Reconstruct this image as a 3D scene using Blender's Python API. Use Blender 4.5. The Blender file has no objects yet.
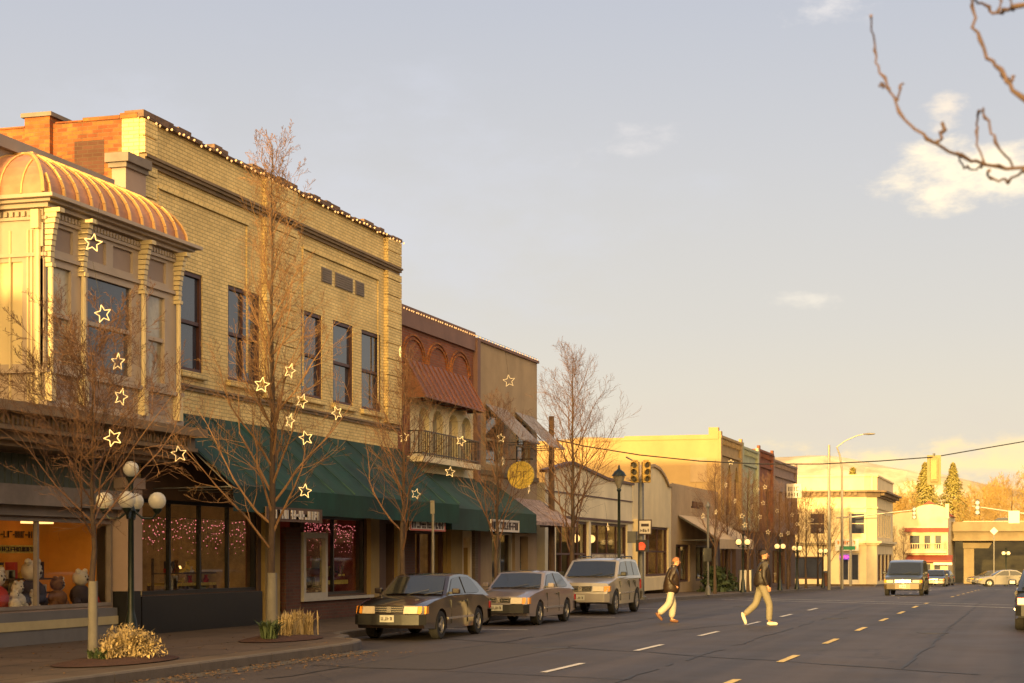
import bpy, bmesh, math, random
from mathutils import Vector, Matrix
R = math.radians
random.seed(7)
scene = bpy.context.scene
C = scene.collection
# ------------------------------------------------------------------ camera constants
FPX, HOR, EYE = 1750.0, 556.0, 1.65
AL = math.atan(528.0 / FPX)
CA, SA = math.cos(AL), math.sin(AL)
def Yat(px, X):
    return -X / math.tan(AL - math.atan((px - 512.0) / FPX))
def Zat(px, py, X):
    Y = Yat(px, X); d = Y * CA - X * SA
    return EYE + (HOR - py) * d / FPX
def P(px, py, d):
    r = (px - 512.0) / FPX * d
    return Vector((r * CA - d * SA, r * SA + d * CA, EYE + (HOR - py) * d / FPX))
def gz(Y):
    return 0.0 if Y < 60 else -0.01 * (min(Y, 250) - 60)
# ------------------------------------------------------------------ materials
M = {}
def nn(nt, t, **k):
    n = nt.nodes.new(t)
    for a, b in k.items(): setattr(n, a, b)
    return n
def mat(name, col, rough=.7, var=.12, scale=2.5, bump=0.0, bs=30, metal=0, emis=None, es=0, col2=None, spec=.5, stain=.0):
    m = bpy.data.materials.new(name); m.use_nodes = True; nt = m.node_tree; b = nt.nodes['Principled BSDF']
    tc = nn(nt, 'ShaderNodeTexCoord'); no = nn(nt, 'ShaderNodeTexNoise'); no.inputs['Scale'].default_value = scale
    no.inputs['Detail'].default_value = 7; no.inputs['Roughness'].default_value = .65
    nt.links.new(tc.outputs['Object'], no.inputs['Vector'])
    rp = nn(nt, 'ShaderNodeValToRGB'); nt.links.new(no.outputs['Fac'], rp.inputs['Fac'])
    lo = [c * (1 - var) for c in col]; hi = [min(1, c * (1 + var)) for c in (col2 or col)]
    rp.color_ramp.elements[0].position = .3; rp.color_ramp.elements[1].position = .7
    rp.color_ramp.elements[0].color = (*lo, 1); rp.color_ramp.elements[1].color = (*hi, 1)
    out = rp.outputs['Color']
    if stain:
        n2 = nn(nt, 'ShaderNodeTexNoise'); n2.inputs['Scale'].default_value = .7; n2.inputs['Detail'].default_value = 4
        mp = nn(nt, 'ShaderNodeMapping'); mp.inputs['Scale'].default_value = (1.1, 1.1, .4)
        nt.links.new(tc.outputs['Object'], mp.inputs['Vector']); nt.links.new(mp.outputs[0], n2.inputs['Vector'])
        r2 = nn(nt, 'ShaderNodeMapRange'); r2.inputs['From Min'].default_value = .35; r2.inputs['From Max'].default_value = .7
        r2.inputs['To Min'].default_value = 1 - stain; r2.inputs['To Max'].default_value = 1.0
        nt.links.new(n2.outputs['Fac'], r2.inputs['Value'])
        mx = nn(nt, 'ShaderNodeMix', data_type='RGBA', blend_type='MULTIPLY'); mx.inputs['Factor'].default_value = 1
        nt.links.new(out, mx.inputs['A']); nt.links.new(r2.outputs[0], mx.inputs['B']); out = mx.outputs['Result']
    nt.links.new(out, b.inputs['Base Color'])
    b.inputs['Roughness'].default_value = rough; b.inputs['Metallic'].default_value = metal
    b.inputs['Specular IOR Level'].default_value = spec
    if bump:
        n3 = nn(nt, 'ShaderNodeTexNoise'); n3.inputs['Scale'].default_value = bs; n3.inputs['Detail'].default_value = 5
        nt.links.new(tc.outputs['Object'], n3.inputs['Vector'])
        bp = nn(nt, 'ShaderNodeBump'); bp.inputs['Strength'].default_value = bump; bp.inputs['Distance'].default_value = .02
        nt.links.new(n3.outputs['Fac'], bp.inputs['Height']); nt.links.new(bp.outputs[0], b.inputs['Normal'])
    if emis:
        b.inputs['Emission Color'].default_value = (*emis, 1); b.inputs['Emission Strength'].default_value = es
    M[name] = m; return m
def brick(name, c1, c2, mort, bw=.22, bh=.075, rough=.85, stain=.25, ms=.009, bump=.5):
    m = bpy.data.materials.new(name); m.use_nodes = True; nt = m.node_tree; b = nt.nodes['Principled BSDF']
    tc = nn(nt, 'ShaderNodeTexCoord'); sp = nn(nt, 'ShaderNodeSeparateXYZ'); nt.links.new(tc.outputs['Object'], sp.inputs[0])
    ad = nn(nt, 'ShaderNodeMath', operation='ADD'); nt.links.new(sp.outputs[0], ad.inputs[0]); nt.links.new(sp.outputs[1], ad.inputs[1])
    cb = nn(nt, 'ShaderNodeCombineXYZ'); nt.links.new(ad.outputs[0], cb.inputs[0]); nt.links.new(sp.outputs[2], cb.inputs[1])
    br = nn(nt, 'ShaderNodeTexBrick'); nt.links.new(cb.outputs[0], br.inputs['Vector'])
    br.inputs['Scale'].default_value = 1; br.inputs['Brick Width'].default_value = bw; br.inputs['Row Height'].default_value = bh
    br.inputs['Mortar Size'].default_value = ms; br.inputs['Mortar Smooth'].default_value = .3
    br.inputs['Color1'].default_value = (*c1, 1); br.inputs['Color2'].default_value = (*c2, 1); br.inputs['Mortar'].default_value = (*mort, 1)
    n2 = nn(nt, 'ShaderNodeTexNoise'); n2.inputs['Scale'].default_value = .9; n2.inputs['Detail'].default_value = 6; n2.inputs['Roughness'].default_value = .7
    nt.links.new(tc.outputs['Object'], n2.inputs['Vector'])
    r2 = nn(nt, 'ShaderNodeMapRange'); r2.inputs['From Min'].default_value = .32; r2.inputs['From Max'].default_value = .68
    r2.inputs['To Min'].default_value = 1 - stain; r2.inputs['To Max'].default_value = 1.08
    nt.links.new(n2.outputs['Fac'], r2.inputs['Value'])
    mx = nn(nt, 'ShaderNodeMix', data_type='RGBA', blend_type='MULTIPLY'); mx.inputs['Factor'].default_value = 1
    nt.links.new(br.outputs['Color'], mx.inputs['A']); nt.links.new(r2.outputs[0], mx.inputs['B'])
    nt.links.new(mx.outputs['Result'], b.inputs['Base Color'])
    b.inputs['Roughness'].default_value = rough
    bp = nn(nt, 'ShaderNodeBump'); bp.inputs['Strength'].default_value = bump; bp.inputs['Distance'].default_value = .01; bp.invert = True
    nt.links.new(br.outputs['Fac'], bp.inputs['Height']); nt.links.new(bp.outputs[0], b.inputs['Normal'])
    M[name] = m; return m
def clear_glass(name, tint=(.9, .9, .88), k=.12):
    m = bpy.data.materials.new(name); m.use_nodes = True; nt = m.node_tree
    for n in list(nt.nodes): nt.nodes.remove(n)
    o = nn(nt, 'ShaderNodeOutputMaterial'); tr = nn(nt, 'ShaderNodeBsdfTransparent'); tr.inputs[0].default_value = (*tint, 1)
    gl = nn(nt, 'ShaderNodeBsdfGlossy'); gl.inputs['Roughness'].default_value = .03
    lw = nn(nt, 'ShaderNodeLayerWeight'); pw = nn(nt, 'ShaderNodeMath', operation='POWER'); nt.links.new(lw.outputs['Facing'], pw.inputs[0]); pw.inputs[1].default_value = 4.5
    fr = nn(nt, 'ShaderNodeMapRange'); nt.links.new(pw.outputs[0], fr.inputs['Value']); fr.inputs['To Min'].default_value = .02; fr.inputs['To Max'].default_value = .45
    mx = nn(nt, 'ShaderNodeMixShader'); nt.links.new(fr.outputs[0], mx.inputs[0]); nt.links.new(tr.outputs[0], mx.inputs[1]); nt.links.new(gl.outputs[0], mx.inputs[2])
    nt.links.new(mx.outputs[0], o.inputs[0]); M[name] = m
brick('yellow_brick', (.90, .69, .30), (.78, .58, .24), (.46, .34, .15), stain=.26)
brick('orange_brick', (.50, .17, .035), (.28, .075, .022), (.26, .14, .06), stain=.6)
brick('red_brick', (.30, .085, .035), (.22, .06, .03), (.22, .14, .09), stain=.35)
brick('dark_brick', (.14, .05, .03), (.10, .04, .025), (.10, .07, .05), stain=.3)
brick('dark_patch', (.13, .05, .03), (.09, .035, .02), (.12, .07, .04), stain=.3)
brick('tan_brick', (.36, .28, .17), (.30, .23, .14), (.2, .16, .1), stain=.3)
brick('brown_brick', (.26, .19, .13), (.22, .16, .11), (.17, .13, .09), stain=.3)
mat('cream_paint', (.68, .56, .31), .55, .08, 1.5, stain=.15)
mat('bay_paint', (.44, .355, .27), .5, .08, 2, stain=.15)
mat('bay_panel', (.30, .23, .19), .6, .08, 2)
mat('pink_plaster', (.42, .31, .25), .8, .1, 1.5, stain=.2)
mat('copper_roof', (.54, .27, .16), .5, .2, 3, metal=.15, stain=.3)
mat('copper_seam', (.62, .38, .14), .45, .15, 3, metal=.15)
mat('grey_wall', (.30, .26, .24), .8, .12, 1.5, stain=.25)
mat('stone_grey', (.24, .20, .17), .8, .15, 4, stain=.25)
mat('coping', (.16, .10, .07), .85, .5, 5, bump=.6, bs=8)
mat('moulding', (.26, .18, .10), .7, .2, 3, stain=.3)
mat('dark_frame', (.07, .025, .018), .5, .15, 5)
mat('black_frame', (.012, .012, .012), .35, .2, 5)
mat('white_frame', (.48, .44, .37), .5, .08, 5)
mat('green_cloth', (.005, .048, .031), .75, .4, 1.1, bump=.25, bs=6, stain=.35)
mat('olive_cloth', (.024, .062, .043), .75, .35, 1.1, stain=.3)
mat('mauve_cloth', (.30, .20, .18), .85, .5, 6, col2=(.5, .36, .28))
mat('grey_cloth', (.30, .26, .24), .8, .4, 5)
mat('tan_cloth', (.50, .38, .24), .85, .12, 2)
mat('rust_metal', (.25, .095, .045), .55, .15, 2, metal=.1, stain=.25)
mat('mauve_band', (.22, .12, .09), .7, .12, 2, stain=.2)
mat('taupe_plaster', (.44, .32, .19), .9, .1, 1.4, stain=.2, bump=.2)
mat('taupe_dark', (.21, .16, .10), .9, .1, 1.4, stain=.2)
mat('cream_bright', (.82, .70, .42), .85, .08, 1.2, stain=.12)
mat('cream_plaster', (.80, .69, .46), .85, .08, 1.2, stain=.18)
mat('warm_white', (.76, .63, .38), .8, .08, 1.2, stain=.15)
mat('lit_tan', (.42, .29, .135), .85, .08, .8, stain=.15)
mat('pale_green', (.42, .44, .30), .85, .1, 1.2, stain=.2)
mat('mauve_brown', (.30, .21, .17), .85, .1, 1.2, stain=.2)
mat('siding', (.085, .10, .08), .8, .2, 3)
mat('kick_grey', (.14, .135, .135), .7, .1, 3)
mat('kick_cream', (.42, .35, .19), .7, .1, 3)
mat('ochre_plaster', (.38, .26, .09), .8, .12, 2, stain=.2)
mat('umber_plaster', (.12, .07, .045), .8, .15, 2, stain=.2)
mat('roofing', (.12, .11, .10), .95, .2, 2)
mat('dark_glass', (.035, .04, .06), .06, .3, .8, spec=.8)
mat('curtained_glass', (.30, .26, .18), .18, .35, 1.4, spec=.8, col2=(.42, .37, .26))
mat('car_glass', (.02, .022, .02), .05, .1, 2, spec=1.0)
clear_glass('shop_glass')
mat('interior_orange', (.55, .22, .03), .8, .2, 1.2, emis=(1, .36, .02), es=.045)  # surface glows by itself, standing in for the lit shop interior
mat('interior_warm', (.30, .18, .07), .8, .7, 1.6, emis=(1, .5, .15), es=.022)  # faint wall glow put in as warm room light
mat('interior_dark', (.05, .03, .02), .8, .4, 1.5)
mat('interior_red', (.12, .025, .02), .7, .7, 3, emis=(1, .12, .05), es=.012)  # faint red wall glow put in as room light
mat('lamp_warm', (.9, .6, .3), .5, .05, 2, emis=(1, .55, .18), es=1.8)
mat('globe', (.45, .41, .33), .3, .05, 4, emis=(1, .75, .4), es=.05)
mat('globe_lit', (.85, .7, .4), .3, .05, 4, emis=(1, .62, .2), es=.7)
mat('bulb_warm', (.9, .6, .35), .3, .05, 4, emis=(1, .55, .2), es=.5)
mat('bulb_pink', (.9, .4, .5), .3, .05, 4, emis=(1, .24, .26), es=.8)
mat('star_wire', (.85, .72, .45), .35, .05, 4, emis=(1, .66, .3), es=.18)
mat('wire', (.02, .018, .015), .7, .1, 3)
mat('twig_sunlit', (.20, .11, .05), .8, .3, 5)  # same twigs for the tallest tree, lightened: sunlight put into the colour
mat('bark', (.06, .038, .027), .9, .3, 8, bump=.5, bs=40)
mat('twig', (.125, .064, .034), .8, .3, 5)
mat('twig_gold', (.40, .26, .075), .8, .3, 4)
mat('trunk_wrap', (.17, .155, .13), .8, .15, 6)
mat('dark_green_paint', (.006, .013, .010), .4, .15, 4)
mat('grey_metal', (.15, .15, .145), .5, .12, 4, metal=.4)
mat('light_metal', (.26, .24, .20), .45, .1, 4, metal=.3)
mat('old_wood', (.12, .075, .045), .9, .3, 3)
mat('signal_yellow', (.36, .23, .05), .5, .1, 4)
mat('signal_back', (.26, .21, .09), .6, .1, 4)
mat('van_bumper', (.09, .065, .035), .4, .1, 4, metal=.3)
mat('signal_dark', (.03, .03, .03), .5, .1, 4)
mat('red_lens', (.7, .05, .02), .3, .05, 4, emis=(1, .08, .02), es=.8)
mat('dim_lens', (.035, .025, .01), .3, .1, 4)
mat('sign_white', (.62, .57, .50), .5, .05, 3)
mat('sign_red', (.5, .09, .06), .5, .1, 3)
mat('sign_ink', (.05, .03, .03), .6, .1, 3)
mat('sign_orange', (.75, .24, .06), .6, .1, 3)
mat('sign_gold', (.80, .56, .10), .6, .35, 9)
mat('sign_green', (.02, .25, .12), .5, .1, 3)
mat('neon_back', (.12, .02, .3), .5, .1, 3, emis=(.35, .08, 1), es=.35)
mat('neon_pink', (.8, .1, .3), .5, .1, 3, emis=(1, .1, .35), es=1.0)
mat('kerb_stone', (.12, .10, .085), .85, .2, 3, bump=.3)
mat('mulch', (.065, .026, .016), .95, .4, 25, bump=.8, bs=50)
mat('dry_grass', (.44, .33, .16), .8, .35, 6)
mat('green_leaf', (.07, .10, .04), .7, .35, 6)
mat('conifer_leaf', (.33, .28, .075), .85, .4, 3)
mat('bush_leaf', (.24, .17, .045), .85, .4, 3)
mat('near_twig', (.11, .072, .062), .8, .3, 30)
mat('concrete', (.27, .21, .125), .85, .12, 1.5, stain=.2)
mat('red_awning', (.26, .06, .035), .75, .12, 2)
mat('line_white', (.62, .58, .52), .7, .25, 3)
mat('line_yellow', (.72, .52, .18), .7, .2, 3)
mat('tar', (.02, .018, .017), .6, .2, 4)
mat('tyre', (.015, .014, .013), .85, .2, 10)
mat('rim', (.38, .36, .33), .35, .08, 4, metal=.6)
mat('chrome', (.6, .57, .52), .2, .05, 4, metal=.8)
mat('trim_black', (.015, .015, .015), .5, .15, 5)
mat('lamp_lens', (.55, .47, .33), .15, .08, 20)
mat('amber_lens', (.85, .33, .03), .2, .05, 10)
mat('tail_lens', (.4, .02, .015), .2, .05, 10)
mat('plate', (.45, .45, .40), .5, .05, 10)
def paint(name, col, rough=.3, metal=.25):
    mat(name, col, rough, .05, 3, metal=0); b = M[name].node_tree.nodes['Principled BSDF']
    b.inputs['Coat Weight'].default_value = 1; b.inputs['Coat Roughness'].default_value = .04
paint('paint_brown', (.017, .010, .008)); paint('paint_mauve', (.17, .145, .155)); paint('paint_pewter', (.28, .255, .23))
paint('paint_bluegrey', (.03, .037, .05)); paint('paint_silver', (.22, .205, .18)); paint('paint_dark', (.02, .022, .025)); paint('paint_cream', (.35, .3, .2))
mat('skin', (.56, .27, .15), .55, .06, 8)
mat('hair_red', (.30, .12, .05), .8, .3, 20)
mat('hair_dark', (.03, .02, .015), .8, .3, 20)
mat('leather_brown', (.028, .016, .010), .42, .25, 8, bump=.5, bs=14)
mat('jacket_dark', (.020, .013, .009), .5, .25, 8, bump=.5, bs=14)
mat('trousers_cream', (.40, .36, .28), .8, .08, 8, bump=.5, bs=10)
mat('trousers_khaki', (.20, .175, .12), .8, .1, 8, bump=.5, bs=10)
mat('shoe_brown', (.16, .07, .03), .6, .15, 8)
mat('shoe_white', (.60, .55, .44), .6, .08, 8)
mat('toy_white', (.7, .64, .55), .8, .1, 8); mat('toy_red', (.5, .04, .03), .8, .1, 8); mat('toy_brown', (.2, .09, .04), .8, .2, 8); mat('toy_dark', (.05, .04, .06), .8, .2, 8)
# ------------------------------------------------------------------ mesh builder
class F:
    def __init__(s, o, u, n): s.o, s.u, s.n = Vector(o), Vector(u), Vector(n)
    def p(s, u, v, w=0): return s.o + s.u * u + s.n * w + Vector((0, 0, v))
def street(X): return F((X, 0, 0), (0, 1, 0), (1, 0, 0))      # facade that looks across the street
def front(Y): return F((0, Y, 0), (1, 0, 0), (0, -1, 0))      # wall that looks down the street
class MB:
    def __init__(s): s.v, s.f, s.m, s.k = [], [], [], 0
    def add(s, vs, fs):
        b = len(s.v); s.v += [tuple(x) for x in vs]; s.f += [tuple(b + i for i in q) for q in fs]; s.m += [s.k] * len(fs)
    def quad(s, *p): s.add(p, [tuple(range(len(p)))])
    def box(s, x0, x1, y0, y1, z0, z1):
        s.add([(x0, y0, z0), (x1, y0, z0), (x1, y1, z0), (x0, y1, z0), (x0, y0, z1), (x1, y0, z1), (x1, y1, z1), (x0, y1, z1)],
              [(0, 3, 2, 1), (4, 5, 6, 7), (0, 1, 5, 4), (1, 2, 6, 5), (2, 3, 7, 6), (3, 0, 4, 7)])
    def fb(s, f, u0, u1, v0, v1, w0, w1):
        p = f.p
        s.add([p(u0, v0, w0), p(u1, v0, w0), p(u1, v0, w1), p(u0, v0, w1), p(u0, v1, w0), p(u1, v1, w0), p(u1, v1, w1), p(u0, v1, w1)],
              [(0, 3, 2, 1), (4, 5, 6, 7), (0, 1, 5, 4), (1, 2, 6, 5), (2, 3, 7, 6), (3, 0, 4, 7)])
    def wall(s, f, u0, u1, v0, v1, holes=(), dep=.25):
        us = sorted({u0, u1, *[a for h in holes for a in h[:2]]}); vs = sorted({v0, v1, *[a for h in holes for a in h[2:4]]})
        for i in range(len(us) - 1):
            for j in range(len(vs) - 1):
                cu, cv = (us[i] + us[i + 1]) / 2, (vs[j] + vs[j + 1]) / 2
                if any(h[0] < cu < h[1] and h[2] < cv < h[3] for h in holes): continue
                s.quad(f.p(us[i], vs[j]), f.p(us[i + 1], vs[j]), f.p(us[i + 1], vs[j + 1]), f.p(us[i], vs[j + 1]))
        for h in holes:
            a, b, c, d = h[:4]
            for (q, r) in (((a, c), (b, c)), ((b, c), (b, d)), ((b, d), (a, d)), ((a, d), (a, c))):
                s.quad(f.p(q[0], q[1]), f.p(r[0], r[1]), f.p(r[0], r[1], -dep), f.p(q[0], q[1], -dep))
    def arch(s, f, u0, u1, vs, vt, w, dep=.2, n=10, point=False):
        cu, ru = (u0 + u1) / 2, (u1 - u0) / 2
        pts = []
        for i in range(n + 1):
            t = math.pi * i / n; x = cu - ru * math.cos(t); y = math.sin(t)
            if point: y = 1 - abs((x - cu) / ru) ** 1.6
            pts.append((x, vs + (vt - vs) * y))
        for a, b in zip(pts, pts[1:]):
            s.quad(f.p(a[0], a[1], w), f.p(b[0], b[1], w), f.p(b[0], vt + .002, w), f.p(a[0], vt + .002, w))
            s.quad(f.p(a[0], a[1], w), f.p(b[0], b[1], w), f.p(b[0], b[1], w - dep), f.p(a[0], a[1], w - dep))
    def prism(s, pts, axis_vec, origin=(0, 0, 0)):     # pts: 3D ring, extruded by axis_vec
        a = [Vector(p) for p in pts]; b = [p + Vector(axis_vec) for p in a]; n = len(a)
        s.add(a + b, [tuple(range(n))[::-1], tuple(range(n, 2 * n))] + [(i, (i + 1) % n, n + (i + 1) % n, n + i) for i in range(n)])
    def tube(s, pts, rad, n=6, cap=True):
        pts = [Vector(p) for p in pts]
        if not hasattr(rad, '__len__'): rad = [rad] * len(pts)
        vs, fs = [], []
        ref = None
        for i, p in enumerate(pts):
            d = (pts[min(i + 1, len(pts) - 1)] - pts[max(i - 1, 0)])
            if d.length < 1e-6: d = Vector((0, 0, 1))
            d.normalize()
            if ref is None: ref = d.orthogonal().normalized()
            ref = (ref - d * ref.dot(d));
            if ref.length < 1e-4: ref = d.orthogonal()
            ref.normalize(); c = d.cross(ref)
            for k in range(n):
                t = 2 * math.pi * k / n; vs.append(p + (ref * math.cos(t) + c * math.sin(t)) * rad[i])
        for i in range(len(pts) - 1):
            for k in range(n): fs.append((i * n + k, i * n + (k + 1) % n, (i + 1) * n + (k + 1) % n, (i + 1) * n + k))
        if cap and n > 3: fs += [tuple(range(n))[::-1], tuple(range((len(pts) - 1) * n, len(pts) * n))]
        s.add(vs, fs)
    def lathe(s, prof, c=(0, 0, 0), n=16, ax='z', cap=True):
        vs, fs = [], []
        for (r, h) in prof:
            for k in range(n):
                t = 2 * math.pi * k / n; a, b = r * math.cos(t), r * math.sin(t)
                q = (a, b, h) if ax == 'z' else ((a, h, b) if ax == 'y' else (h, a, b))
                vs.append((q[0] + c[0], q[1] + c[1], q[2] + c[2]))
        for i in range(len(prof) - 1):
            for k in range(n): fs.append((i * n + k, i * n + (k + 1) % n, (i + 1) * n + (k + 1) % n, (i + 1) * n + k))
        if cap: fs += [tuple(range(n))[::-1], tuple(range((len(prof) - 1) * n, len(prof) * n))]
        s.add(vs, fs)
    def ball(s, c, r, n=12, sq=1.0):
        s.lathe([(r * math.sin(math.pi * (i + .02) / (n * .5 + .04)) + 1e-4, -r * sq * math.cos(math.pi * i / (n * .5))) for i in range(n // 2 + 1)], c, n)
    def build(s, name, m, parent=None, smooth=False, world=False, bevel=0, angle=35):
        vs = s.v
        if world and parent is not None:
            o = parent; off = Vector((0, 0, 0))
            while o: off += o.location; o = o.parent
            vs = [(x - off.x, y - off.y, z - off.z) for x, y, z in vs]
        me = bpy.data.meshes.new(name); me.from_pydata([tuple(x) for x in vs], [], s.f)
        for q in (m if isinstance(m, (list, tuple)) else [m]): me.materials.append(M[q])
        if isinstance(m, (list, tuple)): me.polygons.foreach_set('material_index', s.m)
        bm = bmesh.new(); bm.from_mesh(me); bmesh.ops.recalc_face_normals(bm, faces=bm.faces[:]); bm.to_mesh(me); bm.free()
        if smooth:
            me.polygons.foreach_set('use_smooth', [True] * len(me.polygons)); me.set_sharp_from_angle(angle=R(angle))
        me.update()
        o = bpy.data.objects.new(name, me); C.objects.link(o)
        if parent: o.parent = parent
        if bevel:
            bv = o.modifiers.new('bevel', 'BEVEL'); bv.width = bevel; bv.segments = 2; bv.limit_method = 'ANGLE'; bv.angle_limit = R(30)
        return o
def tag(o, label=None, cat=None, group=None, kind=None):
    if label: o['label'] = label
    if cat: o['category'] = cat
    if group: o['group'] = group
    if kind: o['kind'] = kind
    return o
def thing(name, label, cat, loc=(0, 0, 0), rz=0, group=None):
    o = bpy.data.objects.new(name, None); C.objects.link(o); o.location = loc; o.rotation_euler = (0, 0, rz)
    o.empty_display_size = .2
    return tag(o, label, cat, group)
def children(o): return [x for x in C.objects if x.parent == o]
KIDS = {}
def snapshot(o):
    KIDS[o.name] = [c for c in children(o)]
    for c in KIDS[o.name]: snapshot(c)
def dup(o, loc=None, rz=None, label=None, group=None, parent=None, sc=None):
    c = o.copy(); C.objects.link(c)
    if parent: c.parent = parent
    if loc is not None: c.location = loc
    if rz is not None: c.rotation_euler = (0, 0, rz)
    if sc is not None: c.scale = (sc, sc, sc) if not hasattr(sc, '__len__') else sc
    if label: c['label'] = label
    if group: c['group'] = group
    for ch in KIDS.get(o.name, []): dup(ch, parent=c)
    return c
# ------------------------------------------------------------------ the setting
WF = -16.4                       # building line on the left
KX = -13.3                       # kerb line
def strip(name, mname, x0, x1, ys, dz, kind='structure', xs=None):
    mb = MB()
    for a, b in zip(ys, ys[1:]):
        mb.quad((x0, a, gz(a) + dz), (x1, a, gz(a) + dz), (x1, b, gz(b) + dz), (x0, b, gz(b) + dz))
    return tag(mb.build(name, mname), kind=kind)
mat('ground_mat', (.12, .095, .065), .95, .3, .3)
def road_mat():
    m = bpy.data.materials.new('asphalt'); m.use_nodes = True; nt = m.node_tree; b = nt.nodes['Principled BSDF']; M['asphalt'] = m
    tc = nn(nt, 'ShaderNodeTexCoord')
    def noise(sc, det, mapsc=None):
        n = nn(nt, 'ShaderNodeTexNoise'); n.inputs['Scale'].default_value = sc; n.inputs['Detail'].default_value = det; n.inputs['Roughness'].default_value = .65
        if mapsc:
            mp = nn(nt, 'ShaderNodeMapping'); mp.inputs['Scale'].default_value = mapsc; nt.links.new(tc.outputs['Object'], mp.inputs[0]); nt.links.new(mp.outputs[0], n.inputs['Vector'])
        else: nt.links.new(tc.outputs['Object'], n.inputs['Vector'])
        return n.outputs['Fac']
    def ramp(fac, p0, c0, p1, c1):
        r = nn(nt, 'ShaderNodeValToRGB'); nt.links.new(fac, r.inputs[0]); e = r.color_ramp.elements
        e[0].position, e[1].position = p0, p1; e[0].color = (*c0, 1); e[1].color = (*c1, 1); return r.outputs[0]
    def mul(a, c, f=1.0):
        x = nn(nt, 'ShaderNodeMix', data_type='RGBA', blend_type='MULTIPLY'); x.inputs['Factor'].default_value = f
        nt.links.new(a, x.inputs['A']); nt.links.new(c, x.inputs['B']); return x.outputs['Result']
    base = ramp(noise(.35, 5, (1, .25, 1)), .3, (.046, .035, .031), .7, (.068, .053, .046))
    fine = ramp(noise(60, 3), .3, (.75, .75, .75), .7, (1.15, 1.15, 1.15))
    wear = ramp(noise(1.0, 3, (.75, .012, 1)), .36, (.5, .49, .48), .64, (1.18, 1.16, 1.13))
    vo = nn(nt, 'ShaderNodeTexVoronoi', feature='DISTANCE_TO_EDGE'); vo.inputs['Scale'].default_value = .17
    mp = nn(nt, 'ShaderNodeMapping'); mp.inputs['Scale'].default_value = (1, .7, 1)
    ad = nn(nt, 'ShaderNodeVectorMath', operation='ADD'); nw = nn(nt, 'ShaderNodeTexNoise'); nw.inputs['Scale'].default_value = 1.2; nw.inputs['Detail'].default_value = 5
    nt.links.new(tc.outputs['Object'], nw.inputs['Vector']); nt.links.new(tc.outputs['Object'], ad.inputs[0]); nt.links.new(nw.outputs['Color'], ad.inputs[1])
    nt.links.new(ad.outputs[0], mp.inputs[0]); nt.links.new(mp.outputs[0], vo.inputs['Vector'])
    crack = ramp(vo.outputs[0], .001, (.5, .5, .5), .006, (1, 1, 1))
    nt.links.new(mul(mul(mul(base, fine), wear), crack), b.inputs['Base Color'])
    rr = nn(nt, 'ShaderNodeMapRange'); rr.inputs['To Min'].default_value = .5; rr.inputs['To Max'].default_value = .75
    nt.links.new(noise(.5, 4), rr.inputs['Value']); nt.links.new(rr.outputs[0], b.inputs['Roughness'])
    bp = nn(nt, 'ShaderNodeBump'); bp.inputs['Strength'].default_value = .5; bp.inputs['Distance'].default_value = .012
    nt.links.new(noise(45, 4), bp.inputs['Height']); nt.links.new(bp.outputs[0], b.inputs['Normal'])
road_mat()
def paving_mat():
    brick('paving', (.12, .08, .052), (.092, .062, .042), (.03, .022, .016), bw=1.5, bh=1.5, ms=.022, stain=.35, bump=.3)
    nt = M['paving'].node_tree; br = [n for n in nt.nodes if n.type == 'TEX_BRICK'][0]; tc = [n for n in nt.nodes if n.type == 'TEX_COORD'][0]
    br.offset = 0; nt.links.new(tc.outputs['Object'], br.inputs['Vector'])
paving_mat()
YS = [-260, 0, 60, 250]
gm = MB()
for a, b in zip([-400, 60, 250, 7000], [60, 250, 7000, 7000][:3]): gm.quad((-4000, a, gz(a) - .03), (4000, a, gz(a) - .03), (4000, b, gz(b) - .03), (-4000, b, gz(b) - .03))
tag(gm.build('ground', 'ground_mat'), kind='structure')
strip('road', 'asphalt', KX, 5.0, YS, 0)
mb = MB()
mb.quad((-90, 126, gz(126) + .004), (KX, 126, gz(126) + .004), (KX, 149, gz(149) + .004), (-90, 149, gz(149) + .004))
mb.quad((5, 126, gz(126) + .004), (90, 126, gz(126) + .004), (90, 149, gz(149) + .004), (5, 149, gz(149) + .004))
tag(mb.build('side_street', 'asphalt'), kind='structure')
def walk(name, x0, x1, y0, y1, side):
    mb = MB(); ys = [y0] + [q for q in (0, 60) if y0 < q < y1] + [y1]
    for a, b in zip(ys, ys[1:]):
        mb.prism([(x0, a, gz(a) - .1), (x1, a, gz(a) - .1), (x1, a, gz(a) + .15), (x0, a, gz(a) + .15)], (0, b - a, gz(b) - gz(a)))
    tag(mb.build(name, 'paving'), kind='structure')
walk('sidewalk', -30, KX - .16, -260, 124.5, 1); walk('sidewalk', -40, KX - .16, 150.5, 188, 1)
walk('sidewalk', 5.16, 10, -260, 124.5, 1); walk('sidewalk', 5.16, 12, 150.5, 250, 1)
def kerb(x0, x1, y0, y1):
    mb = MB(); y = y0
    while y < y1 - .1:
        e = min(y + 2.4, y1)
        mb.prism([(x0, y + .008, gz(y) - .1), (x1, y + .008, gz(y) - .1), (x1, y + .008, gz(y) + .13), (x1 - .02 * (1 if x0 < -5 else 0), y + .008, gz(y) + .153), (x0 + .02 * (0 if x0 < -5 else 1), y + .008, gz(y) + .153), (x0, y + .008, gz(y) + .13)], (0, e - y - .016, gz(e) - gz(y)))
        y = e
    tag(mb.build('kerb', 'kerb_stone'), kind='structure')
kerb(KX - .155, KX, 33.2, 124.5); kerb(KX - .155, KX, 150.5, 188); kerb(5, 5.155, -40, 124.5); kerb(5, 5.155, 150.5, 250)
BX = -11.35       # the pavement swells towards the road round the nearest trees
bp_ = [(BX, -40.0), (BX, 27.6)] + [(BX - (1 - math.cos(t * math.pi / 12)) * .97, 27.6 + 2.3 * math.sin(t * math.pi / 12)) for t in range(1, 7)]
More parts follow.
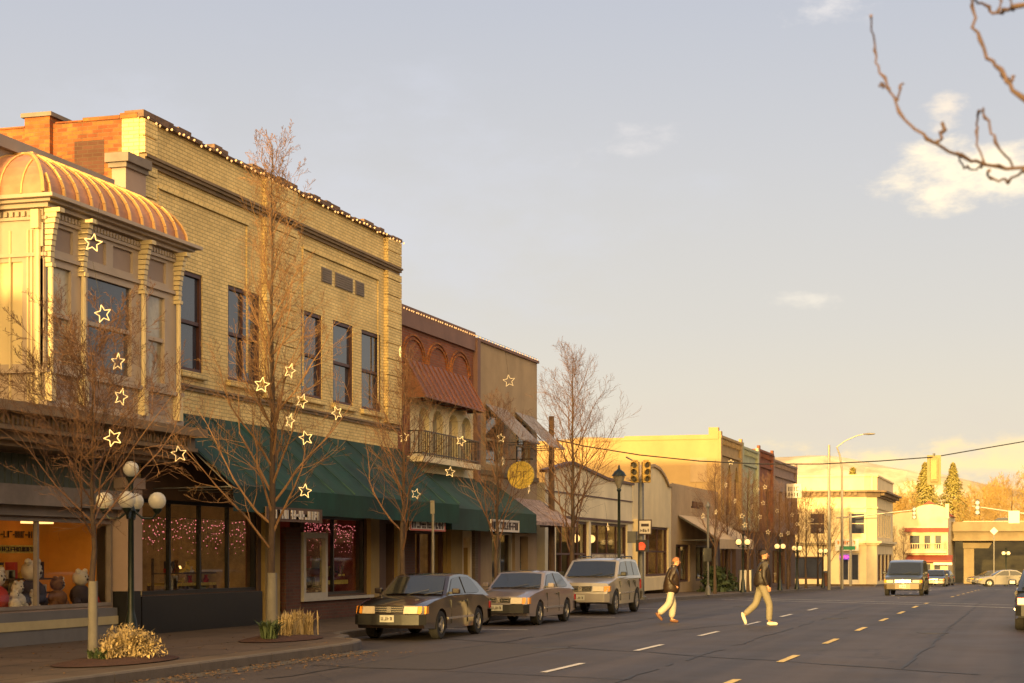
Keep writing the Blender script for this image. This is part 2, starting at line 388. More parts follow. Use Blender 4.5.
bp_ += [(KX + .0 + .97 * (1 - math.sin(t * math.pi / 12)), 33.2 - 2.3 * math.cos(t * math.pi / 12)) for t in range(1, 7)]
mb = MB()
mb.prism([(x - .16, y, -.1) for x, y in bp_] + [(KX - .16, 33.2, -.1), (KX - .16, -40, -.1)], (0, 0, .2495)); tag(mb.build('sidewalk', 'paving'), kind='structure')
mb = MB(); kk = [(BX, -40 + 2.4 * i) for i in range(29)] + bp_[1:]
for a, b in zip(kk, kk[1:]):
    d = Vector((b[0] - a[0], b[1] - a[1], 0)).normalized() * .006; a = Vector((a[0], a[1], 0)) + d; b = Vector((b[0], b[1], 0)) - d; n_ = Vector((-.155, 0, 0))
    mb.prism([a + Vector((0, 0, -.1)), a + n_ + Vector((0, 0, -.1)), a + n_ + Vector((0, 0, .153)), a + Vector((-.02, 0, .153)), a + Vector((0, 0, .13))], b - a)
tag(mb.build('kerb', 'kerb_stone'), kind='structure')
# gutter: a slightly paler strip of concrete at the foot of the kerb
mat('gutter_concrete', (.085, .072, .06), .8, .2, 3, stain=.3)
strip('gutter', 'gutter_concrete', KX, KX + .42, [34, 60, 124.5], .004); strip('gutter', 'gutter_concrete', BX, BX + .42, [-40, 0, 28.6], .004)
# painted markings
def marks(name, mname, quads):
    mb = MB()
    for (x0, x1, y0, y1) in quads:
        mb.quad((x0, y0, gz(y0) + .009), (x1, y0, gz(y0) + .009), (x1, y1, gz(y1) + .009), (x0, y1, gz(y1) + .009))
    return tag(mb.build(name, mname), kind='structure')
marks('centre_line_marking', 'line_yellow', [(-3.92, -3.80, y, y + 2.0) for y in [21.2 + 5.95 * i for i in range(-20, 8)]] + [(-3.92, -3.80, y, y + 2.2) for y in [88 + 6 * i for i in range(-1, 6)]])
marks('lane_marking', 'line_white', [(-6.77, -6.66, y, y + 2.2) for y in [17.9 + 5.9 * i for i in range(-20, 7)]] + [(-6.77, -6.66, y, y + 2.2) for y in [84 + 6 * i for i in range(6)]])
marks('parking_marking', 'line_white', [(KX + .5, -10.9, y, y + .1) for y in (37.3, 45.6, 53.5)] )
def slanted(name, x0, y0, x1, y1, w):
    mb = MB(); d = Vector((x1 - x0, y1 - y0, 0)).normalized(); n = Vector((-d.y, d.x, 0)) * w / 2; k = 8
    for i in range(k):
        a = Vector((x0, y0, 0)).lerp(Vector((x1, y1, 0)), i / k); b = Vector((x0, y0, 0)).lerp(Vector((x1, y1, 0)), (i + 1) / k)
        mb.quad(*[(p.x, p.y, gz(p.y) + .0092) for p in (a - n, b - n, b + n, a + n)])
    tag(mb.build(name, 'line_white'), kind='structure')
slanted('crosswalk_marking', -12.2, 69.5, 5, 51.5, .16); slanted('crosswalk_marking', -12.2, 73.5, 5, 55.5, .16)
slanted('stop_line_marking', -3.7, 119, 4.8, 119, .4); slanted('crosswalk_marking', -12.5, 122, 4.8, 122, .2)
mb = MB()
random.seed(3)
pts = [Vector((x, 33.5 - (x + 12) * .75 + random.uniform(-.15, .15), .006)) for x in [-12 + .8 * i for i in range(15)]]
for a, b in zip(pts, pts[1:]):
    w = random.uniform(.03, .08); mb.quad(a + Vector((0, -w, 0)), b + Vector((0, -w, 0)), b + Vector((0, w, 0)), a + Vector((0, w, 0)))
tag(mb.build('tar_seam_marking', 'tar'), kind='structure')
mat('patch_asphalt', (.046, .036, .032), .7, .25, 5)
strip('road_patch', 'patch_asphalt', -9.9, -8.2, [24, 31.5], .0055)
# hills
mat('hill_mat', (.40, .31, .18), .95, .35, .006, col2=(.60, .52, .38))
def hill(y, h, x0, x1, seed, dy, mname):
    random.seed(seed); mb = MB(); n = 90; ph = [random.uniform(0, 6.28) for _ in range(8)]
    def H(x): return h * (.72 + .13 * math.sin(x / 700 + ph[0]) + .09 * math.sin(x / 310 + ph[1]) + .04 * math.sin(x / 120 + ph[2]) + .015 * math.sin(x / 47 + ph[3]))
    rows = []
    for j in range(7):
        t = j / 6
        rows.append([Vector((x0 + (x1 - x0) * i / n, y + dy * t, -3 + H(x0 + (x1 - x0) * i / n) * math.sin(t * math.pi / 2) ** 1.3 * (1 + .12 * math.sin(i * 1.7 + j * 2.1) * (1 - t)))) for i in range(n + 1)])
    for j in range(6):
        for i in range(n): mb.quad(rows[j][i], rows[j][i + 1], rows[j + 1][i + 1], rows[j + 1][i])
    tag(mb.build('hills', mname, smooth=True, angle=80), kind='structure')
hill(3800, 330, -2600, 1800, 5, 560, 'hill_mat')
# ------------------------------------------------------------------ windows, awnings
def window(par, f, u0, u1, v0, v1, fm='dark_frame', gm='dark_glass', fw=.09, rail=True, mull=0, w=-.12, world=True, sill=None, name='window', curtain=None):
    mb = MB(); mb.fb(f, u0, u1, v0, v0 + fw, w - .06, w + .05); mb.fb(f, u0, u1, v1 - fw, v1, w - .06, w + .05)
    mb.fb(f, u0, u0 + fw, v0 + fw, v1 - fw, w - .06, w + .05); mb.fb(f, u1 - fw, u1, v0 + fw, v1 - fw, w - .06, w + .05)
    if rail: mb.fb(f, u0 + fw, u1 - fw, (v0 + v1) / 2 - .035, (v0 + v1) / 2 + .035, w - .05, w + .03)
    for i in range(mull):
        c = u0 + (u1 - u0) * (i + 1) / (mull + 1); mb.fb(f, c - .03, c + .03, v0 + fw, v1 - fw, w - .052, w + .028)
    o = mb.build(name, fm, par, world=True)
    g = MB()
    if rail:
        vm = (v0 + v1) / 2; g.fb(f, u0 + fw * .6, u1 - fw * .6, v0 + fw * .6, vm, w - .045, w - .03); g.fb(f, u0 + fw * .6, u1 - fw * .6, vm, v1 - fw * .6, w - .02, w - .008)
    else: g.fb(f, u0 + fw * .6, u1 - fw * .6, v0 + fw * .6, v1 - fw * .6, w - .045, w - .03)
    g.build('pane', gm, o, world=True)
    if sill:
        s = MB(); s.fb(f, u0 - .08, u1 + .08, v0 - .12, v0 - .002, -.05, .10); s.build('sill', sill, o, world=True)
    return o
def door(par, f, u0, u1, v0, v1, m='dark_frame', w=-.3, glass='dark_glass'):
    mb = MB(); fw = .13
    mb.fb(f, u0, u0 + fw, v0, v1, w - .05, w); mb.fb(f, u1 - fw, u1, v0, v1, w - .05, w); mb.fb(f, u0 + fw, u1 - fw, v1 - fw, v1, w - .05, w); mb.fb(f, u0 + fw, u1 - fw, v0, v0 + .35, w - .05, w)
    o = mb.build('door', m, par, world=True)
    g = MB(); g.fb(f, u0 + fw * .8, u1 - fw * .8, v0 + .3, v1 - fw * .8, w - .035, w - .02); g.build('pane', glass, o, world=True)
    h = MB(); h.tube([f.p(u1 - fw * .5, v0 + .85, w + .06), f.p(u1 - fw * .5, v0 + 1.3, w + .06)], .018, 6); h.build('handle', 'chrome', o, world=True)
    return o
def awning(par, f, u0, u1, ztop, zbot, proj, val, m='green_cloth', ends=True, sub=None, name='awning', w0=.02, ribs=0, ribm=None, seams=0):
    mb = MB(); n = max(1, int((u1 - u0) / 1.0))
    random.seed(int(u0 * 10) + 3)
    K = 6
    def pt(i, j):
        u = u0 + (u1 - u0) * i / (n * 2); t = j / K
        sag = -.035 * math.sin(math.pi * t) * (1 if i % 2 else .15) + random.uniform(-.004, .004)
        return f.p(u, ztop + (zbot - ztop) * t + sag, w0 + (proj - w0) * t)
    g = [[pt(i, j) for j in range(K + 1)] for i in range(n * 2 + 1)]
    for i in range(n * 2):
        for j in range(K): mb.quad(g[i][j], g[i + 1][j], g[i + 1][j + 1], g[i][j + 1])
    for i in range(n * 2):
        a, b = g[i][K], g[i + 1][K]; k1 = random.uniform(-.01, .01)
        mb.quad(a, b, b - Vector((0, 0, val + k1)), a - Vector((0, 0, val)))
    if ends:
        for gi in (g[0], g[-1]):
            u = u0 if gi is g[0] else u1
            mb.quad(*gi, gi[K] - Vector((0, 0, val)), f.p(u, zbot - val, w0))
    o = mb.build(name, m, par, world=True, smooth=True, angle=30)
    if seams:
        for i in range(seams + 1):
            u = u0 + (u1 - u0) * i / seams; s = MB()
            s.tube([f.p(u, ztop, w0 + .02), f.p(u, zbot + .02, proj + .02)], .022 if ribm else .012, 5)
            s.build('seam', ribm or m, o, world=True)
    for i in range(n + 1):
        fr = MB(); u = u0 + .03 + (u1 - u0 - .06) * i / n
        fr.tube([f.p(u, zbot - .03, proj - .04), f.p(u, zbot - .05, w0 + .02)], .015, 5, cap=False)
        fr.tube([f.p(u, ztop - .08, w0 + .02), f.p(u, zbot - .06, proj - .04)], .015, 5, cap=False)
        fr.build('frame', 'grey_metal', o, world=True)
    return o
def room(par, f, u0, u1, v0, v1, back, dep=3.0, m='interior_warm', floor_m='interior_dark', lamps=0):
    mb = MB(); p = f.p; a = -.3
    mb.quad(p(u0, v0, -dep), p(u1, v0, -dep), p(u1, v1, -dep), p(u0, v1, -dep))
    for (q, r) in (((u0, v0), (u1, v0)), ((u1, v0), (u1, v1)), ((u1, v1), (u0, v1)), ((u0, v1), (u0, v0))):
        mb.quad(p(q[0], q[1], a), p(r[0], r[1], a), p(r[0], r[1], -dep), p(q[0], q[1], -dep))
    o = mb.build('interior', m, par, world=True)
    for i in range(lamps):
        u = u0 + (u1 - u0) * (i + .5) / lamps; l = MB(); l.fb(f, u - .3, u + .3, v1 - .07, v1 - .03, -dep * .6 - .15, -dep * .6 + .15)
        l.build('ceiling_light', 'lamp_warm', par, world=True)
    return o
def shell(par, m, x0, x1, y0, y1, z0, z1, front_open=True, name='wall', left_m=None, roof=True, parapet=.5):
    """side walls, back and roof of a block whose front (x1) is built apart"""
    mb = MB(); e = .002
    mb.quad((x0, y0, z0), (x1, y0, z0), (x1, y0, z1), (x0, y0, z1)); mb.quad((x0, y1, z0), (x1, y1, z0), (x1, y1, z1), (x0, y1, z1)); mb.quad((x0, y0, z0), (x0, y1, z0), (x0, y1, z1), (x0, y0, z1))
    o = mb.build(name, m, par, world=True)
    if roof:
        r = MB(); r.quad((x0, y0, z1 - parapet), (x1, y0, z1 - parapet), (x1, y1, z1 - parapet), (x0, y1, z1 - parapet)); r.build('roof', 'roofing', par, world=True)
    return o
def coping(par, f, u0, u1, z, h=.12, out=.1, m='coping', rough=False):
    mb = MB()
    if rough:
        u = u0; random.seed(5)
        while u < u1 - .01:
            e = min(u + random.uniform(.25, .7), u1); mb.fb(f, u + .004, e - .004, z, z + h + random.uniform(-.05, .06), -.3, out + random.uniform(-.02, .02)); u = e
    else: mb.fb(f, u0, u1, z, z + h, -.3, out)
    return mb.build('coping', m, par, world=True)
def scribble(mb, f, u0, u1, v0, v1, w, seed=1, th=.035):
    """lettering too small to read in the photograph: a row of letter-like strokes"""
    random.seed(seed); u = u0; h = v1 - v0
    while u < u1 - h * .4:
        cw = h * random.uniform(.45, .75)
        for _ in range(random.choice((2, 3, 3))):
            if random.random() < .55:
                x = u + random.choice((0, .5, 1)) * (cw - th); mb.fb(f, x, x + th, v0, v1, w, w + .012)
            else:
                y = v0 + random.choice((0, .45, 1)) * (h - th); mb.fb(f, u, u + cw, y, y + th, w, w + .013)
        u += cw + h * .25
def bulbs(name, label, pts, r=.03, m='bulb_warm', wire=True, group=None):
    o = thing(name, label, 'string lights', pts[0], group=group); o0 = Vector(pts[0])
    if wire:
        w = MB(); w.tube([Vector(p) - o0 for p in pts], .006, 3); w.build('cable', 'wire', o)
    b = MB(); b.lathe([(.3 * r, -r), (r, 0), (.3 * r, r)], (0, 0, 0), 5); me = None
    for i, p in enumerate(pts):
        if me is None: q = b.build('bulb', m, o); me = q.data
        else: q = bpy.data.objects.new('bulb', me); C.objects.link(q); q.parent = o
        q.location = Vector(p) - o0 + Vector((0, 0, -.03))
    return o
# ================================================================== building with the bay window (nearest)
f = street(WF)
Z0 = .15
b0 = thing('bay_window_building', 'cream corner-bay building with curved copper bay roof, nearest at the left edge', 'building', (WF, 20, 0))
y1 = 29.8
shopU = (Yat(-150, WF), Yat(111, WF))
mb = MB(); mb.wall(f, 10, y1, Z0, 8.4, [(shopU[0], shopU[1], .74, 2.30)], .12)
mb.build('wall', 'pink_plaster', b0, world=True)
shell(b0, 'grey_wall', WF - 16, WF, 10, y1 - .01, 0, 8.4, parapet=.3)
mb = MB(); mb.fb(f, 10, 28.5, 8.32, 8.52, -.3, .22); mb.fb(f, 10, 28.5, 8.1, 8.32, 0, .12); mb.build('cornice', 'grey_wall', b0, world=True)
# pier between the two buildings
mb = MB(); mb.fb(f, 29.0, 29.76, 7.2, 8.86, -.12, .17); mb.build('pier', 'pink_plaster', b0, world=True)
mb = MB(); mb.fb(f, 28.93, 29.775, 8.86, 8.95, -.16, .22); mb.fb(f, 28.87, 29.78, 8.95, 9.12, -.2, .29); mb.build('pier_cap', 'stone_grey', b0, world=True)
# the bay
XB = -15.3; fbay = street(XB); BY0, BY1 = 24.75, 29.3; fs = front(BY0)
bay = MB()
wz = [(Yat(43, XB), Yat(73, XB), 4.72, 6.42), (Yat(85, XB), Yat(133, XB), 4.72, 6.42), (Yat(146, XB), Yat(166, XB), 4.72, 6.42)]
tz = [(a, b, 6.62, 7.0) for (a, b, _, _) in (wz[0], wz[2])] + [(wz[1][0], (wz[1][0] + wz[1][1]) / 2 - .12, 6.62, 7.0), ((wz[1][0] + wz[1][1]) / 2 + .12, wz[1][1], 6.62, 7.0)]
bay.wall(fbay, BY0, BY1, 4.05, 7.3, wz + tz, .12)
sw = [(-16.22, -15.72, 4.75, 6.4)]
bay.wall(fs, WF, XB, 4.05, 7.3, sw, .1)
bay.quad((WF, BY1, 4.05), (XB, BY1, 4.05), (XB, BY1, 7.3), (WF, BY1, 7.3))
bay.quad((WF, BY0, 4.05), (XB, BY0, 4.05), (XB, BY1, 4.05), (WF, BY1, 4.05))
bo = bay.build('bay', 'bay_paint', b0, world=True)
for (a, b, c, d) in wz: window(bo, fbay, a, b, c, d, 'bay_paint', 'dark_glass' if b - a > 1 else 'curtained_glass', fw=.07, w=-.04)
for (a, b, c, d) in tz: t = MB(); t.fb(fbay, a, b, c, d, -.10, -.05); t.build('panel', 'bay_panel', bo, world=True)
t = MB(); t.fb(fs, *sw[0], -.09, -.04); t.build('panel', 'cream_paint', bo, world=True)
# lower panels, sills, transom rails, dentils
t = MB()
for (a, b, _, _) in wz: t.fb(fbay, a + .03, b - .03, 4.22, 4.52, -.02, .012)
t.build('panel', 'bay_panel', bo, world=True)
t = MB()
for z, h, o in ((4.05, .1, .07), (4.6, .07, .08), (6.47, .06, .05), (7.06, .05, .05)):
    t.fb(fbay, BY0 - o, BY1 + o, z, z + h, 0, o); t.fb(fs, WF, XB, z, z + h, 0, o)
for i in range(44):
    u = BY0 + .1 + i * .103; t.fb(fbay, u, u + .055, 7.12, 7.2, .0, .06)
for i in range(9):
    u = WF + .15 + i * .11; t.fb(fs, u, u + .06, 7.12, 7.2, .0, .06)
t.build('moulding', 'bay_paint', bo, world=True)
t = MB()
for z, h, o in ((7.24, .07, .12), (7.31, .05, .22), (7.36, .06, .33)):
    t.box(WF + .003, XB + o, BY0 - o, BY1 + o, z, z + h - .001)
t.build('eave', 'bay_paint', bo, world=True)
cols = [BY0 + .05, Yat(80, XB), Yat(140, XB), BY1 - .14]
for i, u in enumerate(cols):
    t = MB(); w = .09
    t.lathe([(.045, 4.6), (.045, 6.35)], (XB + .07, u, 0), 8)
    t.fb(fbay, u - .07, u + .07, 4.14, 4.6, 0, .13); t.fb(fbay, u - .06, u + .06, 6.3, 6.36, 0, .13)
    t.build('column', 'cream_paint', bo, world=True, smooth=True)
    t = MB()
    for k in range(9):
        a = k / 9; z = 6.36 + .09 * k; o = .10 + .13 * a ** 1.6; t.fb(fbay, u - .06, u + .06, z + .012, z + .088, 0, o)
    t.fb(fbay, u - .075, u + .075, 7.17, 7.24, 0, .28)
    t.build('bracket', 'cream_paint', bo, world=True)
t = MB()
for u in (WF + .13, XB - .1):
    t.lathe([(.05, 4.2), (.05, 6.9)], (u, BY0 - .06, 0), 8); t.fb(fs, u - .07, u + .07, 6.9, 7.2, 0, .16); t.fb(fs, u - .06, u + .06, 4.05, 4.25, 0, .13)
for u in (-15.95, -15.62, -15.55): t.fb(fs, u, u + .03, 4.15, 6.9, 0, .03)
t.build('column', 'cream_paint', bo, world=True, smooth=True)
# curved copper roof with a hip at each end
t = MB(); K = 8; ex = .14; rows = []
def roofpt(a, y):   # a: 0 eave .. 1 top
    x = XB + ex - (1.1 + ex - .15) * (1 - math.cos(a * math.pi / 2)); z = 7.42 + .86 * math.sin(a * math.pi / 2)
    return Vector((x, y, z))
ya0, ya1 = BY0 - .30, BY1 + .05
for j in range(K + 1):
    a = j / K; ins = (1.1 + ex - .15) * (1 - math.cos(a * math.pi / 2))
    rows.append((roofpt(a, ya0 + ins), roofpt(a, ya1 - ins)))
for j in range(K):
    (a, b), (c, d) = rows[j], rows[j + 1]
    t.quad(a, b, d, c)
    t.quad(a, c, Vector((WF, c.y, c.z)), Vector((WF, a.y, a.z))); t.quad(b, d, Vector((WF, d.y, d.z)), Vector((WF, b.y, b.z)))
t.quad(rows[K][0], rows[K][1], Vector((WF, rows[K][1].y, rows[K][1].z)), Vector((WF, rows[K][0].y, rows[K][0].z)))
ro = t.build('bay_roof', 'copper_roof', bo, world=True, smooth=True, angle=40)
t = MB()
for i in range(13):
    y = ya0 + .15 + i * .43
    if y > ya1 - .1: break
    pts = []
    for j in range(K + 1):
        a = j / K; ins = (1.1 + ex - .15) * (1 - math.cos(a * math.pi / 2))
        if ya0 + ins <= y <= ya1 - ins: pts.append(roofpt(a, y) + Vector((.01, 0, .01)))
    if len(pts) > 1:
        t = MB()
        for a, b in zip(pts, pts[1:]):
            nrm = Vector(((b - a).z, 0, -(b - a).x)).normalized() * .05
            t.prism([a, b, b + nrm, a + nrm], (0, .035, 0))
        t.build('roof_seam', 'copper_seam', ro, world=True)
t = MB(); t.tube([r[0] + Vector((.01, -.01, .015)) for r in rows], .03, 6); t.build('roof_seam', 'copper_seam', ro, world=True); t = MB(); t.tube([r[1] + Vector((.01, .01, .015)) for r in rows], .03, 6); t.build('roof_seam', 'copper_seam', ro, world=True)
for x in (-15.55, -15.95, -16.25):
    pts = [Vector((x, ya0 + (1.1 + ex - .15) * (1 - math.cos(j / K * math.pi / 2)) - .01, 7.43 + .86 * math.sin(j / K * math.pi / 2))) for j in range(K + 1)]
    pts = [p for p in pts if roofpt(math.asin(max(0, min(1, (p.z - 7.43) / .86))) / (math.pi / 2), 0).x > x]
    if len(pts) > 1: t = MB(); t.tube(pts, .018, 5); t.build('roof_seam', 'copper_seam', ro, world=True)
t = MB(); t.box(WF, WF + .5, BY0 + .6, BY1 - .6, 8.27, 8.32); t.build('roof_ridge', 'copper_seam', ro, world=True)
# wide cornice under the bay
t = MB()
for z, h, o in ((3.40, .08, .75), (3.48, .14, .9), (3.62, .07, 1.1), (3.69, .2, 1.05), (3.89, .16, 1.28)):
    t.fb(f, 10, 29.75 + o * .3, z, z + h - .001, .002, o)
for i in range(60):
    t.fb(f, 22 + i * .13, 22.06 + i * .13, 3.71, 3.86, 1.051, 1.09)
t.build('cornice', 'moulding', b0, world=True)
t = MB(); t.fb(f, 10, 28.85, 2.84, 3.36, 0, .06)
for i in range(58): t.fb(f, 17 + i * .2, 17.02 + i * .2, 2.84, 3.36, .061, .075)
t.build('siding', 'siding', b0, world=True)
t = MB(); t.fb(f, 10, 28.85, 2.5, 2.835, 0, .3); t.fb(f, 10, 28.85, 2.33, 2.498, 0, .12); t.build('beam', 'stone_grey', b0, world=True)
t = MB(); t.fb(f, 28.8, 29.35, 1.0, 2.9, .002, .32); t.fb(f, 28.75, 29.4, 2.9, 3.1, .002, .36); t.build('pilaster', 'pink_plaster', b0, world=True)
t = MB(); t.fb(f, 28.82, 29.33, Z0, .995, .002, .30); t.build('pilaster_base', 'black_frame', b0, world=True)
t = MB(); t.fb(f, 10, 28.78, Z0, .70, .01, .12); t.build('kick_plate', 'kick_grey', b0, world=True)
t = MB(); t.fb(f, 10, 28.78, .40, .55, .122, .14); t.build('kick_stripe', 'kick_cream', b0, world=True)
window(b0, f, *shopU, .74, 2.30, 'stone_grey', 'shop_glass', fw=.06, rail=False, mull=2, w=-.02, name='display_window')
room(b0, f, shopU[0], shopU[1], .70, 2.30, 0, 1.3, 'interior_orange', lamps=3)
# banner and display toys in the window
sg = MB(); sg.fb(f, Yat(22, WF), Yat(75, WF), 1.70, 1.84, -.8, -.79); sg.k = 1; scribble(sg, f, Yat(24, WF), Yat(74, WF), 1.73, 1.81, -.79, 4, .016)
scribble(sg, f, Yat(18, WF), Yat(100, WF), 1.98, 2.1, -1.28, 7, .02)
tag(sg.build('window_banner', ['sign_gold', 'sign_ink']), 'pale banner with small dark lettering hung in the orange shop window', 'banner')
def toy(kind, u, base, h, col, label, w=-.55):
    c = f.p(u, base, w); o = thing('stuffed_toy', label, 'toy', c, group='toys in the orange shop window')
    b = MB(); b.ball((0, 0, h * .28), h * .27, 12); b.ball((.05, -.28 * h, h * .12), h * .12, 8); b.ball((.05, .28 * h, h * .12), h * .12, 8); b.build('torso', col, o, smooth=True)
    b = MB(); b.ball((0, 0, h * .70), h * .2, 12); b.ball((.02, -.16 * h, h * .87), h * .07, 8); b.ball((.02, .16 * h, h * .87), h * .07, 8); b.build('head', 'toy_white' if kind else col, o, smooth=True)
    b = MB(); b.ball((h * .17, -.06 * h, h * .74), h * .025, 6); b.ball((h * .17, .06 * h, h * .74), h * .025, 6); b.ball((h * .19, 0, h * .67), h * .035, 6); b.build('face', 'toy_dark', o)
    return o
for i, (px, hh, col, k, lb) in enumerate([(22, .8, 'toy_red', 1, 'tall white-headed doll in a red coat at the left of the window'), (37, .55, 'toy_white', 1, 'seated white teddy bear right of the red doll'), (28, .4, 'toy_white', 1, 'small white plush sitting low in front of the red doll'),
        (57, .95, 'toy_dark', 1, 'tallest doll, white face over dark clothes, mid window'), (52, .38, 'toy_white', 1, 'little white plush at the feet of the tallest doll'), (70, .62, 'toy_brown', 0, 'brown stuffed bear right of the tallest doll'),
        (83, .6, 'toy_brown', 1, 'bear with a white head left of the tree trunk'), (99, .75, 'toy_dark', 1, 'doll in dark purple clothes right of the tree trunk'), (106, .42, 'toy_red', 0, 'small red plush by the right window edge')]):
    toy(k, Yat(px, WF), .72, hh, col, lb, -.5 + .12 * (i % 3))
s_u0, s_u1 = Yat(8, WF), Yat(110, WF)
# ================================================================== yellow brick building
B1a, B1b = 29.8, 43.8
b1 = thing('yellow_brick_building', 'large two-storey pale yellow brick building above the long green awning', 'building', (WF, B1a, 0))
wins = [(Yat(180, WF), Yat(202.5, WF)), (Yat(228, WF), Yat(260, WF)), (Yat(301, WF), Yat(322, WF)), (Yat(333, WF), Yat(353, WF)), (Yat(361.5, WF), Yat(381, WF))]
vents = [(Yat(321, WF), Yat(331, WF)), (Yat(334.5, WF), Yat(352, WF)), (Yat(355, WF), Yat(363.5, WF))]
top1 = 10.0
g1 = [(Yat(141, WF), Yat(258, WF), .9, 2.75), (Yat(280, WF), Yat(301, WF), Z0, 2.6), (Yat(304, WF), Yat(366, WF), .72, 2.6), (Yat(386, WF), Yat(393, WF), Z0, 2.5)]
holes = [(a, b, 5.36, 7.38) for a, b in wins]
mb = MB(); mb.wall(f, B1a + .12, B1b, 4.0, top1, holes, .22); mb.build('wall', 'yellow_brick', b1, world=True)
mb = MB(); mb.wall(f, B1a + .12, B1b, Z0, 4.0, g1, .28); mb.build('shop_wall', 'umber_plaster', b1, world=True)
# side wall: orange brick with a yellow painted return and a bricked-up opening
fsd = front(B1a)
mb = MB(); mb.wall(fsd, -16.76, WF - .0, 0, top1, [], .1); mb.quad((WF, B1a, 0), (WF, B1a + .12, 0), (WF, B1a + .12, top1), (WF, B1a, top1)); mb.build('painted_return', 'yellow_brick', b1, world=True)
mb = MB(); mb.wall(fsd, -32, -16.762, 0, top1 - .0, [], .1)
mb.quad((-32, B1b, 0), (WF, B1b, 0), (WF, B1b, top1), (-32, B1b, top1)); mb.quad((-32, B1a, 0), (-32, B1b, 0), (-32, B1b, top1), (-32, B1a, top1))
mb.build('side_wall', 'orange_brick', b1, world=True)
mb = MB(); mb.fb(fsd, -17.78, -17.14, 8.95, 9.62, -.02, .006); mb.build('bricked_opening', 'dark_patch', b1, world=True)
mb = MB(); mb.wall(fsd, -18.6, -16.765, 8.3, 8.95, [], .0); 
r = MB(); r.quad((-32, B1a, 9.5), (WF - .3, B1a, 9.5), (WF - .3, B1b, 9.5), (-32, B1b, 9.5)); r.build('roof', 'roofing', b1, world=True)
mb = MB(); mb.box(-18.80, -18.25, B1a - .12, B1a + .6, 8.2, 10.12); ch = mb.build('chimney', 'orange_brick', b1, world=True)
mb = MB(); mb.box(-18.86, -18.19, B1a - .17, B1a + .66, 10.12, 10.2); mb.build('cap', 'stone_grey', ch, world=True)
mb = MB()
for (a, b, z) in ((-32, -18.87, 9.93), (-18.18, -17.6, 9.99), (-17.59, -16.8, 10.03), (-16.79, -16.42, 10.06)): mb.box(a, b, B1a - .03, B1a + .3, top1 - .01, z + .03)
mb.build('side_coping', 'orange_brick', b1, world=True)
coping(b1, f, B1a - .02, B1b + .05, top1, .1, .1, 'coping', rough=True)
mb = MB()
for z, h, o in ((9.12, .07, .06), (9.19, .06, .12), (9.25, .05, .16)): mb.fb(f, B1a + .02, B1b, z, z + h - .001, .002, o)
for z, h, o in ((4.98, .06, .05), (5.04, .05, .09)): mb.fb(f, B1a + .02, B1b, z, z + h - .001, .002, o)
mb.build('moulding', 'moulding', b1, world=True)
def pilaster(u0, u1, z0, z1, step=.42, o=.12):
    mb = MB(); z = z0
    while z < z1 - .05:
        e = min(z + step, z1); mb.fb(f, u0, u1, z + .02, e - .004, .001, o); mb.fb(f, u0 + .02, u1 - .02, e - .004, e + .02, .001, o - .05); z = e
    mb.build('pilaster', 'yellow_brick', b1, world=True)
PL = [(B1a + .02, Yat(152, WF)), (Yat(262, WF), Yat(293, WF)), (Yat(384, WF), B1b - .01)]
for a, b in PL:
    pilaster(a, b, 5.12, 9.1); pilaster(a, b, 9.31, 9.98, .33)
# recessed panel lines
mb = MB()
for (a, b) in ((Yat(157, WF), Yat(247, WF)), (Yat(302, WF), Yat(378, WF))):
    mb = MB(); mb.fb(f, a, b, 8.78, 8.84, .001, .05); mb.fb(f, a, a + .05, 5.6, 8.78, .001, .03); mb.fb(f, b - .05, b, 5.6, 8.78, .001, .03); mb.build('panel_moulding', 'yellow_brick', b1, world=True)
for a, b in vents:
    mb = MB(); mb.fb(f, a, b, 8.2, 8.55, .002, .02)
    for k in range(6): mb.fb(f, a + .02, b - .02, 8.22 + k * .055, 8.25 + k * .055, .021, .035)
    mb.build('vent', 'stone_grey', b1, world=True)
for i, (a, b) in enumerate(wins):
    window(b1, f, a, b, 5.36, 7.38, 'dark_frame', 'dark_glass', fw=.08, w=-.075, sill='yellow_brick', mull=1 if i == 1 else 0)
    if i != 0:
        t = MB(); t.fb(f, a + .15 + (.5 if i == 1 else 0), b - .15, 5.5, 6.32, -.154, -.15); 
# ground floor: display window, brick piers, small white-framed window, door
window(b1, f, *g1[0], 'black_frame', 'shop_glass', fw=.07, rail=False, mull=3, w=-.1, name='display_window')
room(b1, f, g1[0][0], g1[0][1], .3, 2.75, 0, 4.2, 'interior_warm', lamps=2)
mb = MB(); mb.fb(f, g1[0][0] - .1, g1[0][1] + .05, Z0, .88, .003, .08); mb.build('kick_plate', 'black_frame', b1, world=True)
mb = MB(); mb.fb(f, Yat(261, WF), Yat(276, WF), Z0, 2.9, .003, .1); mb.build('pilaster', 'ochre_plaster', b1, world=True)
mb = MB(); mb.fb(f, Yat(281, WF), Yat(296, WF), Z0, 2.3, .003, .12); mb.build('brick_pier', 'dark_brick', b1, world=True)
window(b1, f, Yat(298, WF), Yat(322, WF), .66, 2.2, 'white_frame', 'shop_glass', fw=.13, rail=False, w=.1, name='display_window')
window(b1, f, g1[2][0], g1[2][1], .72, 2.6, 'black_frame', 'shop_glass', fw=.06, rail=False, mull=1, w=-.1, name='display_window')
room(b1, f, g1[2][0], g1[2][1], .6, 2.6, 0, 2.0, 'interior_red', lamps=1)
mb = MB(); mb.fb(f, Yat(296, WF), Yat(367, WF), .60, .67, .003, .2); mb.build('window_ledge', 'white_frame', b1, world=True)
mb = MB(); mb.fb(f, Yat(297, WF), Yat(366, WF), Z0, .595, .003, .1); mb.build('brick_base', 'dark_brick', b1, world=True)
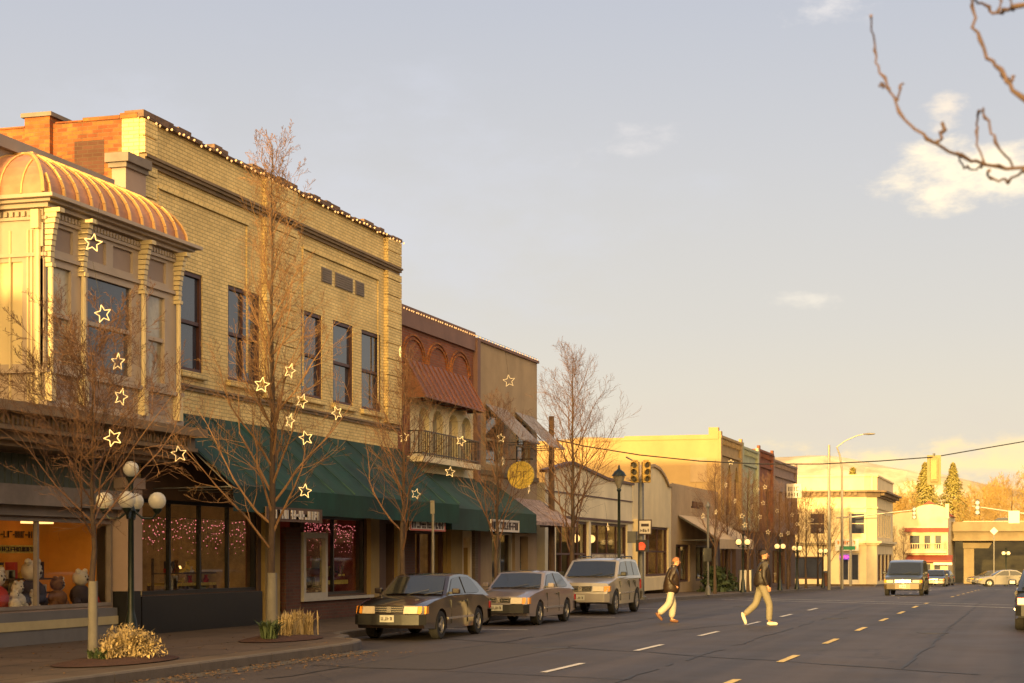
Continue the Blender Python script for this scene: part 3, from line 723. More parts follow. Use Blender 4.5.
mb = MB(); mb.fb(f, Yat(366.5, WF), Yat(375, WF), Z0, 2.9, .003, .12); mb.build('pilaster', 'ochre_plaster', b1, world=True); mb = MB(); mb.fb(f, Yat(394, WF), Yat(398, WF), Z0, 2.9, .003, .1); mb.build('pilaster', 'ochre_plaster', b1, world=True)
door(b1, f, g1[3][0], g1[3][1], Z0 + .02, 2.4, 'dark_frame')
awning(b1, f, 30.25, B1b - .05, 4.5, 3.0, 1.75, .5, 'green_cloth', ends=False, seams=11)
# things seen inside the display window
tb = thing('display_table', 'lit table with small goods inside the dark shop window', 'table', f.p(Yat(212, WF) + 1.0, .3, -1.2))
q = MB(); q.box(-.4, .4, -.8, .8, .72, .78); q.build('tabletop', 'sign_gold', tb)
tl = thing('table_lamp', 'small glowing table lamp on the table inside the dark shop', 'lamp', f.p(Yat(212, WF) + .8, 1.081, -1.2)); q = MB(); q.lathe([(.06, 0), (.015, .03), (.015, .2)], (0, 0, 0), 10); q.build('base', 'chrome', tl); q = MB(); q.lathe([(.11, .2), (.06, .36)], (0, 0, 0), 14); q.build('lamp_shade', 'lamp_warm', tl)
for sx in (-.42, .42):
    for sy in (-.7, .7): q = MB(); q.box(sx - .03, sx + .03, sy - .03, sy + .03, 0, .72); q.build('leg', 'dark_frame', tb)
for k in range(7):
    random.seed(40 + k); p = f.p(Yat(212, WF) + .3 + .22 * k, 1.081, -1.15 + random.uniform(-.25, .25)); q = MB(); hgt = random.uniform(.1, .26)
    q.lathe([(.05, 0), (.07, hgt * .4), (.03, hgt * .7), (.045, hgt)], (0, 0, 0), 10); o = q.build('ornament', random.choice(['lamp_lens', 'sign_gold', 'toy_red']), smooth=True); o.location = p
    tag(o, 'small glowing ornament on the lit table inside the dark shop window', 'ornament', 'ornaments on the lit table')
pc = MB(); pf = f; pc.fb(pf, Yat(215, WF) + 2.0, Yat(215, WF) + 3.6, 1.6, 2.3, -4.15, -4.1); tag(pc.build('picture', 'sign_gold'), 'framed yellowish picture on the back wall of the dark shop', 'picture')
bl = MB()
for k in range(9): bl.fb(f, Yat(165, WF) + 1.0, Yat(165, WF) + 2.2, 1.65 + k * .085, 1.71 + k * .085, -3.4, -3.37)
mat('lit_blind', (.7, .6, .4), .7, .1, 4, emis=(1, .62, .22), es=.35)  # slats emit, so light on the blind is put into its material
tag(bl.build('window_blind', 'lit_blind'), 'pale slatted blind at the back of the dark shop', 'blind')
# goods on shelves inside the shops
def goods(u0, u1, w, zs, label, seed, n):
    random.seed(seed)
    sh = thing('shop_shelf', label, 'shelf', f.p((u0 + u1) / 2, .3, w))
    for z in zs: q = MB(); q.fb(f, u0, u1, z - .03, z, w - .2, w + .2); q.build('shelf_board', 'old_wood', sh, world=True)
    for u in (u0, u1 - .05): q = MB(); q.fb(f, u, u + .05, .3, max(zs) + .3, w - .2, w - .16); q.build('upright', 'old_wood', sh, world=True)
    for k in range(n):
        z = random.choice(zs); u = random.uniform(u0 + .1, u1 - .15); h = random.uniform(.08, .3); q = MB()
        if random.random() < .5: q.lathe([(.05, 0), (.07, h * .3), (.03, h * .7), (.045, h)], f.p(u, z + .002, w + random.uniform(-.1, .12)), 9)
        else: q.fb(f, u, u + random.uniform(.08, .22), z + .002, z + h, w - .1, w + .1)
        tag(q.build('shop_item', random.choice(['toy_red', 'sign_gold', 'toy_brown', 'sign_white', 'ochre_plaster', 'toy_dark', 'pale_green']), smooth=False), 'small item for sale on ' + label, 'shop goods', 'goods on ' + label)
goods(g1[0][0] + .3, g1[0][0] + 2.4, -1.5, (.95, 1.45), 'the left shelf in the wide dark shop window', 51, 16)
goods(g1[0][1] - 2.6, g1[0][1] - .4, -1.0, (.95, 1.3), 'the right shelf in the wide dark shop window', 52, 18)
goods(g1[2][0] + 1.3, g1[2][1] - .3, -.9, (.9, 1.35), 'the shelf in the window over the brick base', 53, 12)
goods(s_u0 + .2, s_u1 - .5, -1.05, (1.0, 1.25), 'the low shelf behind the toys in the orange window', 54, 22)
# icicle curtains of pink bulbs inside the windows
def icicles(u0, u1, ztop, label, seed, w=-.25):
    random.seed(seed); pts = []; n = 96; o = thing('icicle_lights', label, 'string lights', f.p(u0, ztop, w), group='pink icicle lights in the shop windows')
    o0 = f.p(u0, ztop, w); cb = MB(); cols = 26; b = MB(); b.ball((0, 0, 0), .013, 6); me = None
    cb.tube([(0, 0, 0), (0, u1 - u0, 0)], .005, 3)
    cnt = 0
    for c in range(cols):
        u = (u1 - u0) * (c + .5) / cols; L = random.uniform(.25, .65); cb.tube([(0, u, 0), (0, u, -L)], .003, 3, cap=False)
        for k in range(random.choice((3, 4, 4))):
            if cnt >= n: break
            z = -L * (k + random.random()) / 4
            if me is None: q = b.build('bulb', 'bulb_pink', o); me = q.data
            else: q = bpy.data.objects.new('bulb', me); C.objects.link(q); q.parent = o
            q.location = (random.uniform(-.02, .02), u + random.uniform(-.04, .04), z); cnt += 1
    cb.build('cable', 'wire', o); xb = MB()
    for _ in range(170):
        xb.ball((random.uniform(-.05, .05), random.uniform(0, u1 - u0), -.02 - .7 * random.random() ** 1.6), random.uniform(.005, .010), 6)
    tag(xb.build('bulb', 'bulb_pink', o), kind='stuff')
icicles(g1[0][0] + .1, g1[0][1] - .1, 2.42, 'pink icicle lights across the top of the wide dark shop window', 11)
icicles(g1[2][0], g1[2][1] - .1, 2.45, 'pink icicle lights across the window over the brick base', 12)
ps = MB(); ps.fb(f, Yat(335, WF), Yat(362, WF), .95, 1.05, -.4, -.38); ps.fb(f, Yat(335, WF), Yat(340, WF), 1.05, 1.9, -.4, -.38)
scribble(ps, f, Yat(336, WF), Yat(360, WF), 1.15, 1.4, -.38, 9, .05)
tag(ps.build('window_decor', 'sign_gold'), 'dull gold lettered ornament inside the window over the brick base', 'ornament')
bulbs('roof_lights', 'string of warm bulbs along the roof edge of the yellow brick building', [f.p(B1a + .1 + i * .235 + random.uniform(-.05, .05), top1 + .0 + random.uniform(-.04, .05), .17) for i in range(60)], .026)
# ================================================================== brown building with the balcony
B2a, B2b = 43.82, 50.6; top2 = 8.25
b2 = thing('balcony_building', 'narrow brown and red brick building with rust awning over an iron balcony', 'building', (WF, B2a, 0))
ua, ub = Yat(410, WF), Yat(474, WF)
doors = [(Yat(a, WF), Yat(b, WF)) for a, b in ((419, 429), (433, 443), (449, 458), (462, 471))]
fr_ = WF
gb = [(Yat(412, WF), Yat(446, WF), Z0, 2.35), (Yat(461, WF), Yat(467.5, WF), Z0, 2.2)]
mb = MB(); mb.wall(f, B2a, B2b - .3, 5.95, top2, [], .1); mb.wall(f, B2a, ua, 3.3, 5.95, [], .1); mb.wall(f, ub, B2b - .3, 3.3, 5.95, [], .1); mb.build('wall', 'red_brick', b2, world=True)
mb = MB(); mb.fb(f, B2a + .05, B2b - .35, 7.84, top2 + .14, .002, .09); mb.build('fascia', 'mauve_band', b2, world=True)
mb = MB(); mb.fb(f, B2b - .3, B2b - .005, Z0, top2, -.3, .14); mb.build('pilaster', 'mauve_band', b2, world=True)
mb = MB()
for k in range(3):
    cu = B2a + 1.2 + k * 2.0
    for rr in (.8, .95):
        pts = [f.p(cu + rr * math.cos(t * math.pi / 10), 6.98 + rr * .75 * math.sin(t * math.pi / 10), .02) for t in range(11)]
        mb.tube(pts, .035, 4)
mb.build('brick_arch', 'orange_brick', b2, world=True)
mb = MB(); mb.wall(f, ua, ub, 3.3, 5.95, [(a, b, 4.5, 5.78) for a, b in doors], .3)
for a, b in doors: mb.arch(f, a, b, 5.5, 5.78, .001, .3)
mb.build('balcony_wall', 'cream_bright', b2, world=True)
for a, b in doors: window(b2, f, a, b, 4.5, 5.78, 'white_frame', 'dark_glass', fw=.05, w=-.24, rail=False)
mb = MB(); mb.wall(f, B2a, B2b - .3, Z0, 3.3, gb, .4); mb.build('shop_wall', 'ochre_plaster', b2, world=True)
shell(b2, 'red_brick', -32, WF, B2a, B2b, 0, top2)
ba0, ba1 = Yat(406, WF), Yat(479, -15.95)
mb = MB(); mb.fb(f, ba0, ba1, 4.2, 4.36, .002, .5); ba = mb.build('balcony', 'cream_plaster', b2, world=True)
mb = MB()
n = 34
for i in range(n + 1): u = ba0 + .03 + (ba1 - ba0 - .06) * i / n; mb.fb(f, u - .011, u + .011, 4.36, 5.02, .44, .46)
for z in (4.42, 5.02): mb.fb(f, ba0, ba1, z, z + .035, .43, .47)
for u in (ba0 + .01, ba1 - .05):
    for z in (4.42, 5.02): mb.fb(f, u, u + .03, z, z + .035, .02, .43)
    for k in range(3): mb.fb(f, u, u + .02, 4.45, 5.02, .1 + k * .12, .12 + k * .12)
mb.build('railing', 'black_frame', ba, world=True)
awning(b2, f, Yat(404, WF), Yat(466, WF), 7.0, 5.95, .6, .03, 'rust_metal', seams=12, ribm='rust_metal', name='metal_awning')
window(b2, f, *gb[0], 'dark_frame', 'shop_glass', fw=.08, rail=False, mull=2, w=-.15, name='display_window')
room(b2, f, gb[0][0], gb[0][1], Z0, 2.35, 0, 2.2, 'interior_warm', lamps=2)
mb = MB(); mb.arch(f, gb[1][0], gb[1][1], 1.9, 2.2, .002, .3); mb.fb(f, gb[1][0] - .16, gb[1][0] - .01, Z0, 2.2, .002, .08); mb.fb(f, gb[1][1] + .01, gb[1][1] + .16, Z0, 2.2, .002, .08); mb.fb(f, gb[1][0] - .16, gb[1][1] + .16, 2.205, 2.4, .002, .08); mb.build('door_surround', 'cream_plaster', b2, world=True)
door(b2, f, gb[1][0], gb[1][1], Z0 + .01, 2.15, 'dark_frame', glass='interior_orange')  # pane glows to stand for warm light inside
mb = MB(); mb.fb(f, B2a + .02, Yat(411, WF), Z0, 3.0, .003, .12); mb.build('brick_pier', 'dark_brick', b2, world=True)
mb = MB(); mb.fb(f, Yat(446.5, WF), Yat(458, WF), Z0, 2.6, .003, .14); mb.build('pilaster', 'ochre_plaster', b2, world=True)
mb = MB(); mb.fb(f, Yat(470, WF), B2b - .31, Z0, 2.8, .003, .16); mb.build('brick_pier', 'brown_brick', b2, world=True)
awning(b2, f, B2a + .05, 52.0, 3.98, 2.93, 1.5, .58, 'olive_cloth')
bulbs('roof_lights', 'string of warm bulbs along the roof edge of the balcony building', [f.p(B2a + .1 + i * .2 + random.uniform(-.05, .05), top2 + .06, .13) for i in range(34)], .026)
# ================================================================== taupe building
B3a, B3b = 50.62, 57.3; top3 = 8.2
b3 = thing('taupe_building', 'plain taupe building with two slanted striped window awnings and a round sign', 'building', (WF, B3a, 0))
uw = [(Yat(486, WF), Yat(503, WF)), (Yat(516, WF), Yat(530, WF))]
g3 = [(Yat(492, WF), Yat(515, WF), .6, 2.4), (Yat(520, WF), Yat(528, WF), Z0, 2.3)]
mb = MB(); mb.wall(f, B3a, B3b, Z0, top3, [(a, b, 4.5, 6.1) for a, b in uw] + g3, .25); mb.build('wall', 'taupe_plaster', b3, world=True)
shell(b3, 'taupe_dark', -32, WF, B3a, B3b, 0, top3)
coping(b3, f, B3a - .0, B3b + .04, top3, .09, .07, 'mauve_band')
for a, b in uw:
    window(b3, f, a, b, 4.5, 6.1, 'white_frame', 'dark_glass', fw=.07, w=-.12)
    awning(b3, f, a - .15, b + .3, 6.35, 5.25, 1.15, .04, 'grey_cloth' if a < 53 else 'grey_cloth', ends=False)
mb = MB(); mb.fb(f, B3a + .02, B3b, 4.15, 4.3, .002, .08); mb.build('moulding', 'taupe_dark', b3, world=True)
window(b3, f, *g3[0], 'white_frame', 'shop_glass', fw=.07, rail=False, mull=1, w=-.15, name='display_window')
room(b3, f, g3[0][0], g3[0][1], .4, 2.4, 0, 2.0, 'interior_dark', lamps=1)
door(b3, f, g3[1][0], g3[1][1], Z0 + .01, 2.2, 'dark_frame')
awning(b3, f, 52.05, B3b + .3, 3.55, 2.75, 1.3, .12, 'mauve_cloth')
bulbs('roof_lights', 'string of warm bulbs along the roof edge of the taupe building', [f.p(B3a + .1 + i * .3 + random.uniform(-.05, .05), top3 + .12, .1) for i in range(22)], .022)
# ================================================================== gabled cream shop
B4a, B4b = 58.3, 71.9
b4 = thing('gabled_shop', 'low cream shop with shallow gable and wide dark storefront', 'building', (WF, B4a, 0))
s4 = [(Yat(556, WF), Yat(589, WF), .5, 2.95), (Yat(591, WF), Yat(628, WF), .5, 2.95)]
mb = MB(); mb.wall(f, B4a, B4b, Z0, 4.3, s4, .35)
zp = Zat(572, 464, WF); u = [B4a, Yat(572, WF), Yat(607, WF), B4b]; zs = [4.55, zp, 4.65, 4.62]
for i in range(3): mb.quad(f.p(u[i], 4.3), f.p(u[i + 1], 4.3), f.p(u[i + 1], zs[i + 1]), f.p(u[i], zs[i]))
mb.build('wall', 'cream_plaster', b4, world=True)
mb = MB()
for i in range(3): mb.prism([f.p(u[i], zs[i], -.2), f.p(u[i], zs[i], .09), f.p(u[i], zs[i] + .1, .09), f.p(u[i], zs[i] + .1, -.2)], f.p(u[i + 1], zs[i + 1]) - f.p(u[i], zs[i]))
mb.build('coping', 'dark_frame', b4, world=True)
shell(b4, 'cream_plaster', -32, WF, B4a, B4b, 0, 4.2, parapet=.0)
for q in s4: window(b4, f, *q, 'dark_frame', 'shop_glass', fw=.1, rail=True, mull=3, w=-.15, name='display_window')
room(b4, f, s4[0][0], s4[1][1], .3, 2.95, 0, 4, 'interior_dark', lamps=0)
for px in (598, 613):
    q = MB(); c = f.p(Yat(px, WF) + 1.2, 2.35, -1.2); q.ball(c, .17, 10); q.build('pendant_lamp', 'lamp_warm', b4, world=True, smooth=True)
mb = MB(); mb.fb(f, s4[1][0] + .3, s4[1][1] - .3, 1.55, 1.75, -.1, -.085); mb.k = 1; scribble(mb, f, s4[1][0] + .5, s4[1][1] - .5, 1.59, 1.71, -.085, 21, .03)
mb.build('window_sign', ['dark_frame', 'sign_white'], b4, world=True)
mb = MB(); mb.fb(f, B4a + .05, B4b - .05, 3.02, 3.1, .003, .06); mb.fb(f, B4a + .05, B4b - .05, 3.9, 3.95, .003, .03); mb.build('moulding', 'dark_frame', b4, world=True)
# ================================================================== mission parapet shop
B5a, B5b = 72.0, 79.9
b5 = thing('mission_shop', 'cream shop with curved mission-style parapet and white corner pillar', 'building', (WF, B5a, 0))
s5 = [(73.6, 79.4, .75, 2.95)]
mb = MB(); mb.wall(f, B5a, B5b, Z0, 4.5, s5, .3)
prof = [(0, 4.85), (.10, 4.85), (.14, 5.0), (.22, 5.25), (.34, 5.5), (.5, 5.6), (.66, 5.5), (.78, 5.25), (.86, 5.0), (.9, 4.85), (1, 4.85)]
for (a, z), (b, y) in zip(prof, prof[1:]): mb.quad(f.p(B5a + a * 7.9, 4.5), f.p(B5a + b * 7.9, 4.5), f.p(B5a + b * 7.9, y), f.p(B5a + a * 7.9, z))
mb.build('wall', 'warm_white', b5, world=True)
mb = MB()
for (a, z), (b, y) in zip(prof, prof[1:]):
    A, B = f.p(B5a + a * 7.9, z), f.p(B5a + b * 7.9, y); mb.prism([A + Vector((-.3, 0, 0)), A + Vector((.1, 0, 0)), A + Vector((.1, 0, .12)), A + Vector((-.3, 0, .12))], B - A)
mb.build('coping', 'taupe_plaster', b5, world=True)
shell(b5, 'cream_plaster', -32, WF, B5a, B5b, 0, 4.5, parapet=.0)
window(b5, f, *s5[0], 'dark_frame', 'shop_glass', fw=.1, rail=True, mull=2, w=-.15, name='display_window')
room(b5, f, s5[0][0], s5[0][1], .5, 2.95, 0, 3, 'interior_warm', lamps=1)
mb = MB(); mb.fb(f, 72.05, 73.5, Z0, 3.2, .003, .2); mb.build('pillar', 'warm_white', b5, world=True)
mb = MB(); mb.fb(f, 73.55, 79.5, Z0, .7, .003, .1); mb.build('kick_plate', 'warm_white', b5, world=True)
# ================================================================== low taupe shop with tan awning
B6a, B6b = 80.0, 92.2
b6 = thing('low_taupe_shop', 'low taupe shop with wide sloped tan awning beyond the mission parapet', 'building', (WF, B6a, 0))
s6 = [(81, 84.5, .4, 2.2), (86, 91, .4, 2.2)]
mb = MB(); mb.wall(f, B6a, B6b, -.3, 5.05, s6, .3); mb.build('wall', 'taupe_plaster', b6, world=True)
shell(b6, 'taupe_plaster', -32, WF, B6a, B6b, -.3, 5.05, parapet=.3)
for q in s6: window(b6, f, *q, 'dark_frame', 'shop_glass', fw=.1, rail=False, mull=1, w=-.15, name='display_window')
room(b6, f, 81, 91, .2, 2.2, 0, 3, 'interior_dark', lamps=1)
awning(b6, f, 81.5, 91.6, 3.6, 2.45, 2.0, .45, 'tan_cloth', ends=False)
mb = MB(); scribble(mb, f, 84.8, 88.2, 4.02, 4.35, .002, 31, .07); mb.build('lettering', 'dark_brick', b6, world=True)
# ================================================================== the row of four tall facades
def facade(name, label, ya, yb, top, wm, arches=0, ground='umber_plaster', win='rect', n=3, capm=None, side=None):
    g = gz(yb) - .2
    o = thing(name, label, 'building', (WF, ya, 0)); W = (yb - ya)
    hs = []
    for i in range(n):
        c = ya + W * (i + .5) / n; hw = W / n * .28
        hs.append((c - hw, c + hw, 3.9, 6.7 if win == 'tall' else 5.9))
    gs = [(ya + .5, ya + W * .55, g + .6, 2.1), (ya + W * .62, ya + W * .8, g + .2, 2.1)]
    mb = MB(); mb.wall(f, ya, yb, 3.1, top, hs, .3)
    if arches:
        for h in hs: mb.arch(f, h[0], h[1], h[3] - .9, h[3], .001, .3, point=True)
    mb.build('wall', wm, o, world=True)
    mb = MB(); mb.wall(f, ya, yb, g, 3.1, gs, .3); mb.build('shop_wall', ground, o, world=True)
    for h in hs: window(o, f, *h, 'dark_frame', 'dark_glass', fw=.1, w=-.2)
    window(o, f, *gs[0], 'dark_frame', 'shop_glass', fw=.1, rail=False, mull=2, w=-.2, name='display_window'); door(o, f, *gs[1], 'dark_frame')
    room(o, f, gs[0][0], gs[0][1], g + .4, 2.1, 0, 2.5, 'interior_warm', lamps=1)
    coping(o, f, ya, yb, top, .14, .18, capm or wm)
    mb = MB(); mb.fb(f, ya, yb, top - .9, top - .75, .003, .12); mb.fb(f, ya, yb, 3.15, 3.35, .003, .15)
    for i in range(int(W / .5)): mb.fb(f, ya + .1 + i * .5, ya + .3 + i * .5, top - .3, top - .02, .003, .14)
    for u in (ya, yb - .45): mb.fb(f, u + .01, u + .44, 3.36, top + .35, .003, .16)
    mb.build('trim', capm or wm, o, world=True)
    shell(o, side or wm, -30, WF, ya, yb, g, top, parapet=.5)
    return o
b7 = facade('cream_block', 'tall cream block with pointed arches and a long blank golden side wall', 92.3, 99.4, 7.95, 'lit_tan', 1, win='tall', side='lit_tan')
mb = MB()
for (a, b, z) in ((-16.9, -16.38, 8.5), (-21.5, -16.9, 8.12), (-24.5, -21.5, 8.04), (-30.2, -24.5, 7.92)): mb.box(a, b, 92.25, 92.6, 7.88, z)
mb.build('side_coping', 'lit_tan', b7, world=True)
mb = MB(); mb.fb(front(92.3), -17.9, -17.0, 5.6, 6.9, .003, .03); mb.build('bricked_opening', 'taupe_plaster', b7, world=True)
facade('pale_green_block', 'pale green tall facade with arched windows between cream and red blocks', 99.42, 105.6, 7.8, 'pale_green', 1, win='tall', n=3)
facade('red_brick_block', 'narrow dark red brick facade, tall, between pale green and brown blocks', 105.62, 111.6, 8.0, 'red_brick', 0, n=2, capm='red_brick')
b10 = facade('mauve_block', 'plain mauve-brown end block of the far row with white projecting sign', 111.62, 122.9, 7.7, 'mauve_brown', 0, n=4)
sg = MB(); ff = front(118); sg.fb(ff, -16.3, -15.3, 5.55, 6.5, -.1, .1); sg.k = 1; scribble(sg, ff, -16.2, -15.4, 6.0, 6.3, .101, 3, .05); scribble(sg, ff, -16.2, -15.4, 5.65, 5.9, .101, 8, .05)
tag(sg.build('projecting_sign', ['sign_white', 'sign_ink']), 'white box sign projecting from the mauve-brown end block', 'sign')
# ================================================================== white corner building across the side street
G = gz(155)
b11 = thing('white_corner_building', 'two-storey white corner building with dark dentil cornice across the side street', 'building', (-13.5, 153, G))
XC, YC = -13.5, 153; fc = front(YC); fr = street(XC); cut = 1.0
hA = [(-15.9, -14.3, 3.5, 5.4), (-21.6, -20.0, 3.5, 5.4), (-19.2, -17.8, 3.5, 5.4)]; gA = [(-16.6, -14.9, G + .2, 2.0 - .1), (-22.5, -18, G + .6, 1.6)]
hB = [(155 + i * 2.4, 156.3 + i * 2.4, 3.3, 5.4) for i in range(6)]; gB = [(155 + i * 4, 158.2 + i * 4, G + .4, 1.8) for i in range(4)]
mb = MB(); mb.wall(fc, -30, XC - cut, G - .2, 7.3, hA + gA, .3) ; mb.wall(fr, YC + cut, 171, G - .2, 7.3, hB + gB, .3)
mb.quad((XC - cut, YC, G - .2), (XC, YC + cut, G - .2), (XC, YC + cut, 7.3), (XC - cut, YC, 7.3))
mb.quad((-30, 171, G - .2), (XC, 171, G - .2), (XC, 171, 7.3), (-30, 171, 7.3)); mb.quad((-30, YC, 7.2), (XC - cut, YC, 7.2), (XC, YC + cut, 7.2), (XC, 171, 7.2), (-30, 171, 7.2))
mb.build('wall', 'warm_white', b11, world=True)
for h in hA: window(b11, fc, *h, 'warm_white', 'dark_glass', fw=.1, w=-.15)
for h in hB: window(b11, fr, *h, 'warm_white', 'dark_glass', fw=.1, w=-.15)
door(b11, fc, -16.6, -15.75, gA[0][2], gA[0][3], 'white_frame', w=-.2); door(b11, fc, -15.75, -14.9, gA[0][2], gA[0][3], 'white_frame', w=-.2)
window(b11, fc, *gA[1], 'dark_frame', 'dark_glass', fw=.1, w=-.15, rail=False, mull=2, name='display_window')
for h in gB: window(b11, fr, *h, 'dark_frame', 'dark_glass', fw=.1, w=-.15, rail=False, mull=1, name='display_window')
def ring(mb, z0, z1, o):
    pts = [(-30, YC - o), (XC - cut + o * .4, YC - o), (XC + o, YC + cut - o * .4), (XC + o, 171), (XC - .3, 171), (XC - .3, YC + .5), (-30, YC + .3)]
    mb.prism([(x, y, z0) for x, y in pts], (0, 0, z1 - z0))
mb = MB(); ring(mb, 7.3, 8.5, .02); ring(mb, 8.5, 8.66, .12); mb.build('parapet', 'warm_white', b11, world=True)
mb = MB(); ring(mb, 6.75, 7.15, .28); ring(mb, 7.15, 7.3, .85)
for i in range(30): mb.fb(fc, -29.8 + i * .5, -29.55 + i * .5, 6.9, 7.149, .29, .62)
for i in range(34): mb.fb(fr, 154.2 + i * .5, 154.45 + i * .5, 6.9, 7.149, .29, .62)
mb.build('cornice', 'moulding', b11, world=True)
mb = MB(); ring(mb, 2.6, 2.75, .2); ring(mb, 2.75, 2.95, .42); ring(mb, 5.75, 5.9, .1); mb.build('belt_course', 'warm_white', b11, world=True)
sg = MB(); sg.fb(fc, -16.9, -14.9, 2.0 + .1, 3.1, .5, .62); sg.k = 1; scribble(sg, fc, -16.7, -15.1, 2.65, 2.95, .621, 12, .09); scribble(sg, fc, -16.3, -15.1, 2.25, 2.5, .621, 17, .09)
tag(sg.build('shop_sign', ['sign_white', 'sign_orange']), 'white sign panel with orange-red lettering on the white corner building', 'sign')
sg = MB(); sg.fb(fc, -16.55, -15.65, 1.35, 1.75, .05, .15); s_ = sg.build('neon_sign', 'neon_back'); tag(s_, 'purple and pink lit sign over the door of the white corner building', 'sign')
def text(s, size, m, loc, f_, par, depth=.01):
    cu = bpy.data.curves.new('lettering', 'FONT'); cu.body = s; cu.size = size; cu.extrude = depth; cu.align_x = 'CENTER'; cu.align_y = 'CENTER'
    to = bpy.data.objects.new('lettering', cu); C.objects.link(to); bpy.context.view_layer.update()
    me = bpy.data.meshes.new_from_object(to.evaluated_get(bpy.context.evaluated_depsgraph_get())); bpy.data.objects.remove(to)
    me.materials.clear(); me.materials.append(M[m]); up = Vector((0, 0, 1))
    mt = Matrix((f_.u, up, f_.n)).transposed().to_4x4(); mt.translation = Vector(loc); me.transform(mt)
    o = bpy.data.objects.new('lettering', me); C.objects.link(o); o.parent = par; return o
text('OPEN', .34, 'neon_pink', fc.p(-16.1, 1.55, .165), fc, s_)
# ================================================================== white building with red awnings
Y12 = 188; G2 = gz(Y12); f12 = front(Y12)
b12 = thing('red_awning_building', 'small white two-storey building with arched parapet and two tiers of red awnings', 'building', (-12, Y12, G2))
hs = [(-13.2, -12.0, 2.3, 3.9), (-11.7, -10.9, 2.3, 3.9), (-10.6, -9.8, 2.3, 3.9)]; gs = [(-13.4, -12.2, G2, .9), (-11.9, -10.9, G2 + .3, .9), (-10.7, -9.9, G2 + .3, .9)]
mb = MB(); mb.wall(f12, -15.2, -9.2, G2, 5.6, hs + gs, .3)
cx, rr = -11.0, 1.75; arc = [(-15.2, 5.9), (-14, 6.2), (cx - rr, 6.3)] + [(cx - rr * math.cos(t * math.pi / 8), 6.3 + .75 * math.sin(t * math.pi / 8)) for t in range(9)] + [(-9.2, 6.3)]
for (a, z), (b, y) in zip(arc, arc[1:]): mb.quad(f12.p(a, 5.6), f12.p(b, 5.6), f12.p(b, y), f12.p(a, z))
mb.box(-9.45, -9.1, Y12 - .1, Y12 + .3, 5.6, 7.1)
mb.quad((-9.2, Y12, G2), (-9.2, Y12 + 16, G2), (-9.2, Y12 + 16, 5.9), (-9.2, Y12, 5.9)); mb.quad((-15.2, Y12, 5.6), (-9.2, Y12, 5.6), (-9.2, Y12 + 16, 5.6), (-15.2, Y12 + 16, 5.6))
mb.quad((-15.2, Y12, G2), (-15.2, Y12 + 16, G2), (-15.2, Y12 + 16, 5.9), (-15.2, Y12, 5.9))
mb.build('wall', 'warm_white', b12, world=True)
for h in hs + gs[1:]: window(b12, f12, *h, 'warm_white', 'dark_glass', fw=.1, w=-.15, rail=False)
door(b12, f12, *gs[0], 'dark_frame')
awning(b12, f12, -13.6, -9.1, 4.6, 4.3, .6, .12, 'red_awning'); awning(b12, f12, -13.4, -8.7, 1.75, 1.2, 1.6, .2, 'red_awning')
mb = MB(); mb.fb(f12, -13.6, -9.3, 1.95, 2.2, .003, .9)
for i in range(18): mb.fb(f12, -13.5 + i * .24, -13.44 + i * .24, 2.2, 2.9, .85, .9)
mb.fb(f12, -13.6, -9.3, 2.9, 2.98, .84, .92); mb.build('balcony', 'warm_white', b12, world=True)
mb = MB(); mb.fb(f12, -10.6, -8.7, .72, .98, 1.62, 1.68); scribble(mb, f12, -14.9, -12, .75, .95, 1.62, 5, .08); mb.build('awning_lettering', 'sign_white', b12, world=True)
mb = MB(); mb.prism([(-14, Y12 + 5, 5.9), (-8.9, Y12 + 5, 5.9), (-11.4, Y12 + 5, 7.6)], (0, 8, 0)); mb.build('roof', 'red_awning', b12, world=True)
# ================================================================== overpass
ov = thing('overpass', 'concrete road overpass crossing the street in the distance', 'overpass', (-8, 197, gz(197)))
mb = MB(); mb.box(-12, 110, 196, 206, 3.4, 4.3); mb.build('girder', 'concrete', ov, world=True)
mb = MB(); mb.box(-12, 110, 195.3, 195.7, 4.42, 5.35); mb.box(-12, 110, 206.3, 206.7, 4.42, 5.35); mb.build('railing', 'concrete', ov, world=True)
mb = MB(); mb.box(-12, 110, 195.2, 206.8, 4.3, 4.41); mb.box(-12, 110, 195.6, 206.4, 3.3, 3.4); mb.build('deck', 'concrete', ov, world=True)
for x in (-7.3, 14, 32):
    mb = MB(); g = gz(200) - .1
    mb.box(x - .75, x + .35, 199, 200.2, g, 2.5); mb.prism([(x - .8, 198.6, 2.5), (x + 1.9, 198.6, 2.5), (x + 2.4, 198.6, 3.299), (x - .8, 198.6, 3.299)], (0, 2, 0))
    mb.build('pillar', 'concrete', ov, world=True)
mb = MB(); mb.fb(front(195.3), -8, 60, 5.36, 5.42, -.2, .0); mb.build('handrail', 'light_metal', ov, world=True)
mat('embankment_mat', (.05, .042, .016), .95, .5, .4)
mb = MB()
for (a, b, za, zb) in ((212, 222, -1.9, 3.5), (222, 260, 3.5, 6)): mb.quad((-60, a, za), (90, a, za), (90, b, zb), (-60, b, zb))
tag(mb.build('embankment', 'embankment_mat'), kind='structure')
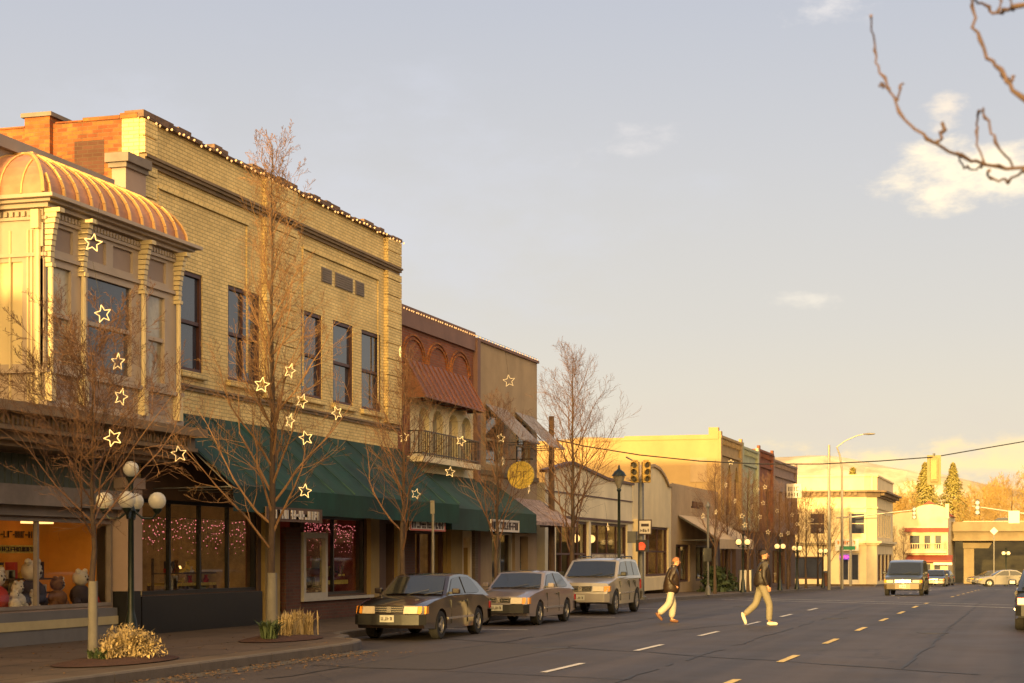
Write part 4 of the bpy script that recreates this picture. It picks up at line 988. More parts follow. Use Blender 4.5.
# ================================================================== unseen buildings behind the viewpoint, added to cast shade on the left side
def plain(name, label, ya, yb, top, m, canopy):
    o = thing(name, label, 'building', (WF, ya, 0)); W = yb - ya; n = max(2, int(W / 3))
    hs = [(ya + W * (i + .3) / n, ya + W * (i + .7) / n, 4.9, 6.4) for i in range(n)] if top > 7 else []
    gs = [(ya + W * (i + .1) / 3, ya + W * (i + .9) / 3, .6, 2.4) for i in range(3)]
    mb = MB(); mb.wall(f, ya, yb, Z0, top, hs + gs, .25); mb.build('wall', m, o, world=True); shell(o, m, -32, WF, ya, yb, 0, top)
    for h in hs: window(o, f, *h)
    for h in gs: window(o, f, *h, 'dark_frame', 'dark_glass', rail=False, mull=1, name='display_window')
    coping(o, f, ya, yb, top, .15, .15, 'stone_grey')
    if canopy: awning(o, f, ya + .3, yb - .3, 3.9, 3.0, canopy, .4, 'green_cloth')
plain('unseen_shop_block', 'unseen low red brick shop block with green awning, added behind the viewpoint for shade', -8, 9.9, 5.4, 'red_brick', 2.0)
plain('unseen_shop_block', 'unseen tall tan brick shop block added behind the viewpoint for shade', -32, -8.1, 8.0, 'tan_brick', 2.2)
plain('unseen_shop_block', 'unseen plain taupe shop block added behind the viewpoint for shade', -60, -32.1, 8.5, 'taupe_plaster', 1.8)
plain('unseen_shop_block', 'farthest unseen grey shop block added behind the viewpoint for shade', -110, -60.1, 9.5, 'grey_wall', 1.5)

# ================================================================== unseen buildings right of the view, added to block low sky and its reflections
fR = F((9.6, 0, 0), (0, 1, 0), (-1, 0, 0))
def plainR(label, ya, yb, top, m, canopy):
    o = thing('unseen_shop_block', label, 'building', (9.6, ya, 0)); W = yb - ya; n = max(2, int(W / 3.2)); k = max(2, int(W / 6))
    hs = [(ya + W * (i + .3) / n, ya + W * (i + .7) / n, 4.9, 6.6) for i in range(n)]
    gs = [(ya + W * (i + .1) / k, ya + W * (i + .9) / k, .6, 2.5) for i in range(k)]
    mb = MB(); mb.wall(fR, ya, yb, gz(yb), top, hs + gs, .25); mb.build('wall', m, o, world=True); shell(o, m, 26, 9.6, ya, yb, gz(yb) - .1, top)
    for h in hs: window(o, fR, *h)
    for h in gs: window(o, fR, *h, 'dark_frame', 'dark_glass', rail=False, mull=1, name='display_window')
    coping(o, fR, ya, yb, top, .15, .15, 'stone_grey')
    if canopy: awning(o, fR, ya + .3, yb - .3, 3.9, 3.0, canopy, .4, 'green_cloth')
plainR('unseen red brick shop block right of the view, added to block low sky', 8, 28, 9.0, 'red_brick', 1.6)
plainR('unseen tan brick shop block right of the view, added to block low sky', 28.1, 52, 7.2, 'tan_brick', 0)
plainR('unseen brown brick shop block right of the view, added to block low sky', 52.1, 74, 6.0, 'brown_brick', 1.6)
plainR('unseen taupe shop block near the far crossing, added to block low sky', 74.1, 121, 5.6, 'taupe_plaster', 0)
plainR('unseen grey shop block right of and behind the viewpoint, added to block low sky', -30, 7.9, 8.4, 'grey_wall', 1.6)

# road wear: patches, covers, seams
def cover(name, x, y, r):
    o = MB(); o.lathe([(r, .003), (r, .0075), (r * .93, .009), (r * .9, .0065), (.01, .007)], (x, y, gz(y)), 26); tag(o.build(name, 'trim_iron'), kind='structure')
mat('trim_iron', (.035, .03, .026), .6, .3, 20)
for x, y, r in ((-8.4, 30.2, .34), (-5.2, 47, .34), (-2.2, 38.5, .34), (-9.3, 57, .3)): cover('manhole_cover', x, y, r)
random.seed(9)
for (xa, ya, xb, yb) in ((-5.3, 18, -5.5, 58), (-9.9, 20, -9.8, 50), (-1.9, 26, -2.1, 70), (-11, 45, -2, 49), (-10.5, 24.5, -4.5, 22.5), (-8, 37, -6.6, 44)):
    mb = MB(); n = int(max(abs(yb - ya), abs(xb - xa)) / .7); P_ = [Vector((xa + (xb - xa) * i / n + random.uniform(-.07, .07), ya + (yb - ya) * i / n + random.uniform(-.07, .07), 0)) for i in range(n + 1)]
    for a, b in zip(P_, P_[1:]):
        if random.random() < .12: continue
        d = (b - a).normalized(); nv = Vector((-d.y, d.x, 0)) * random.uniform(.015, .035); mb.quad(*[(p.x, p.y, gz(p.y) + .0065) for p in (a - nv, b - nv, b + nv, a + nv)])
    tag(mb.build('tar_seam_marking', 'tar'), kind='structure')
# fallen leaves
mat('leaf_litter', (.10, .055, .025), .9, .5, 9)
mb = MB()
for _ in range(900):
    if random.random() < .6: x, y, z = BX + abs(random.gauss(0, .5)), random.uniform(18, 28), .012
    elif random.random() < .5: x, y, z = random.uniform(WF + .2, BX - .3), random.uniform(18, 30), .158
    else: x, y, z = KX + .05 + abs(random.gauss(0, .2)), random.uniform(34, 60), .012
    a = random.uniform(0, 6.28); s_ = random.uniform(.015, .04); c, sn = math.cos(a) * s_, math.sin(a) * s_
    mb.quad((x + c, y + sn, z + random.uniform(0, .02)), (x - sn, y + c, z + .004), (x - c, y - sn, z + random.uniform(0, .02)), (x + sn, y - c, z))
tag(mb.build('fallen_leaves', 'leaf_litter'), 'brown fallen leaves along the kerb and pavement', 'leaves', kind='stuff')
# ------------------------------------------------------------------ bare trees
def rot_about(d, ax, a): return Matrix.Rotation(a, 3, ax) @ d
MINR = [.0026]
def grow(mb, p, d, L, r, lvl, rng, up, spec, stop):
    """one branch as a tapered tube with its own sub-branches"""
    seg = (7, 5, 4, 3)[min(lvl, 3)]; pts = [p.copy()]; rad = [r]; dirs = []
    for i in range(seg):
        d = (d + Vector((rng.gauss(0, .15), rng.gauss(0, .15), rng.gauss(0, .10) + up * .16))).normalized()
        p = p + d * (L / seg); pts.append(p.copy()); dirs.append(d.copy()); rad.append(max(MINR[0], r * (1 - .85 * (i + 1) / seg)))
    mb.tube(pts, rad, (6, 4, 3, 3)[min(lvl, 3)], cap=False)
    if lvl >= stop: return
    n = spec[min(lvl, len(spec) - 1)]
    for k in range(n):
        t = .18 + .80 * (k + rng.random() * .7) / n; i = min(seg - 1, int(t * seg)); fr = t * seg - i
        q = pts[i].lerp(pts[i + 1], fr); ax = dirs[i].orthogonal().normalized(); ax = Matrix.Rotation(rng.uniform(0, 6.283), 3, dirs[i]) @ ax
        nd = rot_about(dirs[i], ax, R(rng.uniform(26, 58)))
        grow(mb, q, nd, L * rng.uniform(.30, .55) * (1.15 - .6 * t), max(MINR[0], rad[i] * .5), lvl + 1, rng, up, spec, stop)
def bare_tree(name, label, seed, H, th, spread, up=.6, limbs=18, spec=(7, 6), stop=2, r0=.1, ang=(42, 62), loc=(0, 0, 0), wrap=0, group=None, tm='bark', bm='twig', top_taper=.75, grate=False):
    rng = random.Random(seed); o = thing(name, label, 'tree', loc, group=group)
    tr = MB(); pts = [Vector((0, 0, -.1)), Vector((0, 0, .25))]; rad = [r0 * 1.35, r0 * 1.05]
    n = 9; p = Vector((0, 0, .25))
    for i in range(n):
        z = .25 + (H * .96 - .25) * (i + 1) / n; pts.append(Vector((rng.gauss(0, .014) * (1 + z / 6), rng.gauss(0, .014) * (1 + z / 6), z)))
        rad.append(max(.006, r0 * (1 - .93 * ((i + 1) / n) ** .8)))
    tr.tube(pts, rad, 8); tr.build('trunk', tm, o, smooth=True, angle=60)
    def at(z):
        for i in range(len(pts) - 1):
            if pts[i].z <= z <= pts[i + 1].z:
                t = (z - pts[i].z) / (pts[i + 1].z - pts[i].z); return pts[i].lerp(pts[i + 1], t), rad[i] * (1 - t) + rad[i + 1] * t
        return pts[-1], rad[-1]
    br = MB(); az = rng.uniform(0, 6)
    for k in range(limbs):
        t = (k / limbs) ** .85; z = th + (H * .93 - th) * t; q, rr = at(z); az += 2.4 + rng.uniform(-.4, .4)
        a = R(rng.uniform(*ang)) * (1 - .35 * t); d = Vector((math.sin(a) * math.cos(az), math.sin(a) * math.sin(az), math.cos(a)))
        L = spread * (1 - top_taper * t) * rng.uniform(.8, 1.15)
        grow(br, q, d, L, max(.006, min(rr * .45, .026)), 0, rng, up, spec, stop)
    br.build('crown', bm, o, smooth=False)
    if wrap:
        w = MB(); w.lathe([(r0 * 1.32, -.05), (r0 * 1.14, .3), (r0 * 1.02, wrap)], (0, 0, 0), 12); w.build('trunk_wrap', 'trunk_wrap', o, smooth=True)
    return o
TX = -13.7
def ty(px, X=TX): return Yat(px, X)
t1 = bare_tree('street_tree', 'bare branching street tree with grey-wrapped trunk in front of the bay window', 21, 4.5, 1.6, 2.45, up=.5, limbs=30, spec=(9, 7, 3), stop=3, r0=.062, ang=(28, 64), loc=(-12.6, ty(93, -12.6), .15), wrap=1.15, group='bare street trees', top_taper=.55)
t2 = bare_tree('street_tree', 'tallest slender bare tree, sunlit golden twigs rising past the yellow brick roof', 34, 9.2, 1.6, 2.6, up=.7, limbs=50, spec=(8, 6, 2), stop=3, r0=.088, ang=(30, 52), loc=(-13.1, ty(272, -13.1), .15), wrap=1.2, group='bare street trees', top_taper=.72, bm='twig_sunlit')
t3 = bare_tree('street_tree', 'bare tree behind the dark brown hatchback, in front of the brick seam', 47, 6.0, 1.6, 2.9, up=.6, limbs=26, spec=(9, 7), r0=.085, ang=(28, 48), loc=(TX, ty(403), .15), group='bare street trees')
t4 = bare_tree('street_tree', 'small bare tree beside the round gold sign, behind the mauve hatchback', 58, 5.8, 1.6, 2.5, up=.65, limbs=24, spec=(9, 7), r0=.075, ang=(26, 46), loc=(TX, ty(497), .15), group='bare street trees')
t5 = bare_tree('street_tree', 'broad oval bare tree before the gabled cream shop', 63, 7.8, 1.5, 3.4, up=.6, limbs=38, spec=(10, 8), r0=.10, ang=(30, 52), loc=(TX, ty(572), .15), group='bare street trees', top_taper=.7)
snapshot(t3); snapshot(t4)
far = [(715, 't4', 'bare tree in front of the sloped tan awning, left of the pair of globes', 1.0), (748, 't3', 'bare tree behind the walker in the dark hat', .98), (768, 't4', 'bare tree in front of the red brick block', 1.06), (788, 't3', 'bare tree before the end of the mauve-brown block', .9),
       (806, 't4', 'bare tree at the end of the row, left of the white corner building', 1.05), (829, 't3', 'last bare tree before the side street, by the tall light pole', 1.0)]
for i, (px, src, lb, sc) in enumerate(far):
    Y = ty(px); dup({'t3': t3, 't4': t4}[src], (TX, Y, gz(Y) + .12), 1.3 * i + .7, lb, sc=sc * 1.0)
for i, (px, src, lb, sc) in enumerate([(727, 't3', 'bare tree before the cream block, right of the low awning', .95), (757, 't4', 'bare tree before the boundary of pale green and red brick facades', .9), (779, 't3', 'bare tree before the left part of the mauve-brown block', .95), (798, 't4', 'bare tree under the white box sign', 1.0), (818, 't3', 'bare tree just left of the tall pale pole', .95)]):
    Y = ty(px, -14.9); dup({'t3': t3, 't4': t4}[src], (-14.9, Y, gz(Y) + .12), 1.9 * i + .2, lb, sc=sc)
Y = 186; dup(t3, (-13.8, 172, gz(172)), 2.2, 'bare tree between the white corner building and the red awnings', sc=1.0)
dup(t4, (-13.2, 181, gz(181)), 4, 'bare tree in front of the red-awning building', sc=1.0)
for i, (y, src, lb, sc_) in enumerate([(14.5, t4, 'unseen bare street tree first behind the viewpoint, added for shade', 1.05), (6, t3, 'unseen bare street tree second behind the viewpoint, added for shade', 1.1), (-3, t4, 'unseen bare street tree third behind the viewpoint, added for shade', 1.2), (-12, t3, 'unseen bare street tree fourth behind the viewpoint, added for shade', 1.15), (-24, t4, 'unseen bare street tree fifth behind the viewpoint, added for shade', 1.3), (-38, t3, 'unseen bare street tree sixth behind the viewpoint, added for shade', 1.25)]):  # unseen row added to shade the near trees and pavement
    dup(src, (TX, y, .15), 1.1 * i, lb, sc=sc_)
# planters with dry grass at the tree bases
def planter(loc, label, seed, rx, ry, greens):
    rng = random.Random(seed); o = thing('planting_bed', label, 'plants', loc)
    mb = MB(); n = 20; mb.add([(rx * math.cos(t * 6.283 / n), ry * math.sin(t * 6.283 / n), .01) for t in range(n)] + [(0, 0, .09)] + [(rx * .6 * math.cos(t * 6.283 / n), ry * .6 * math.sin(t * 6.283 / n), .07 + rng.uniform(-.015, .015)) for t in range(n)],
        [(i, (i + 1) % n, n + 1 + (i + 1) % n, n + 1 + i) for i in range(n)] + [(n + 1 + i, n + 1 + (i + 1) % n, n) for i in range(n)])
    mb.build('mulch', 'mulch', o, smooth=True, angle=80)
    def clump(cx, cy, h, k, m, w, wide):
        b = MB()
        for _ in range(k):
            a = rng.uniform(0, 6.283); l = rng.uniform(.5, 1.0) * h; lean = rng.uniform(.05, wide); p = Vector((cx + rng.gauss(0, .06), cy + rng.gauss(0, .06), .05)); s = Vector((-math.sin(a), math.cos(a), 0)) * w * rng.uniform(.6, 1.3)
            q = p + Vector((math.cos(a) * lean * l * .45, math.sin(a) * lean * l * .45, l * .65)); e = p + Vector((math.cos(a) * lean * l, math.sin(a) * lean * l, l * rng.uniform(.8, 1)))
            b.quad(p - s * .5, p + s * .5, q + s, q - s); b.quad(q - s, q + s, e)
        b.build('grass_clump' if m == 'dry_grass' else 'shrub', m, o)
    for (cx, cy, h, k, wd) in greens['dry']: clump(cx, cy, h, k, 'dry_grass', .016, wd)
    pl_ = MB()
    for (cx, cy, h, k, wd) in greens['dry']:
        for _ in range(int(k * (4 if wd > .8 else .5))):
            a, e = rng.uniform(0, 6.283), rng.uniform(0, 1.57); rr = h * rng.uniform(.3, 1.05); c = Vector((cx + rr * math.cos(a) * math.cos(e), cy + rr * math.sin(a) * math.cos(e), .08 + rr * math.sin(e) * .95)); s_ = .013
            v = [Vector((rng.gauss(0, s_), rng.gauss(0, s_), rng.gauss(0, s_ * 1.6))) for _ in range(3)]; pl_.quad(c + v[0], c + v[1], c + v[2])
    if len(pl_.f) > 900: pl_.build('seed_heads', 'dry_grass', o)
    for (cx, cy, h, k, wd) in greens['green']: clump(cx, cy, h, k, 'green_leaf', .025, wd)
    return o
planter((-12.5, ty(93, -12.6) + .5, .155), 'bed of dry pale grass and red mulch at the nearest tree', 5, .62, 1.45, {'dry': [(.12, .0, .42, 330, 1.0), (.2, .3, .36, 260, 1.1), (.05, -.35, .24, 160, 1.2), (-.05, .35, .46, 220, .9)], 'green': [(.0, -.5, .2, 90, 1.2)]})
planter((-13.0, ty(272, -13.1) + .2, .155), 'bed of dry stalks and a green clump below the tallest tree', 6, .6, 1.3, {'dry': [(.1, -.05, .5, 170, .5), (.05, .5, .55, 190, .4), (.1, .9, .5, 130, .4)], 'green': [(.1, -.75, .38, 220, 1.0)]})
# ------------------------------------------------------------------ trees behind
def conifer(label, x, y, H, W, seed, cat_name='pine_tree'):
    rng = random.Random(seed); g = gz(y); o = thing(cat_name, label, 'tree', (x, y, g), group='conifers beyond the corner')
    t = MB(); t.tube([(0, 0, 0), (0, 0, H)], [.35, .04], 7); t.build('trunk', 'bark', o)
    b = MB()
    for k in range(int(H * 330)):
        z = H * (.08 + .92 * rng.random() ** .8); rr = W * (1 - z / H) ** 1.05 * (.95 + .12 * math.sin(z * 2.3 + seed)) + .12; a = rng.uniform(0, 6.283); q = rr * rng.uniform(.35, 1.05)
        c = Vector((q * math.cos(a), q * math.sin(a), z - q * .18)); s = rng.uniform(.15, .34)
        d = Vector((math.cos(a), math.sin(a), -.25 + rng.gauss(0, .2))); n = Vector((-math.sin(a), math.cos(a), rng.gauss(0, .4)))
        b.quad(c - n * s * .5, c + d * s * 1.2 - Vector((0, 0, .05)), c + n * s * .5, c - d * s * .4 + Vector((0, 0, s * .4)))
    b.build('crown', 'conifer_leaf', o)
    return o
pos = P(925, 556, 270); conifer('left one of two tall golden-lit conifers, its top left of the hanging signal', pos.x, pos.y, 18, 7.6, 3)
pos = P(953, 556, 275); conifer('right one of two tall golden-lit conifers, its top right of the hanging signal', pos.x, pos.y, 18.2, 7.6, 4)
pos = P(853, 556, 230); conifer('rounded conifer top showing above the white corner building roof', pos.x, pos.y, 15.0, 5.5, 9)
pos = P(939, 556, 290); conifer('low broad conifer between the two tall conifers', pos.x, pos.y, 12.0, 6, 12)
MINR[0] = .012
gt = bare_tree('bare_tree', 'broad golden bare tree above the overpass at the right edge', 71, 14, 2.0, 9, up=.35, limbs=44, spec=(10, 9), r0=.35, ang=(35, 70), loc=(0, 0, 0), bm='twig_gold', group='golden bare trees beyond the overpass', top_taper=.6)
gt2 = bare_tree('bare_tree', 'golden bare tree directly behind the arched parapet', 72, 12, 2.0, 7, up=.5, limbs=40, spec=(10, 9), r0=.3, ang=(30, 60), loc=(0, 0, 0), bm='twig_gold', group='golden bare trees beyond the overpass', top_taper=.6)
for o_, k in ((gt, 5.0), (gt2, 5.0)):
    me = [c for c in children(o_) if c.name.startswith('crown')][0].data
snapshot(gt); snapshot(gt2); MINR[0] = .0026
def place(o, px, d, first=True, rz=0, label=None, sc=1):
    p = P(px, 556, d); loc = (p.x, p.y, gz(p.y) - .3)
    if first: o.location = loc; o.rotation_euler.z = rz; o.scale = (sc,) * 3
    else: dup(o, loc, rz, label, sc=sc)
place(gt, 1012, 255, sc=1.0)
place(gt2, 905, 250, sc=1.0)
place(gt, 980, 262, False, 1.1, 'golden bare tree above the overpass, left of the white mast sign', sc=.92)
place(gt2, 890, 275, False, 2.0, 'golden bare tree just right of the white corner building roof', sc=1.0)
place(gt, 1045, 250, False, 3.1, 'golden bare tree beyond the overpass, cut by the right picture edge', sc=1.05)
place(gt2, 995, 300, False, 4.1, 'more distant golden bare tree rising behind those above the overpass', sc=1.3)
place(gt2, 965, 300, False, 5.0, 'golden bare tree behind the right tall conifer', sc=1.1)
place(gt, 920, 310, False, .6, 'golden bare tree behind the left tall conifer', sc=1.1)
place(gt, 870, 300, False, 4.6, 'golden bare tree behind the white corner building', sc=.9)
def bush(label, x, y, w, h, seed, group='bushes under the overpass', m='bush_leaf', name='bush'):
    rng = random.Random(seed); o = thing(name, label, 'bush', (x, y, gz(y)), group=group); b = MB()
    for _ in range(700):
        a = rng.uniform(0, 6.283); e = rng.uniform(0, 1.57); rr = rng.uniform(.55, 1.05); c = Vector((w * rr * math.cos(a) * math.cos(e), w * rr * math.sin(a) * math.cos(e), h * rr * math.sin(e))); s = min(w, h) * .14
        v = [Vector((rng.gauss(0, s), rng.gauss(0, s), rng.gauss(0, s))) for _ in range(3)]; b.quad(c + v[0], c + v[1], c + v[2])
    b.build('foliage', m, o); st = MB(); st.tube([(0, 0, -.1), (0, 0, h * .6)], [.08, .03], 5); st.build('stem', 'bark', o)
for i, (px, w, h, lb) in enumerate([(985, 2.2, 2.6, 'olive bush under the overpass left of the globe lamp post'), (1003, 2.6, 3.2, 'tallest olive bush under the overpass behind the globe lamp post'), (1018, 2.4, 2.2, 'olive bush under the overpass at the right picture edge')]):
    p = P(px, 556, 214); bush(lb, p.x, p.y, w, h, i + 1)
p = P(736, 556, 84); bush('dark green clipped shrub on the far pavement behind the walkers', -15.2, 84.5, .75, 1.3, 8, 'shrubs on the far pavement', 'green_leaf'); bush('dark green clipped shrub beside the bin frame by the pale facade', -15.2, 87.2, .7, 1.2, 9, 'shrubs on the far pavement', 'green_leaf')
# ------------------------------------------------------------------ overhanging tree near the viewpoint
nb = thing('overhanging_tree', 'bare twigs of a near tree reaching in at the top right corner', 'tree', (6.6, 8.4, .15))
t = MB(); t.tube([(6.6, 8.4, 0), (6.55, 8.4, 1.5), (6.4, 8.3, 3.0), (6.1, 8.2, 4.2), (5.9, 8.1, 5.6)], [.16, .13, .11, .08, .03], 10); t.build('trunk', 'bark', nb, world=True, smooth=True)
def ptw(pts, d, r0, r1, mbx):
    q = [P(x, y, d + .12 * math.sin(i)) for i, (x, y) in enumerate(pts)]; sm = []; jr = random.Random(int(pts[0][0]))
    for i in range(len(q) - 1):      # Catmull-Rom for smooth growth
        a, b, c, e = q[max(i - 1, 0)], q[i], q[i + 1], q[min(i + 2, len(q) - 1)]
        for k in range(4):
            u = k / 4; sm.append(.5 * ((2 * b) + (c - a) * u + (2 * a - 5 * b + 4 * c - e) * u * u + (3 * b - a - 3 * c + e) * u ** 3))
    sm.append(q[-1]); n = len(sm); sm = [v + Vector((jr.gauss(0, .003), 0, jr.gauss(0, .004))) for v in sm]; mbx.tube(sm, [r0 + (r1 - r0) * i / (n - 1) + (.0022 if i % 5 == 0 else 0) for i in range(n)], 7); return q
t = MB()
A = ptw([(872, 15), (874, 45), (878, 66), (890, 92), (905, 118), (928, 138), (955, 154), (985, 163), (1024, 169), (1150, 160), (1350, 60)], 5.2, .0024, .0065, t)
ptw([(958, 155), (964, 167), (975, 169), (984, 162)], 5.2, .0028, .0028, t); ptw([(984, 162), (978, 138), (977, 120), (982, 108), (988, 122), (996, 142), (1012, 165)], 5.2, .003, .0035, t)
ptw([(988, 170), (990, 178), (1002, 181), (1016, 177), (1026, 169)], 5.2, .0035, .004, t); ptw([(938, 142), (942, 132), (943, 123)], 5.2, .004, .006, t)
ptw([(888, 90), (882, 84), (880, 86)], 5.2, .003, .0035, t); ptw([(897, 100), (900, 90), (903, 84)], 5.2, .003, .0035, t)
B = ptw([(970, -30), (971, 0), (975, 25), (988, 55), (1004, 76), (1022, 97), (1100, 130), (1350, 60)], 5.0, .003, .008, t); ptw([(1004, 76), (1008, 80), (1015, 76)], 5.0, .003, .005, t)
ptw([(974, -4), (985, 6), (997, 12), (1012, 8), (1030, 3), (1200, -20), (1400, -10)], 5.1, .003, .008, t); ptw([(998, 12), (1001, 0), (1003, -20)], 5.1, .003, .003, t); ptw([(1012, 8), (1010, -3)], 5.1, .003, .003, t)
for e in (P(1350, 60, 5.2), P(1350, 60, 5.0), P(1400, -10, 5.1)): t.tube([e, e.lerp(Vector((6.15, 8.2, 4.2)), .5) + Vector((0, 0, .25)), Vector((6.15, 8.2, 4.1))], [.014, .03, .05], 8)
rng = random.Random(5)
for k in range(14):
    a = rng.uniform(0, 6.28); grow(t, Vector((6.2, 8.25, 3.6 + k * .14)), Vector((abs(math.cos(a)) * .8, math.sin(a) * .6 + .3, .6)).normalized(), 2.2, .03, 0, rng, .5, (6, 5), 2)
t.build('crown', 'near_twig', nb, world=True, smooth=True, angle=80)
# ------------------------------------------------------------------ wire stars
def make_star(label, loc, rz=0, s=.17, group=None):
    o = thing('star_decoration', label, 'star', loc, rz, group=group or 'wire stars strung between the street trees'); mb = MB(); pts = []
    for i in range(11):
        rr = s if i % 2 == 0 else s * .45; a = math.pi / 2 + math.pi * i / 5; pts.append((rr * math.cos(a), 0, rr * math.sin(a)))
    for a, b in zip(pts, pts[1:]): mb.tube([a, b], .009, 5)
    w = mb.build('star_outline', 'star_wire', o); c = MB(); c.tube([(0, 0, s), (0, 0, s + .8)], .0035, 3); c.build('cable', 'wire', o)
    return o
st0 = None
def star(px, py, X, label, s=1, rz=.3, group=None):
    global st0
    Y = Yat(px, X); d = Y * CA - X * SA; loc = (X, Y, EYE + (HOR - py) * d / FPX)
    s *= .78; k = math.sin(px * 12.9898) * 43758.5; k -= math.floor(k); k2 = math.sin(py * 78.233) * 43758.5; k2 -= math.floor(k2)
    if st0 is None: st0 = make_star(label, loc, rz); st0.scale = (s,) * 3; snapshot(st0); q = st0
    else: q = dup(st0, loc, rz, label, group, sc=s)
    q.rotation_euler = (R(-14 + 28 * k2), R(-24 + 48 * k), rz + R(-35 + 85 * k2))
for i, (px, py, lb) in enumerate([(93, 243, 'top wire star of the column, against the bay transoms'), (103, 314, 'wire star against the middle bay window, second from top'), (118, 362, 'wire star in the lower half of the middle bay window'), (121, 397, 'sideways wire star just under the middle bay window'), (113, 438, 'wire star against the brown cornice under the bay'), (179, 454, 'bright narrow wire star before the left end of the green awning')]):
    star(px, py, -11.9, lb, .92, .3 + .15 * i)
for i, (px, py, lb) in enumerate([(262, 385, 'wire star left of the tallest tree trunk, below the wide window'), (290, 371, 'highest wire star right of the tallest trunk, on yellow brick'), (302, 401, 'wire star below the narrow sash windows, beside the tallest tree'), (290, 421, 'lowest wire star on yellow brick beside the tallest tree'), (337, 413, 'wire star under the middle narrow sash window'), (306, 438, 'wire star at the upper edge of the green awning'), (305, 491, 'bright wire star low in front of the green awning above a hanging sign')]):
    star(px, py, -11.7, lb, .95, .2 + .2 * i)
for i, (px, py, lb, X, s) in enumerate([(509, 381, 'golden wire star hung flat on the blank taupe wall', -16.2, 1.5), (404, 437, 'wire star left of the balcony railing', -14, 1), (461, 441, 'wire star in front of the balcony railing', -14, 1), (450, 472, 'wire star over the olive awning below the balcony', -14, 1), (416, 494, 'wire star on the olive awning by the brick seam', -14, 1), (501, 438, 'wire star beneath the first slanted window awning', -14, 1), (503, 461, 'wire star between the balcony and the round gold sign', -14, 1), (529, 489, 'wire star right of the round gold sign', -14, 1), (400, 352, 'wire star at the seam of the brick and balcony buildings', -14.2, 1), (608, 527, 'wire star before the dark storefront of the gabled shop', -14, 1.1)]):
    star(px, py, X, lb, s, .25 * i)
rng = random.Random(17); fl = ['wire star among the far street trees beyond the crossing']
for i, (px, py) in enumerate([(731, 462), (735, 501), (742, 516), (745, 525), (752, 507), (758, 490), (765, 487), (760, 517), (768, 532), (763, 503), (777, 511), (781, 535), (788, 533), (792, 515), (797, 524), (805, 528), (812, 520), (820, 530), (703, 516), (716, 512), (726, 485)]):
    star(px, py, -13.4 - .1 * (i % 3), fl[0], .95, rng.uniform(-.4, .9), 'stars among the far street trees')
# ------------------------------------------------------------------ lamps with globes
def globe_lamp(label, loc, gm='globe', n=4, top=True):
    o = thing('globe_lamp', label, 'street lamp', loc, group='globe street lamps')
    m = MB(); m.lathe([(.15, 0), (.15, .08), (.11, .14), (.09, .5), (.065, .6), (.05, .68), (.042, 2.15), (.075, 2.2), (.05, 2.26), (.035, 2.6), (.05, 2.66), (.09, 2.72)], (0, 0, 0), 14); m.build('post', 'dark_green_paint', o, smooth=True)
    for a in range(n):
        t = a * 2 * math.pi / n + .35; c, s = math.cos(t) * (1 if n > 2 else .52), math.sin(t) * (1 if n > 2 else .52); m = MB()
        m.tube([(.04 * c, .04 * s, 2.2), (.18 * c, .18 * s, 2.08), (.33 * c, .33 * s, 2.08), (.40 * c, .40 * s, 2.17)], .02, 6); m.lathe([(.03, 2.15), (.07, 2.2), (.075, 2.23)], (.40 * c, .40 * s, 0), 10); m.build('arm', 'dark_green_paint', o, smooth=True)
        g = MB(); g.ball((.40 * c, .40 * s, 2.35), .135, 16); g.build('globe', gm, o, smooth=True, angle=80)
    if top: g = MB(); g.ball((0, 0, 2.84), .12, 16); g.build('globe', gm, o, smooth=True, angle=80)
    return o
gl = globe_lamp('nearest dark green post with white globes, beside the dry grass bed', (-13.4, Yat(131, -13.4), .15))
snapshot(gl)
gf = globe_lamp('lit globe lamp left of the walker in the dark hat', (-13.3, Yat(743, -13.3), gz(80) + .15), 'globe_lit', 2, False); snapshot(gf)
for px, lb in ((780, 'lit globe lamp just right of the walker in the dark hat'), (797, 'lit globe lamp third along the far row, before the mauve block'), (823, 'lit globe lamp by the last street trees of the row')):
    Y = Yat(px, -13.3); dup(gf, (-13.3, Y, gz(Y) + .15), .5, lb)
p = P(1006, 556, 158); dup(gf, (p.x, p.y, gz(p.y)), .3, 'distant lamp post with globes in front of the overpass shadow', sc=1.25)
# tall lantern post
o = thing('lantern_post', 'tall dark post with single acorn lantern beside the gabled shop', 'street lamp', (-13.2, Yat(619, -13.2), .15))
m = MB(); m.lathe([(.17, 0), (.17, .1), (.11, .2), (.09, .7), (.055, .8), (.045, 3.6), (.08, 3.66), (.05, 3.72)], (0, 0, 0), 12); m.build('post', 'dark_green_paint', o, smooth=True)
m = MB(); m.lathe([(.06, 3.72), (.17, 3.98), (.20, 4.12)], (0, 0, 0), 8); m.build('lantern', 'trunk_wrap', o, smooth=True); m = MB(); m.lathe([(.25, 4.12), (.16, 4.26), (.05, 4.34), (.03, 4.44), (.005, 4.5)], (0, 0, 0), 12); m.build('lantern_cap', 'dark_green_paint', o, smooth=True)
